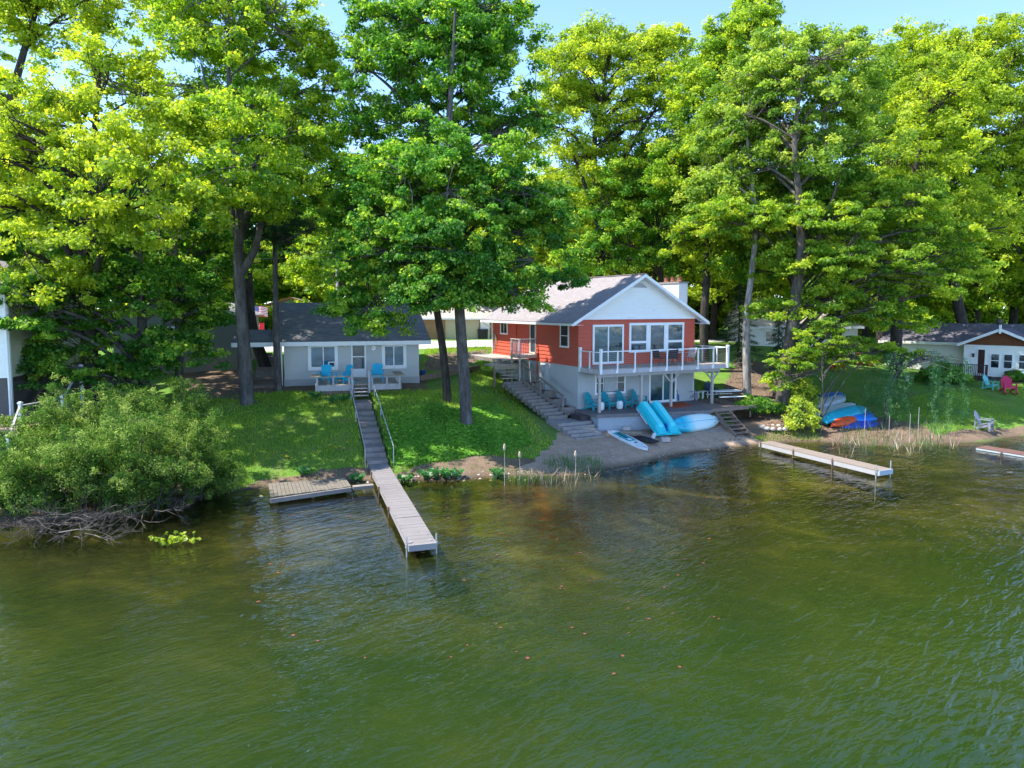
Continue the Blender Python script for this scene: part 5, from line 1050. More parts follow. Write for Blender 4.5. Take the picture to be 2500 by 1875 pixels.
# ------------------------------------------------------------------ houses across the drive
def gable_house(name, loc, rz, w_, d_, h, rise, wallm, roofm, label, ov_=.4, front='gable', trim='white_paint', sid=True):
    o = empty(name, loc, rz, label, 'house')
    f = MB()
    if sid: siding(f, 0, w_, 0, h, 0, -1, .2); siding(f, 0, d_, 0, h, 0, -1, .2, axis=1); siding(f, 0, d_, 0, h, w_, 1, .2, axis=1)
    f.box(.03, w_-.03, .03, d_, -.6, h); f.build('wall', wallm, o)
    rf = MB()
    if front == 'gable':
        g_ = MB(); g_.prism([(0.0, h), (w_, h), (w_/2, h+rise)], 1, 0, .1); g_.prism([(0.0, h), (w_, h), (w_/2, h+rise)], 1, d_-.1, d_); g_.build('gable', wallm, o); k = rise/(w_/2)
        slab(rf, [(-ov_, -ov_, h-k*ov_+.1), (-ov_, d_+ov_, h-k*ov_+.1), (w_/2, d_+ov_, h+rise+.1), (w_/2, -ov_, h+rise+.1)], .1); slab(rf, [(w_/2, -ov_, h+rise+.1), (w_/2, d_+ov_, h+rise+.1), (w_+ov_, d_+ov_, h-k*ov_+.1), (w_+ov_, -ov_, h-k*ov_+.1)], .1)
        r_ = rf.build('roof', roofm, o)
        for s0 in (-ov_, w_+ov_): MB().bar((s0, -ov_-.03, h-k*ov_+.03), (w_/2, -ov_-.03, h+rise+.03), .05, .2).build('rake_board', trim, r_)
    else:
        k = rise/(d_/2); g_ = MB(); g_.prism([(0.0, h), (d_, h), (d_/2, h+rise)], 0, 0, .1); g_.prism([(0.0, h), (d_, h), (d_/2, h+rise)], 0, w_-.1, w_); g_.build('gable', wallm, o)
        slab(rf, [(-ov_, -ov_, h-k*ov_+.1), (w_+ov_, -ov_, h-k*ov_+.1), (w_+ov_, d_/2, h+rise+.1), (-ov_, d_/2, h+rise+.1)], .1); slab(rf, [(-ov_, d_/2, h+rise+.1), (w_+ov_, d_/2, h+rise+.1), (w_+ov_, d_+ov_, h-k*ov_+.1), (-ov_, d_+ov_, h-k*ov_+.1)], .1)
        r_ = rf.build('roof', roofm, o); MB().box(-ov_, w_+ov_, -ov_-.06, -ov_-.01, h-k*ov_-.1, h-k*ov_+.1).build('fascia', trim, r_)
    return o
gh = gable_house('grey_house', (-30.3, 80, 4.45), R(8), 9.5, 9, 2.75, 1.45, 'lavender_wall', 'roof_tan', 'distant lavender grey house with tan gable roof behind the cottage', trim='cedar', sid=False)
win(gh, 'x', 0, -1, 1.2, 2.4, 1.0, 2.2, .1, (), 'dark_glass'); MB().prism([(6.9, 3.05), (9.3, 3.05), (8.1, 3.8)], 1, -.06, -.005).build('gable_panel', 'terracotta', gh); win(gh, 'x', 0, -1, 5.2, 6.2, .0, 2.1, .1, (), 'dark_glass', name='door')
gg = gable_house('brown_garage', (-9.8, 71.5, 4.3), R(2), 8.9, 8, 2.35, 2.0, 'beige_siding', 'roof_tan', 'beige and brown garage with white overhead door across the gravel drive', front='eave')
MB().box(0, 2.95, -.08, -.035, 0, 2.3).build('brown_wall_panel', 'wood_brown_wall', gg); gd = MB()
gd.box(6.55, 7.5, -.05, -.033, 0, 1.9); gdo = gd.build('garage_door', 'white_paint', gg); MB().box(6.4, 6.55, -.07, -.03, 0, 2.02).build('door_frame', 'brown_timber', gg); MB().box(7.5, 7.65, -.07, -.03, 0, 2.02).build('door_frame', 'brown_timber', gg)
for s in (.2, 8.6): MB().bar((s, -.05, 1.75), (s, -.5, 2.25), .08, .08).build('bracket', 'cream_siding', gg)
lt = MB()
for k in range(9): lt.box(1.2+.2*k, 1.24+.2*k, -.6, -.56, 2.5, 3.7); lt.box(1.1, 3.0, -.63, -.6, 2.5+.14*k, 2.53+.14*k)
lt.build('trellis', 'white_paint', gg)
for k, (u, lb) in enumerate(((1173, 'left of two dark wheeled bins beside the brown garage'), (1184, 'right of two dark wheeled bins beside the brown garage'))):
    p = P(u, 827, 4.35); p = P(u, 828, 4.32); o = empty('wheeled_bin', p, .1, lb, 'bin', 'wheeled bins by the garage'); MB().prism([(-.26, 0), (.26, 0), (.3, .95), (-.3, .95)], 1, -.3, .3).build('body', 'bin_dark', o); MB().box(-.33, .33, -.34, .34, .95, 1.03).build('lid', 'bin_dark', o, bev=.02)
    for s in (-1, 1): MB().prism([(.22+.1*math.cos(a), .1+.1*math.sin(a)) for a in np.linspace(0, 6.28, 13)[:-1]], 0, s*.27, s*.33).build('wheel', 'black_plastic', o)
# flag and banner by the passage
fl = empty('flag', Q(613, 795, 62), 0, 'american flag with red and white stripes flying behind the passage roof', 'flag')
FW, FH = 1.45, .92
fz = Q(613, 744, 62).z-fl.location.z
MB().tube([(0, 0, -2.2), (0, 0, fz+.1)], .03, 8).build('pole', 'dark_metal', fl)
for nm, mat_, off in (('red_stripes', 'flag_red', 0), ('white_stripes', 'flag_white', 1)):
    m_ = MB()
    for k in range(off, 13, 2):
        for j in range(8):
            x0, x1 = j/8*FW+.03, (j+1)/8*FW+.03
            q = lambda x, z: (x, .06*math.sin(x*5), z-.22*x/FW-.05*math.sin(x*4))
            za, zb = fz-FH*k/13, fz-FH*(k+1)/13; a_, b_, c_, d_ = q(x0, za), q(x1, za), q(x1, zb), q(x0, zb)
            m_.add([a_, b_, c_, d_]+[(p[0], p[1]+.008, p[2]) for p in (a_, b_, c_, d_)], [(0, 3, 2, 1), (4, 5, 6, 7)])
    m_.build(nm, mat_, fl)
m_ = MB(); st3 = MB()
for j in range(4):
    x0, x1 = j/8*FW+.03, (j+1)/8*FW+.03-(0 if j < 3 else .02); a_, b_, c_, d_ = [(x, .06*math.sin(x*5)-.006, z-.22*x/FW-.05*math.sin(x*4)) for x, z in ((x0, fz), (x1, fz), (x1, fz-FH*7/13), (x0, fz-FH*7/13))]
    m_.add([a_, b_, c_, d_], [(0, 3, 2, 1)])
for i in range(9):
    for j in range(6 if i % 2 == 0 else 5):
        x = .07+(j+(0 if i % 2 == 0 else .5))*.108; z = fz-.03-i*.052; y = .06*math.sin(x*5)-.011; zz = z-.22*x/FW-.05*math.sin(x*4); pts = [(x+(.02 if k % 2 == 0 else .009)*math.sin(k*math.pi/5), y, zz+(.02 if k % 2 == 0 else .009)*math.cos(k*math.pi/5)) for k in range(10)]; st3.add(pts, [tuple(range(9, -1, -1))])
m_.build('canton', 'flag_blue', fl); st3.build('stars', 'flag_white', fl)
bn = empty('banner', Q(616, 800, 60), 0, 'red banner with white arched lettering panel above a yellow emblem', 'banner'); W_, H_ = 1.0, .62
MB().box(0, W_, 0, .02, -.25, .40).build('cloth', 'banner_red', bn)
ar = [(W_/2+.30*math.sin(a)*.75, .02+.28*math.cos(a)*.8) for a in np.linspace(-.75, .75, 12)]+[(W_/2+.2*math.sin(a)*.75, -.0+.2*math.cos(a)*.8) for a in np.linspace(.75, -.75, 12)]
MB().prism(ar, 1, -.012, -.002).build('white_arch', 'flag_white', bn)
MB().prism([(W_/2+.13*math.cos(a), -.02+.07*math.sin(a)) for a in np.linspace(0, 6.28, 16)[:-1]], 1, -.012, -.002).build('yellow_emblem', 'banner_yellow', bn)
for x in (0, W_): MB().tube([(x, .03, -1.8), (x, .03, .45)], .02, 7).build('post', 'grey_plastic', bn)
# utility pole with wires
up = Q(823, 700, 66); gz = zg(up.x, up.y); po = empty('utility_pole', (up.x, up.y, gz), 0, 'slim grey utility pole carrying wires behind the cottage', 'pole'); MB().tube([(0, 0, -.3), (0, 0, 9.0)], [.14, .1], 10).build('pole', 'pole_wood', po); MB().box(-.9, .9, -.05, .05, 8.3, 8.42).build('crossarm', 'pole_wood', po)
for k in range(2):
    wr = MB(); 
    for dx in (-1, 1):
        pts = [(dx*28*s, 2*s*dx, 8.45+k*-.5-1.6*s*(1-s)*1.0+.3*s) for s in np.linspace(0, 1, 12)]; wr.tube(pts, .014, 5, False)
    wr.build('wire', 'wire', po)
# pale house behind the spruce with its cedar deck
bh2 = gable_house('back_house', (21.6, 63.5, 3.4), R(-4), 9.6, 8, 2.6, 2.2, 'white_siding', 'roof_tan', 'white sided house with tan roof half hidden behind the spruce', front='eave')
win(bh2, 'x', -.03, -1, 1.4, 2.5, 1.0, 2.1, .1, (1.95,), 'dark_glass'); win(bh2, 'x', -.03, -1, 5.6, 6.6, .2, 2.2, .1, (), 'dark_glass', name='door')
MB().box(7.4, 9.6, -.06, -.035, 0, 2.6).build('wall_shade_panel', 'cream_siding', bh2)  # added panel: its darker cream stands in for shade on the white wall
cdk2 = empty('cedar_deck', Q(2008, 880, 58)+Vector((0, 0, -.0)), R(-4), 'orange cedar deck with slatted railing on the wooded slope', 'deck')
MB().box(0, 4.2, 0, 3, -.12, 0).build('floor', 'cedar', cdk2); gzz = zg(cdk2.location.x, cdk2.location.y)-cdk2.location.z
for x in (.1, 1.4, 2.8, 4.1): MB().box(x-.05, x+.05, .0, .1, min(gzz, -.3)-.3, 1.0).build('post', 'cedar', cdk2)
m_ = MB()
for k in range(28): m_.box(.1+k*.148, .1+k*.148+.05, .02, .06, .08, .92)
m_.build('balusters', 'cedar', cdk2); MB().box(0, 4.2, -.03, .12, .95, 1.0).build('top_rail', 'cedar', cdk2)
for k in range(4): MB().box(.3, 1.5, -.3*(k+1), -.3*k-.02, -.2*(k+1)-.05, -.2*(k+1)).build('tread', 'cedar', cdk2)
bp_ = Q(2026, 851, 59); jg = empty('water_jug', (bp_.x, bp_.y, cdk2.location.z), 0, 'pale blue jug standing on the cedar deck', 'jug'); MB().lathe([(.2, 0), (.22, .1), (.22, .5), (.1, .65), (.07, .8)], 16, (0, 0, .0)).build('jug', 'hull_cyan_light', jg); MB().tube([(.2, 0, .2), (.33, 0, .3), (.33, 0, .45), (.2, 0, .5)], .02, 6).build('handle', 'hull_cyan_light', jg); jg.scale = (1.4,)*3
gp = Q(2056, 868, 58.5); gl_ = empty('kettle_grill', (gp.x, gp.y, cdk2.location.z), 0, 'black grill standing at the right end of the cedar deck', 'grill'); MB().lathe([(.0, .55), (.25, .62), (.33, .78), (.33, .84), (.25, 1.0), (.0, 1.06)], 18).build('bowl', 'black_plastic', gl_)
for k in range(3): a = k*2.1; MB().tube([(.18*math.cos(a), .18*math.sin(a), .62), (.34*math.cos(a), .34*math.sin(a), 0)], .015, 6).build('leg', 'dark_metal', gl_)
# ------------------------------------------------------------------ white house on the right lawn
RA = math.atan2(-.71, .70); RO = Vector((36.7, 54.0, 1.95))
rh = empty('right_house', RO, RA, 'white clapboard house with brown gable at the right edge', 'house')
f = MB(); siding(f, -1.35, 8, .3, 2.75, 0, -1, .19); f.box(-1.33, 8, .03, 7, -.2, 2.75); siding(f, 0, 7, .3, 2.75, -1.35, -1, .19, axis=1); f.build('wall', 'white_siding', rh); MB().box(-1.3, 8, -.0, .02, -.6, .3).build('foundation', 'dark_foundation', rh)
f = MB(); siding(f, -7.5, -1.4, .1, 2.75, 1.2, -1, .19); f.box(-7.5, -1.38, 1.23, 8, -.3, 2.75); f.build('wing_wall', 'cream_siding', rh)
rf = MB(); slab(rf, [(-7.9, .7, 2.75), (8, .7, 2.75), (8, 4.4, 4.3), (-7.9, 4.4, 4.3)], .1); slab(rf, [(-7.9, 4.4, 4.3), (8, 4.4, 4.3), (8, 8.4, 2.6), (-7.9, 8.4, 2.6)], .1); mr_ = rf.build('roof', 'roof_purple', rh); MB().box(-7.9, -1.6, .64, .69, 2.6, 2.82).build('fascia', 'cream_siding', mr_)
gk, gpx, gph = (-1.75, 3.9), 1.05, 4.0
rf = MB(); slab(rf, [(gk[0], -.5, 2.72), (gpx, -.5, gph), (gpx, 4, gph), (gk[0], 4, 2.72)], .1); slab(rf, [(gpx, -.5, gph), (gk[1], -.5, 2.72), (gk[1], 4, 2.72), (gpx, 4, gph)], .1); gr2 = rf.build('porch_roof', 'roof_purple', rh)
for s0 in gk: MB().bar((s0, -.53, 2.66), (gpx, -.53, gph-.06), .05, .2).build('rake_board', 'aqua_plastic' if False else 'white_paint', gr2)
MB().prism([(-1.35, 2.72), (3.5, 2.72), (gpx, gph-.14)], 1, -.04, .03).build('brown_gable', 'brown_panel', rh)
MB().box(gpx-.07, gpx+.07, -.6, -.46, gph-.35, gph+.32).build('gable_post', 'white_paint', gr2)
MB().lathe([(.0, 0), (.12, .02), (.2, .12), (.22, .26), (.16, .38), (.05, .46), (0, .47)], 14, (gpx-.1, -.53, gph+.32)).build('finial_ball', 'dark_metal', gr2)
rdr = win(rh, 'x', -.03, -1, -.45, .12, .42, 2.42, .06, (), 'brown_door', name='front_door'); MB().tube([(.03, -.13, 1.3), (.03, -.13, 1.4)], .03, 8).build('handle', 'dark_metal', rdr)
for x0 in (.42, 1.25, 2.2, 3.3): win(rh, 'x', -.03, -1, x0, x0+.62, .95, 2.1, .06, (), 'dark_glass', hbars=(1.55,), sash=.05)
win(rh, 'x', 1.17, -1, -5.3, -4.3, 1.1, 2.1, .08, (-4.8,), 'dark_glass')
MB().box(-.75, -.62, -.2, -.04, 1.75, 2.05).build('porch_lamp', 'dark_metal', rh)
pr_ = empty('porch_deck', RO, RA, 'dark brown porch with slatted railing at the white house door', 'porch')
MB().box(-2.9, .55, -1.5, -.05, .22, .32).build('floor', 'porch_brown', pr_)
for x, y in ((-2.85, -1.45), (-1.2, -1.45), (.5, -1.45), (-2.85, -.1)): MB().box(x-.06, x+.06, y-.06, y+.06, -.5, 1.3).build('post', 'porch_brown', pr_)
m_ = MB()
for k in range(27): m_.box(-2.8+k*.123, -2.8+k*.123+.045, -1.47, -1.43, .32, 1.2)
for k in range(10): m_.box(-2.87, -2.83, -1.4+k*.13, -1.4+k*.13+.045, .32, 1.2)
m_.build('balusters', 'porch_brown', pr_); m_ = MB(); m_.box(-2.9, .55, -1.52, -1.38, 1.22, 1.28); m_.box(-2.92, -2.78, -1.4, -.05, 1.22, 1.28); m_.build('top_rail', 'porch_brown', pr_); MB().box(-2.88, .52, -1.44, -1.4, -.45, .22).build('skirt', 'porch_brown', pr_)
# ------------------------------------------------------------------ trees
_prof = {}
def leaves(cl, rad, per, size, flat, seed, parent, mat, name='crown', droop=.25, up=.75, narrow=.55, bright=None):
    r = np.random.RandomState(seed); nC = len(cl); n = nC*per
    c = np.repeat(cl, per, 0); cr = np.repeat(rad, per)
    d = r.randn(n, 3); d /= np.linalg.norm(d, axis=1)[:, None]; q = (.2+.8*r.rand(n)**.6)[:, None]
    # sprays inside a clump: pull leaves towards a few twig ends
    nt_ = 14; tw = r.randn(nC, nt_, 3); tw /= np.linalg.norm(tw, axis=2)[:, :, None]; tw[:, :, 2] = tw[:, :, 2]*.8
    sel = r.randint(0, nt_, n); tdir = tw[np.repeat(np.arange(nC), per), sel]*(.45+.5*r.rand(nC, nt_))[np.repeat(np.arange(nC), per), sel][:, None]
    off = (tdir*.75+d*q*.6)*cr[:, None]; off[:, 2] *= flat; off[:, 2] -= droop*(off[:, 0]**2+off[:, 1]**2)/np.maximum(cr, .1)*.6
    p = c+off
    nrm = d*.35+tdir*.35+np.array([0, 0, up*.62])+np.array([0, -.22, 0])+r.randn(n, 3)*.5; nrm /= np.linalg.norm(nrm, axis=1)[:, None]
    tx = r.randn(n, 3); tx -= nrm*(tx*nrm).sum(1)[:, None]; tx /= np.linalg.norm(tx, axis=1)[:, None]; ty = np.cross(nrm, tx)
    s = (size*(.6+.8*r.rand(n)))[:, None]*.5
    vs = np.stack([p-tx*s-nrm*s*.15, p+ty*s*narrow*1.4-tx*s*.1, p+tx*s*1.1-nrm*s*.25, p-ty*s*narrow*1.4-tx*s*.1], 1).reshape(-1, 3)
    tone = np.clip(np.repeat(r.rand(nC)*.75, per)+(r.rand(n)-.35)*.5, 0, 1)
    return raw_mesh(name, vs, np.arange(4*n).reshape(n, 4), mat, parent, tone)
def ctrl(pts, n):                                 # smooth path through control points
    pts = [Vector(p) for p in pts]; P_ = [pts[0]]+pts+[pts[-1]]; out = []
    for i in range(1, len(P_)-2):
        for k in range(n):
            s = k/n; a, b_, c_, d_ = P_[i-1], P_[i], P_[i+1], P_[i+2]
            out.append(.5*((2*b_)+(c_-a)*s+(2*a-5*b_+4*c_-d_)*s*s+(3*b_-a-3*c_+d_)*s**3))
    return out+[pts[-1]]
TCOUNT = [0]
def tree(name, label, base, path, r0, lobes, leaf, bark, ncl, per, size, crad=1.0, flat=.62, seed=1, cat='tree', group=None, limbs=14, droop=.25, r1=.05, lmin=2, extra=(), hollow=.3, up=.75, narrow=.55):
    """base: world point; path: world points above it; lobes: (centre, (rx, ry, rz)) in world metres"""
    ncl = int(ncl*2.5); per = int(per*.62); crad *= .64; size *= .7
    base = Vector(base); o = empty(name, base, 0, label, cat, group); r = np.random.RandomState(seed); TCOUNT[0] += 1
    path = [base-Vector((0, 0, .4))]+[Vector(p) for p in path]; pp = ctrl(path, 6); L = len(pp)
    tk = MB(); rads = [r0*(1.35 if i == 0 else 1.0)*(1-i/(L-1))**.8+r1 for i in range(L)]
    if len(rads) > 3: rads[1] = max(rads[1], r0*1.12+.02)
    loc = [p-base for p in pp]; tk.tube(loc, rads, 12, False)
    for e, er in extra: q = ctrl([Vector(x) for x in e], 5); tk.tube([x-base for x in q], [er*(1-i/(len(q)-1))**.8+.03 for i in range(len(q))], 9, False); 
    vol = np.array([abs(a*b_*c_)**(2/3) for _, (a, b_, c_) in lobes]); cnt = np.maximum(3, (ncl*vol/vol.sum()).astype(int)); cl = []; own = []
    for li, ((c0, rr), k) in enumerate(zip(lobes, cnt)):
        d = r.randn(k, 3); d /= np.linalg.norm(d, axis=1)[:, None]; d[:, 2] = np.where(d[:, 2] < -.55, -d[:, 2], d[:, 2]); q = (hollow+(1-hollow)*r.rand(k)**.5)[:, None]*(1+.42*(nz(d[:, 0]*3, d[:, 1]*3+d[:, 2]*3, 1, seed))[:, None])
        cl.append(np.array(c0)+d*q*np.array(rr)); own += [li]*k
    cl = np.concatenate(cl)-np.array(base); cl[:, 2] = np.maximum(cl[:, 2], .25); own = np.array(own)
    # limbs: from the trunk to group centres, then twigs to every clump
    K = min(limbs, len(cl)); cen = cl[r.choice(len(cl), K, False)]
    lab = ((cl[:, None]-cen[None])**2).sum(2).argmin(1)
    hz = np.array([p.z for p in loc])
    for k in range(K):
        mem = cl[lab == k]
        if not len(mem): continue
        g = Vector(mem.mean(0)); hd_ = [((p.x-g.x)**2+(p.y-g.y)**2)**.5 for p in loc]
        i = min(range(lmin, L), key=lambda j: abs(loc[j].z-(g.z-.55*hd_[j]))+.25*hd_[j]); s = loc[i]
        mid = s.lerp(g, .5)+Vector((r.randn()*.25, r.randn()*.25, .14*(g-s).length)); ra_ = min(rads[i]*.55, .05+.018*(g-s).length)
        lp = ctrl([s, mid, g], 4); tk.tube(lp, [ra_*(1-.8*j/(len(lp)-1))+.008 for j in range(len(lp))], 6, False)
        for q in mem[:22]:
            q = Vector(q); a = lp[r.randint(len(lp)//2, len(lp))]; mm = a.lerp(q, .55)+Vector((r.randn()*.12, r.randn()*.12, .1)); tk.tube([a, mm, q], [.03, .02, .008], 4, False)
    tk.build('trunk', bark, o, smooth=True, uv=False)
    leaves(cl, crad*(.65+.7*r.rand(len(cl))), per, size, flat, seed+100, o, leaf, droop=droop, up=up, narrow=narrow); return o
def lob(u, v, y, ru, rv, d): c = Q(u, v, y); k = c.y/FPX; return (tuple(c), (ru*k, d, rv*k))
def pth(y, *uv): return [Q(u, v, y+(0 if len(t_) == 0 else t_[0])) for u, v, *t_ in uv]
Yl, Gr, Dp, Lm, Sv = 'leaf_yellow', 'leaf_green', 'leaf_deep', 'leaf_lime', 'leaf_silver'
b_ = Vector((-21.8, 36, zg(-21.8, 36)))
tree('oak_tree', 'big yellow green oak filling the upper left of the picture', b_, pth(b_.y, (215, 800), (205, 640), (200, 470), (230, 330, -.5), (240, 180, -.5)), .38,
     [lob(110, 350, 35, 170, 150, 4), lob(290, 250, 35, 150, 150, 4), lob(50, 560, 34, 130, 110, 3.5), lob(330, 430, 31.5, 160, 110, 3.8), lob(480, 520, 31.5, 100, 90, 3), lob(230, 560, 31, 150, 90, 3.2), lob(430, 340, 34, 100, 100, 3), lob(130, 690, 33.5, 110, 70, 3), lob(30, 740, 34, 70, 90, 2.4), lob(20, 420, 37, 120, 150, 4)],
     Yl, 'bark_dark', 255, 180, .24, .95, seed=11, limbs=28, extra=[(pth(b_.y, (212, 760), (170, 620, -1), (100, 520, -2), (20, 470, -3)), .18), (pth(b_.y, (205, 620), (300, 520, -2), (420, 480, -4.5)), .16)])
b_ = G(30, 950); b_.y = 44; b_.z = zg(b_.x, 44)
tree('oak_tree', 'yellow oak with dark crooked limbs in the top left corner', Vector((-33.5, 44, zg(-33.5, 44))), pth(44, (-10, 500), (15, 300), (60, 120), (110, -40)), .4, [lob(20, 90, 44, 130, 110, 4), lob(140, 30, 44, 120, 90, 4), lob(300, 10, 45, 130, 70, 4), lob(-60, 260, 44, 120, 140, 4), lob(-40, 480, 44, 110, 120, 4)], Yl, 'bark_dark', 190, 170, .26, 1.05, seed=12, limbs=14)
b_ = G(353, 1005)
tree('maple_tree', 'low dense dark green maple hiding the outbuilding on the left', b_, pth(b_.y, (350, 880), (345, 740), (340, 620), (335, 540)), .27,
     [lob(330, 740, 37, 180, 100, 3), lob(180, 830, 36, 150, 75, 2.6), lob(430, 860, 37, 110, 65, 2.2), lob(110, 720, 36.5, 110, 80, 2.6), lob(310, 900, 36.5, 110, 55, 2), lob(470, 740, 38.5, 90, 90, 2.6), lob(250, 640, 37.5, 150, 80, 3), lob(90, 880, 34.5, 70, 40, 1.6), lob(330, 985, 36, 60, 45, 1.4), lob(50, 720, 33, 100, 60, 2), lob(60, 810, 32, 75, 40, 1.5), lob(150, 930, 34, 90, 40, 1.6)],
     Dp, 'bark_grey', 250, 170, .23, .85, seed=13, limbs=24, flat=.5)
b_ = G(437, 978)
tree('maple_tree', 'slim dark green maple between the low maple and the tall leaning one', b_, pth(b_.y, (438, 860), (432, 720), (425, 560), (420, 450)), .2, [lob(440, 640, 41, 130, 110, 3), lob(500, 780, 40.5, 75, 70, 2), lob(390, 560, 42, 130, 90, 3), lob(520, 640, 42, 80, 70, 2.4)], Dp, 'bark_grey', 110, 160, .24, .95, seed=14, limbs=14)
b_ = G(604, 985)
tree('maple_tree', 'tall maple with a pale forked trunk left of the cottage', b_, pth(b_.y, (598, 880), (589, 760), (582, 640), (585, 520), (575, 380), (560, 220), (555, 60)), .34,
     [lob(560, 90, 40, 150, 130, 4), lob(450, 330, 41, 110, 140, 3.5), lob(680, 130, 40.5, 130, 130, 4), lob(620, 330, 41, 170, 120, 4), lob(740, 330, 41, 100, 110, 3.5), lob(560, 470, 33, 150, 80, 4), lob(700, 470, 35.5, 110, 70, 4), lob(600, 350, 34, 140, 110, 4), lob(460, 120, 42, 120, 140, 4), lob(540, -10, 41, 160, 70, 4), lob(790, 180, 41, 80, 110, 3)],
     Lm, 'bark_grey', 330, 180, .24, 1.0, seed=15, limbs=30, extra=[(pth(b_.y, (588, 670), (625, 600), (640, 500), (650, 360), (690, 200)), .2), (pth(b_.y, (582, 600), (560, 480), (530, 330), (490, 150)), .17)])
b_ = G(632, 925)
tree('maple_tree', 'dark trunked maple close behind the passage roof', Vector((b_.x, 46.6, zg(b_.x, 46.6))), pth(46.6, (616, 800), (606, 680), (600, 560), (610, 400), (620, 260)), .36, [lob(620, 300, 47, 160, 160, 4.5), lob(690, 540, 47, 130, 80, 3.5), lob(520, 500, 47, 130, 100, 4), lob(760, 430, 47.5, 130, 110, 4), lob(850, 480, 50, 110, 90, 4)], Gr, 'bark_dark', 165, 160, .26, 1.1, seed=16, limbs=18)
b_ = G(681, 955)
tree('hemlock_tree', 'slim dark hemlock standing against the cottage front', b_, pth(b_.y, (676, 860), (673, 760), (672, 640), (668, 520), (665, 430)), .19, [lob(670, 600, 41.5, 85, 40, 1.8), lob(690, 560, 41.5, 110, 40, 2.2), lob(640, 520, 41.5, 90, 40, 2), lob(665, 450, 41.5, 60, 60, 1.6)], 'leaf_dark', 'bark_grey', 70, 260, .16, .9, flat=.3, seed=17, limbs=16, droop=.4, narrow=.2)
b_ = G(1140, 1034)
tree('maple_tree', 'big central maple with deep green crown between cottage and red house', b_, pth(b_.y, (1133, 920), (1124, 790), (1115, 650), (1106, 520), (1098, 400), (1098, 280), (1105, 150), (1112, 20)), .27,
     [lob(985, 600, 34, 150, 95, 3), lob(1190, 680, 33.5, 150, 80, 2.6), lob(890, 640, 34.5, 90, 85, 2.2), lob(1290, 560, 35.5, 110, 110, 2.8), lob(1110, 560, 32.8, 130, 90, 2.6), lob(1370, 690, 34.5, 60, 32, 1.3), lob(1060, 700, 33, 110, 55, 2.2), lob(925, 795, 33.8, 90, 38, 1.4), lob(845, 775, 34.2, 60, 34, 1.3), lob(865, 735, 34.5, 60, 45, 1.5), lob(1330, 520, 36, 80, 70, 2.4), lob(1010, 480, 34.5, 130, 90, 3), lob(1230, 470, 35, 80, 70, 2.6), lob(1120, 660, 32, 120, 60, 1.8), lob(1090, 430, 33.5, 110, 70, 2.4), lob(1100, 735, 32.6, 130, 42, 1.8), lob(1225, 730, 33, 110, 40, 1.8), lob(1000, 735, 33, 90, 50, 1.8)],
     Dp, 'bark_grey', 470, 145, .22, .8, flat=.55, seed=18, limbs=36, droop=.3, lmin=17)
b2 = b_+Vector((.0, .0, 0))
tree('maple_tree', 'bright green maple forming the tall top of the central group', Vector((-2.55, 38.2, zg(-2.55, 38.2))), pth(38.2, (1128, 900), (1122, 790), (1112, 640), (1100, 460), (1095, 300), (1100, 130), (1105, 0)), .2,
     [lob(1060, 150, 38.5, 150, 120, 3.5), lob(1100, 250, 37, 110, 110, 2.5), lob(1110, 110, 37, 110, 80, 2.5), lob(960, 410, 35, 120, 60, 2.6), lob(1210, 400, 34.5, 110, 60, 2.4), lob(1080, 370, 33.5, 90, 60, 2.2), lob(1290, 330, 37, 70, 70, 2.2), lob(1220, 190, 38.5, 100, 110, 2.8), lob(930, 200, 39, 110, 120, 3), lob(1090, 20, 38.5, 150, 80, 3.2), lob(1000, 330, 39, 130, 90, 3), lob(1180, 330, 38.5, 100, 80, 2.6), lob(1240, 70, 38.5, 90, 70, 2.4), lob(920, 60, 39, 90, 80, 2.8), lob(855, 330, 39.5, 70, 80, 2.4)],
     Gr, 'bark_grey', 330, 190, .23, .9, seed=19, limbs=30, extra=[(pth(38.2, (1090, 420), (1040, 320), (960, 220), (900, 170)), .14), (pth(38.2, (1095, 330), (1150, 250), (1230, 180)), .14)])
b_ = G(1094, 980)
tree('maple_tree', 'leaning dark trunked maple just left of the central maple', b_, pth(b_.y, (1082, 860), (1064, 740), (1050, 620), (1030, 500), (1015, 380)), .2, [lob(960, 460, 39, 130, 90, 3), lob(1030, 430, 39, 110, 90, 2.6), lob(880, 540, 40, 90, 80, 2.4)], Gr, 'bark_dark', 160, 190, .24, .95, seed=20, limbs=14)
tree('maple_tree', 'tall yellow green maple rising behind the red house roof', Vector((7.3, 57.5, zg(7.3, 57.5))), pth(57.5, (1464, 720), (1466, 600), (1460, 480), (1450, 360), (1470, 230), (1490, 110)), .42,
     [lob(1500, 190, 58, 180, 120, 5.5), lob(1390, 310, 58, 130, 120, 5), lob(1590, 290, 58, 140, 110, 5), lob(1470, 420, 58, 170, 80, 5), lob(1440, 120, 58, 110, 70, 4), lob(1610, 150, 58, 110, 90, 4), lob(1360, 200, 58, 80, 90, 4)], Yl, 'bark_dark', 310, 160, .28, 1.2, seed=21, limbs=28, extra=[(pth(57.5, (1464, 560), (1420, 430), (1380, 330)), .2), (pth(57.5, (1462, 480), (1540, 360), (1610, 250)), .22)])
tree('maple_tree', 'round green maple directly behind the red house chimney', Vector((12.3, 55, zg(12.3, 55))), pth(55, (1615, 760), (1612, 640), (1605, 540), (1600, 420)), .26, [lob(1600, 470, 55, 130, 100, 4), lob(1520, 560, 55, 110, 70, 3.5), lob(1660, 590, 55, 90, 70, 3), lob(1580, 640, 54.5, 90, 45, 2.6), lob(1440, 640, 56, 110, 60, 3.5), lob(1690, 420, 55, 90, 100, 3)], Gr, 'bark_dark', 180, 160, .27, 1.1, seed=22, limbs=20)
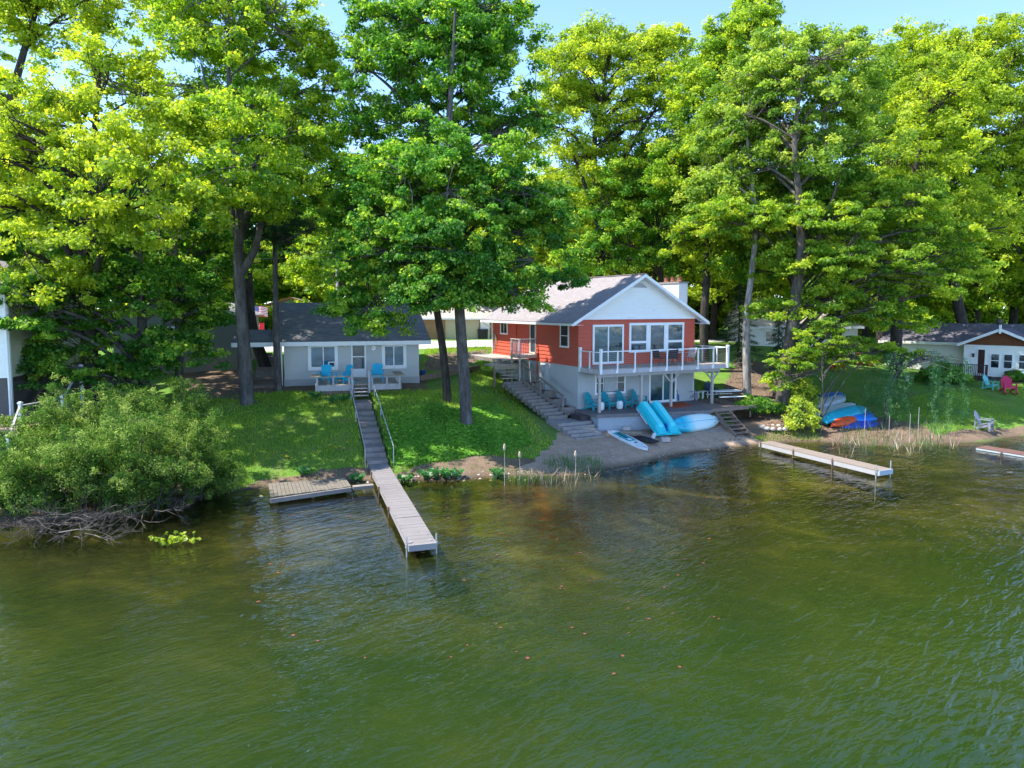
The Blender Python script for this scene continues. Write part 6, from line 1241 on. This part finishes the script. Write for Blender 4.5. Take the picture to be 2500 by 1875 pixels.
tree('maple_tree', 'slender second trunk maple left of the chimney pots', Vector((10.6, 57, zg(10.6, 57))), pth(57, (1596, 700), (1598, 600), (1592, 500)), .17, [lob(1545, 500, 57, 120, 90, 3.5), lob(1620, 400, 57.5, 90, 80, 3)], Lm, 'bark_dark', 110, 160, .27, 1.1, seed=23, limbs=10)
b_ = Vector((14.2, 50.5, zg(14.2, 50.5)))
tree('maple_tree', 'very tall maple with dark trunk right of the red house', b_, pth(50.5, (1718, 800), (1728, 640), (1735, 500), (1745, 350), (1760, 200), (1790, 60)), .3, [lob(1740, 250, 51.5, 110, 130, 4), lob(1800, 120, 51, 90, 90, 3.5), lob(1690, 420, 51.5, 110, 110, 4), lob(1840, 50, 51, 70, 60, 2.8), lob(1720, 580, 51, 100, 70, 3), lob(1790, 640, 50.5, 90, 60, 2.6)], Lm, 'bark_dark', 280, 180, .26, 1.05, seed=24, limbs=22)
b_ = G(1826, 968)
tree('birch_tree', 'pale mottled trunk tree right of the picnic table', b_, pth(b_.y, (1822, 860), (1824, 760), (1836, 660), (1845, 540), (1830, 400), (1820, 300)), .22, [lob(1800, 350, 47, 120, 110, 3.5), lob(1760, 480, 46, 100, 80, 3), lob(1860, 560, 46, 80, 70, 2.5), lob(1830, 250, 47, 90, 90, 3)], Sv, 'bark_birch', 170, 190, .24, .95, seed=25, limbs=14)
b_ = G(1905, 1005)
tree('maple_tree', 'large silver green maple with forked trunk on the right bank', b_, pth(b_.y, (1918, 920), (1930, 820), (1945, 700), (1955, 600), (1950, 480), (1940, 340), (1960, 180)), .40,
     [lob(1880, 260, 46, 150, 130, 4.5), lob(2000, 200, 46, 140, 120, 4.5), lob(1950, 400, 45.5, 170, 100, 4.5), lob(2060, 330, 46, 110, 110, 4), lob(1830, 400, 46, 120, 100, 3.5), lob(1920, 140, 46, 110, 70, 3.5), lob(2080, 180, 47, 80, 100, 3)],
     Sv, 'bark_brown', 300, 180, .24, 1.0, seed=26, limbs=28, extra=[(pth(b_.y, (1932, 835), (1975, 790), (2020, 745), (2050, 690, 1)), .2), (pth(b_.y, (1946, 690), (1985, 620, .5), (2020, 520, 1), (2060, 400, 1.5)), .16)])
tree('maple_tree', 'spreading maple with bright layered lower boughs on the right bank', Vector((17.2, 45.0, zg(17.2, 45))), pth(45, (1940, 760), (1955, 640), (1985, 560), (2040, 500)), .26,
     [lob(1830, 530, 43.5, 150, 50, 2.8), lob(1980, 540, 43, 150, 55, 3), lob(1750, 560, 44, 80, 45, 2), lob(2090, 640, 43.5, 160, 70, 3), lob(1980, 650, 43, 140, 60, 2.8), lob(2250, 590, 44.5, 130, 60, 3), lob(2180, 500, 45, 130, 80, 3), lob(2040, 745, 43, 120, 50, 2.3), lob(2230, 700, 44.5, 140, 60, 3), lob(2170, 780, 44, 110, 45, 2.4), lob(2340, 660, 46, 90, 60, 2.6), lob(1890, 760, 43.5, 70, 40, 1.7)],
     Lm, 'bark_brown', 350, 180, .24, .95, flat=.42, seed=27, limbs=34)
tree('maple_tree', 'dark trunk maple standing close behind the forked trunk', Vector((18.9, 48.5, zg(18.9, 48.5))), pth(48.5, (1935, 760), (1938, 600), (1945, 450)), .26, [lob(1960, 500, 49, 150, 100, 3.5), lob(2080, 560, 49, 120, 110, 3.5), lob(1870, 650, 49, 120, 70, 3)], Gr, 'bark_dark', 170, 180, .26, 1.05, seed=28, limbs=14)
for k, (u, y, r0, lb, lf) in enumerate(((2046, 63, .34, 'background maple whose trunk stands right beside the cedar deck', Gr), (2114, 65, .3, 'background maple with straight dark trunk on the sunny verge', Lm), (2152, 61, .42, 'thick trunk maple with leaning base left of the white house', Gr), (2190, 53, .42, 'broad twin trunk maple at the left end of the white house', Yl))):
    x = (u-PU)/FPX*y
    tree('maple_tree', lb, Vector((x, y, zg(x, y))), pth(y, (u, 780), (u+10, 640), (u+40, 450), (u+60, 300)), r0, [lob(u+60, 400, y, 130, 130, 5), lob(u-20, 560, y, 130, 90, 5), lob(u+150, 560, y+1, 130, 110, 5), lob(u+30, 690, y, 100, 45, 3.5), lob(u+120, 250, y+1, 120, 110, 5)], lf, 'bark_dark', 190, 160, .29, 1.25, seed=40+k, limbs=14, group='trees behind the right lawn')
tree('oak_tree', 'golden green oak crowning the upper right of the picture', Vector((40, 60, zg(40, 60))), pth(60, (2330, 700), (2310, 520), (2290, 380), (2330, 220), (2400, 110)), .42, [lob(2320, 170, 60, 120, 90, 5), lob(2430, 130, 60, 100, 80, 4.5), lob(2260, 300, 60, 130, 110, 5), lob(2400, 300, 60, 150, 110, 5), lob(2340, 430, 60, 150, 90, 5), lob(2480, 220, 61, 90, 110, 4), lob(2200, 150, 61, 70, 80, 4)], Yl, 'bark_dark', 330, 170, .29, 1.2, seed=50, limbs=26, extra=[(pth(60, (2310, 520), (2370, 420), (2440, 320)), .2)])
tree('oak_tree', 'yellow oak at the right edge leaning over the white house', Vector((50, 62, zg(50, 62))), pth(62, (2530, 700), (2500, 520), (2470, 400)), .36, [lob(2450, 430, 61, 120, 100, 5), lob(2500, 560, 61, 110, 90, 5), lob(2390, 560, 60, 110, 80, 4.5), lob(2540, 380, 62, 90, 120, 4), lob(2560, 650, 62, 90, 80, 4)], Yl, 'bark_dark', 220, 170, .29, 1.2, seed=51, limbs=16)
# weeping willow, sapling, spruces, shrubs
b_ = G(2165, 1042)
wl = empty('willow_tree', b_, 0, 'small weeping willow with trailing dark green strands on the right bank', 'tree')
tk = MB(); wp = ctrl([Vector((0, 0, -.2)), Vector((-.1, 0, 1.0)), Vector((.15, .1, 2.3)), Vector((.75, .3, 3.4))], 6); tk.tube(wp, [.12-.07*i/(len(wp)-1) for i in range(len(wp))], 9, False)
r = np.random.RandomState(8); cl = []
for k in range(46):
    a = r.rand()*6.28; rr = .4+2.6*r.rand()**.6; s0 = Vector((.75, .3, 3.3+.3*r.rand())); ex_ = Vector((1.9+rr*math.cos(a)*1.0, .9+rr*.9*math.sin(a), 3.9+.8*r.rand()-rr*.12)); low = max(.25, 1.0*r.rand()+(.3 if math.sin(a) > 0 else 0)); 
    tk.tube([s0, s0.lerp(ex_, .6)+Vector((0, 0, .4)), ex_], [.025, .015, .008], 4, False)
    for j in range(12): z = ex_.z+(low-ex_.z)*j/11; cl.append((ex_.x+.12*math.sin(j+k), ex_.y+.1*math.cos(j*1.3+k), z))
tk.build('trunk', 'bark_grey', wl, smooth=True, uv=False); cl = np.array(cl); leaves(cl, np.full(len(cl), .24), 20, .11, 1.1, 77, wl, 'leaf_willow', droop=.1, up=.1, narrow=.22)
b_ = G(2002, 1058)
tree('sapling_tree', 'thin leaning maple sapling in front of the boat pile', b_, [b_+Vector(q) for q in ((.03, 0, 1), (.12, .1, 2.4), (.1, .3, 4.0))], .06, [lob(1960, 880, 41.5, 90, 45, 1.3), lob(2060, 870, 41.5, 80, 32, 1.2), lob(1900, 940, 41.5, 50, 30, .9), lob(2010, 820, 41.5, 80, 40, 1.2), lob(2100, 860, 42.5, 90, 40, 1.3), lob(2180, 870, 43, 70, 30, 1.2)], Lm, 'bark_brown', 110, 110, .19, .6, flat=.4, seed=60, limbs=14, r1=.015)
def shrub(label, u, v, w_, h, leaf, seed, n=60, per=150, size=.13, group=None, name='shrub', y=None, narrow=.4, crad=.5, base_dz=0):
    b_ = G(u, v) if y is None else Vector(((u-PU)/FPX*y, y, zg((u-PU)/FPX*y, y)))
    return tree(name, label, b_, [b_+Vector((.05, 0, h*.3)), b_+Vector((-.05, .05, h*.75))], .035, [((b_.x, b_.y, b_.z+h*.42), (w_*.5, w_*.5, h*.42)), ((b_.x-w_*.3, b_.y-w_*.2, b_.z+h*.33), (w_*.3, w_*.35, h*.4)), ((b_.x+w_*.3, b_.y-.1, b_.z+h*.28), (w_*.3, w_*.35, h*.36)), ((b_.x+w_*.12*math.sin(seed), b_.y, b_.z+h*.72), (w_*.16, w_*.2, h*.34)), ((b_.x-w_*.25*math.cos(seed*2), b_.y, b_.z+h*.6), (w_*.14, w_*.2, h*.3))], leaf, 'bark_brown', n, per, size, crad, .75, seed, 'shrub', group, 10, .15, .01, hollow=.35, up=.55, narrow=narrow)
shrub('bright yellow green shrub between the fire ring and the boats', 1952, 1052, 1.7, 2.0, 'leaf_gold', 61, 45, 120, .16, narrow=.55)
shrub('yellow leaved shrub growing at the foot of the forked trunk', 1958, 1012, 1.6, 2.6, 'leaf_gold', 62, 36, 110, .16, narrow=.55)
GB = 'wild shrubs on the left shore'
def wild(label, u, v, w_, h, seed):               # many arching stems, each feathered with narrow leaves
    b_ = G(u, v); r = np.random.RandomState(seed); o = empty('shrub', b_, 0, label, 'shrub', GB); tk = MB(); cl = []; rd = []
    for k in range(int(9*w_)):
        a = r.rand()*6.283; q = Vector((math.cos(a), math.sin(a), 0)); s0 = q*(w_*.3*r.rand()**.5); lean = w_*(.12+.33*r.rand()); top = h*(.45+.75*r.rand()**1.2)
        p1 = s0+q*lean*.35+Vector((0, 0, top*.6)); p2 = s0+q*lean*.75+Vector((0, 0, top*.95)); p3 = s0+q*lean*1.15+Vector((r.randn()*.1, r.randn()*.1, top*(.8+.3*r.rand())))
        st = ctrl([s0-Vector((0, 0, .15)), p1, p2, p3], 4); tk.tube(st, [.022*(1-.8*i/(len(st)-1)) for i in range(len(st))], 5, False)
        for p in st[2:]:
            f = .16+.26*r.rand(); cl.append((p.x+r.randn()*.12, p.y+r.randn()*.12, p.z+r.randn()*.08)); rd.append(f)
            if r.rand() < .6: e = p+Vector((r.randn()*.35, r.randn()*.35, .15+r.randn()*.2)); tk.tube([p, e], [.008, .003], 4, False); cl.append(tuple(e)); rd.append(f*.8)
    tk.build('stems', 'bark_brown', o, uv=False); leaves(np.array(cl), np.array(rd), 78, .085, 1.0, seed, o, 'leaf_shrub', 'foliage', droop=.1, up=.4, narrow=.3)
for k, (u, v, w_, h, lb) in enumerate(((60, 1238, 3.6, 2.1, 'wild shrub at the far left shoreline by the tree stump'), (190, 1250, 3.6, 2.3, 'wild shrub hanging over the left dead branches'), (330, 1242, 3.8, 2.8, 'largest pale flowered wild shrub in the middle of the left shore'), (430, 1222, 3.0, 2.7, 'wild shrub with bare twigs at its foot left of the shore platform'), (260, 1140, 4.0, 2.8, 'wild shrub below the low dark maple trunk'), (410, 1120, 3.0, 2.7, 'upper right wild shrub bordering the lawn'), (130, 1130, 3.0, 1.8, 'wild shrub beside the white stair posts'), (515, 1200, 1.3, 1.0, 'small low shrub closing the left shrub bank toward the platform'))):
    wild(lb, u, v, w_, h, 70+k)
for k, (u, v, w_, h, lb) in enumerate(((1836, 1000, 2.0, .9, 'low green shrub at the right corner of the side deck'), (1880, 1010, 1.6, .8, 'low green shrub left of the forked trunk base'), (2330, 935, 2.2, .9, 'clipped green shrub under the white house porch'), (2290, 935, 3.0, 1.4, 'wide dark shrub left of the white house porch'), (2480, 930, 1.8, .8, 'low shrub below the white house windows'))):
    shrub(lb, u, v, w_, h, 'leaf_deep', 80+k, int(18*w_*h)+8, 130, .14, None, narrow=.5, crad=.4)
def spruce(label, base, h, w_, seed, bare=.0, leaf='leaf_dark'):
    o = empty('spruce_tree', base, 0, label, 'tree', 'spruces on the wooded slope'); r = np.random.RandomState(seed); tk = MB(); tk.tube([(0, 0, -.2), (0, 0, h)], [.09, .01], 8, False); cl = []; dead = MB()
    for k in range(int(h*9)):
        z = h*(.06+.92*k/(h*9)); R_ = w_*(1-z/h)**.8*(.7+.5*r.rand()); a = k*2.4+r.rand(); tip = (R_*math.cos(a), R_*math.sin(a), z-.25*R_)
        (dead if z < bare*h else tk).tube([(0, 0, z), (tip[0]*.5, tip[1]*.5, z+.02), tip], [.022, .014, .006], 4, False)
        if z < bare*h: 
            for j in range(3): f = .4+.2*j; dead.tube([(tip[0]*f, tip[1]*f, z-.1*R_*f), (tip[0]*f+r.randn()*.25, tip[1]*f+r.randn()*.25, z-.5*R_*f-.2)], [.01, .004], 4, False)
            continue
        for j in range(int(2+R_*5)): f = (j+1)/(2+R_*5); cl.append((tip[0]*f, tip[1]*f, z-.25*R_*f))
    tk.build('trunk', 'bark_brown', o, uv=False)
    if dead.v: dead.build('dead_branches', 'twig_grey', o, uv=False)
    cl = np.array(cl); leaves(cl, np.full(len(cl), .26), 26, .12, .5, seed, o, leaf, droop=.5, up=.5, narrow=.16); return o
spruce('dark spruce standing between the pale trunk and the forked maple', G(1896, 985), 5.6, 1.6, 90, .35); b_ = G(1815, 945); spruce('half dead spruce with drooping grey branches behind the picnic table', b_, 3.2, 1.6, 91, .8)
spruce('dark spruce on the slope just left of the pale mottled trunk', Vector((17.6, 54, zg(17.6, 54))), 7.5, 2.0, 92, .1); spruce('dark spruce behind the forked trunk on the slope', Vector((21.5, 53, zg(21.5, 53))), 5.0, 1.8, 93, .2)
# background trees: four kinds, each tree a thing of its own with shared leaf data
def bgproto(seed, leaf, h, w_, label):
    return tree('background_tree', label, (0, 0, 0), [(.1, 0, h*.3), (-.2, .1, h*.6), (.1, 0, h*.9)], .3, [((0, 0, h*.62), (w_*.5, w_*.5, h*.36)), ((w_*.25, -.5, h*.45), (w_*.36, w_*.36, h*.25)), ((-w_*.28, -.3, h*.5), (w_*.34, w_*.36, h*.26)), ((0, -w_*.2, h*.3), (w_*.4, w_*.3, h*.2))], leaf, 'bark_dark', 170, 120, .42, 1.5, .7, seed, 'tree', 'trees beyond the drive', 12)
PB = [bgproto(200, 'leaf_lime', 15, 11, ''), bgproto(201, 'leaf_yellow', 15, 12, ''), bgproto(202, 'leaf_green', 15, 11, ''), bgproto(203, 'leaf_lime', 12, 12, '')]
used = [False]*4; r = np.random.RandomState(31)
KN = ['lime green', 'golden green', 'plain green', 'broad lime green']
bgs = []
for u, y, s in [(-120, 62, 1.0), (20, 66, .95), (150, 70, 1.0), (290, 66, .9), (420, 72, .95), (540, 84, .9), (640, 96, .85), (730, 92, .85), (830, 90, 1.0), (910, 82, .95), (1000, 88, 1.0), (1090, 84, .95), (1190, 80, 1.05), (1290, 76, 1.0), (1370, 72, .9), (1450, 86, 1.1), (1540, 78, .95), (1640, 74, 1.0), (1740, 70, .95), (1830, 80, 1.0), (1920, 84, 1.05), (2010, 88, 1.0), (2100, 92, 1.05), (2190, 84, 1.0), (2290, 82, 1.05), (2380, 78, .95), (2470, 80, 1.05), (2570, 76, 1.0), (2680, 70, 1.1),
                (-40, 90, 1.1), (220, 95, 1.05), (360, 105, 1.1), (480, 112, 1.0), (700, 118, 1.0), (860, 112, 1.1), (1060, 110, 1.15), (1250, 108, 1.1), (1400, 112, 1.15), (1600, 106, 1.1), (1790, 110, 1.15), (1960, 112, 1.15), (2150, 112, 1.2), (2330, 104, 1.15), (2520, 102, 1.15)]:
    bgs.append((u, y, s))
for i, (u, y, s) in enumerate(bgs):
    k = int(r.randint(4)); o = PB[k] if not used[k] else copy_tree(PB[k]); used[k] = True
    x = (u-PU)/FPX*y; o.location = (x, y, zg(x, y)); o.rotation_euler = (0, 0, r.rand()*.5-.25); f = 1.25*s*(.9+.25*r.rand()); o.scale = (f*1.05, f, f)
    o['label'] = '%s tree in the far wood across the drive' % KN[k]; o['group'] = '%s trees in the far wood' % KN[k]
for k in range(4):
    if not used[k]:
        for ch in list(PB[k].children): bpy.data.objects.remove(ch)
        bpy.data.objects.remove(PB[k])
hb0 = None; r = np.random.RandomState(77)
for k in range(20):
    y = 76+14*r.rand(); u = -100+145*k+r.randn()*20; x = (u-PU)/FPX*y
    if hb0 is None: o = hb0 = tree('background_bush', '', (0, 0, 0), [(0, 0, .8), (.1, 0, 2)], .06, [((0, 0, 2.2), (4.2, 2.4, 2.4)), ((-2.4, -.4, 1.4), (2.6, 2, 1.6)), ((2.5, -.3, 1.5), (2.6, 2, 1.7))], 'leaf_lime', 'bark_dark', 110, 130, .36, 1.2, .8, 230, 'shrub', None, 10)
    else: o = copy_tree(hb0)
    o.location = (x, y, zg(x, y)); s = .8+.6*r.rand(); o.scale = (s*1.1, s, s*.95); o.rotation_euler = (0, 0, r.rand()*3); o['label'] = 'low lime green bush in the undergrowth beyond the gravel drive'; o['group'] = 'bushes beyond the drive'
# ------------------------------------------------------------------ shore details
def brush(u, v, L, ang, seed, label, n=26):
    r = np.random.RandomState(seed); p = P(u, v, .15); m_ = MB()
    def grow(a, d, l, rad, dep):
        b1 = a+d*l*.5+Vector(r.randn(3)*.05*l); b2 = b1+(d+Vector(r.randn(3)*.25))*l*.5
        m_.tube([a, b1, b2], [rad, rad*.75, rad*.4], 5, False)
        if dep > 0:
            for q in range(4 if dep > 1 else 3): s = b1.lerp(b2, r.rand()); dd = (d+Vector((r.randn()*.55, r.randn()*.55, r.randn()*.35+.1))).normalized(); grow(s, dd, l*(.45+.25*r.rand()), rad*.5, dep-1)
    for k in range(n):
        a = Vector(((k/n-.5)*L*.5, .4*r.rand(), .1+.3*r.rand())); th = ang+r.randn()*.5; grow(a, Vector((math.cos(th), math.sin(th), .05+.2*r.rand())).normalized(), .7+.9*r.rand(), .02, 3 if k % 3 == 0 else 2)
    o = m_.build('dead_branches', 'twig_grey', uv=False); o.location = p; return tag(o, label, 'dead branches')
brush(70, 1300, 3, -1.3, 1, 'grey dead branches reaching over the water at the far left', 12); brush(190, 1285, 3, -.9, 2, 'tangled grey dead branches below the left shrubs', 9); brush(330, 1275, 3, -1.2, 3, 'pale dead twigs hanging into the water under the largest shrub', 7); brush(380, 1230, 2.4, -1.2, 4, 'upright bare twigs inside the largest left shrub', 9); brush(180, 1330, 2, -1.0, 5, 'low dead branch fork lying out in the shallow water', 4)
def rod(name, u, v, z, h, label, group, head=True):
    p = P(u, v, z); p.z = min(0, z)-.3; o = empty(name, p, 0, label, 'cattail', group); MB().tube([(0, 0, 0), (.03, 0, h*.5), (.01, 0, h)], [.014, .011, .007], 6).build('stalk', 'post_tan', o)
    MB().lathe([(.01, h-.05), (.05, h), (.06, h+.08), (.045, h+.2), (.01, h+.26)], 8, (.01, 0, 0)).build('seed_head', 'cattail_head', o)
    for s in (-1, 1): MB().add([(.0, -.015, 0), (.0, .015, 0), (s*.12, .01, h*.45), (s*.2, 0, h*.62)], [(0, 1, 2, 3)]).build('leaf_blade', 'reed_leaf', o)
for u, v, h, lb in ((1231, 1185, 1.85, 'tallest lone cattail standing in the water right of the dock'), (1268, 1170, 1.3, 'second cattail just right of the tallest one'), (1404, 1165, 1.25, 'cattail in front of the beach grass')): rod('cattail', u, v, 0, h, lb, 'cattails off the beach')
def reeds(name, poly, n, hmin, hmax, mat, seed, zmin=-.35, lean=.18):
    r = np.random.RandomState(seed); W = [list(P(u, v, 0))[:2] for u, v in poly]; A = np.array(W); lo_, hi = A.min(0), A.max(0); p = lo_+(hi-lo_)*r.rand(n*6, 2); p = p[inpoly(p[:, 0], p[:, 1], W)]
    k = nz(p[:, 0], p[:, 1], 1.6, seed)+r.rand(len(p))*.5 > .2; p = p[k][:n]; z = np.maximum(zg_np(p[:, 0], p[:, 1]), zmin); return blades(name, np.c_[p, z], hmin, hmax, .035, mat, seed, lean)
reeds('green_reeds', [(1270, 1175), (1310, 1145), (1395, 1125), (1470, 1135), (1480, 1160), (1400, 1180)], 350, .2, .55, 'reed_leaf', 41); reeds('dead_reeds', [(1270, 1180), (1320, 1155), (1440, 1150), (1470, 1165), (1400, 1185)], 90, .3, .8, 'dead_reed', 42, lean=.35)
reeds('green_reeds', [(1200, 1180), (1210, 1165), (1290, 1165), (1285, 1185)], 50, .3, .8, 'reed_leaf', 43); reeds('green_reeds', [(2040, 1095), (2050, 1060), (2160, 1060), (2290, 1060), (2340, 1075), (2300, 1100), (2160, 1105)], 260, .4, .9, 'reed_leaf', 44)
reeds('dead_reeds', [(2010, 1105), (2060, 1065), (2330, 1060), (2350, 1085), (2290, 1105), (2100, 1105)], 280, .2, .8, 'dead_reed', 45, lean=.5)
def rosette(u, v, h, n, seed, label, name='leafy_plant', leaf='broad_leaf', ls=.2, group='broad leaved plants', z=None):
    b_ = G(u, v) if z is None else P(u, v, z); r = np.random.RandomState(seed); o = empty(name, b_, 0, label, 'plant', group); st_m = MB(); cl = []
    for k in range(n): a = r.rand()*6.28; q = h*(.3+.8*r.rand()); p = (q*.7*math.cos(a), q*.7*math.sin(a), q*.7+.05); st_m.tube([(0, 0, 0), (p[0]*.4, p[1]*.4, p[2]*.8), p], [.008, .006, .004], 4, False); cl.append(p)
    st_m.build('stems', leaf, o, uv=False); leaves(np.array(cl), np.full(n, .06), 3, ls, .6, seed, o, leaf, 'leaves', up=.9, narrow=.6)
for k, (u, v, h, lb) in enumerate(((1045, 1172, .5, 'broad leaved plant at the waterline nearest the dock'), (1066, 1170, .55, 'broad leaved plant second along the sandy bank'), (1090, 1169, .5, 'broad leaved plant in the middle of the bank edge'), (1112, 1168, .5, 'broad leaved plant near the bank reeds'), (1215, 1166, .45, 'broad leaved plant beside the tallest cattail'), (990, 1180, .45, 'broad leaved plant against the right side of the dock'), (742, 1160, .35, 'leafy weed on the soil above the shore platform'), (870, 1178, .35, 'leafy weed between platform and dock'), (770, 975, .5, 'leafy plant at the left corner of the cottage deck'), (812, 985, .45, 'leafy plant in front of the cottage deck left half'), (840, 982, .45, 'leafy plant beside the cottage deck steps'), (1418, 1014, .35, 'small weed tuft at the foot of the patio corner'))):
    rosette(u, v, h, 26, 300+k, lb)
for k, (u, v) in enumerate(((392, 1332), (410, 1336), (425, 1334), (441, 1332), (472, 1330))): rosette(u, v, .42, 9, 330+k, 'yellow green water plant sprig standing in the left shallows', 'water_plant', 'leaf_gold', .12, 'water plant sprigs', 0)
# floating lily pads
lp0 = None; r = np.random.RandomState(17)
def pad_mesh():
    m_ = MB(); n = 14; vs = [(0, 0, .012)]+[(.09*math.cos(a), .075*math.sin(a), .012+.006*math.sin(3*a)) for a in np.linspace(.25, 6.03, n)]
    m_.add(vs, [(0, i, i+1) for i in range(1, n)]); m_.add([(x, y, z-.01) for x, y, z in vs], [(0, i+1, i) for i in range(1, n)]); return m_
spots = []
while len(spots) < 72:
    u, v = r.rand()*1150+620, 1215+430*r.rand()**2.0
    if 900 < u < 1080 and v < 1380: continue
    if nz(np.array([u/90.]), np.array([v/60.]), 1., 5)[0]+r.rand()*.3 > .0: spots.append((u, v))
for k, (u, v) in enumerate(spots):
    if lp0 is None: o = lp0 = pad_mesh().build('lily_pad', 'lily_pad', uv=False)
    else: o = lp0.copy(); COL.objects.link(o)
    o.location = P(u, v, .004); o.rotation_euler = (0, 0, r.rand()*6.28); s = .26+.3*r.rand(); o.scale = (s, s, s); tag(o, 'small reddish lily pad floating on the open water', 'lily pad', 'floating lily pads')
# dandelions on the left lawn
d0 = None
for k in range(26):
    c_ = [(683, 1045), (808, 1105), (650, 1130), (815, 1100), (720, 1120), (950, 1060)][k % 6]; u, v = c_[0]+r.randn()*22, c_[1]+r.randn()*10; p = G(u, v)
    if d0 is None:
        d0 = empty('dandelion', p); MB().tube([(0, 0, 0), (.01, 0, .2)], .006, 5).build('stem', 'reed_leaf', d0); MB().lathe([(.01, .19), (.045, .2), (.04, .225), (.0, .235)], 8).build('flower', 'flower_yellow', d0); o = d0
    else: o = copy_tree(d0)
    o.location = p; tag(o, 'yellow dandelion flowering in the left lawn', 'flower', 'dandelions in the left lawn')
for nm in ('ground_tmp',): bpy.data.materials.remove(MATS[nm])
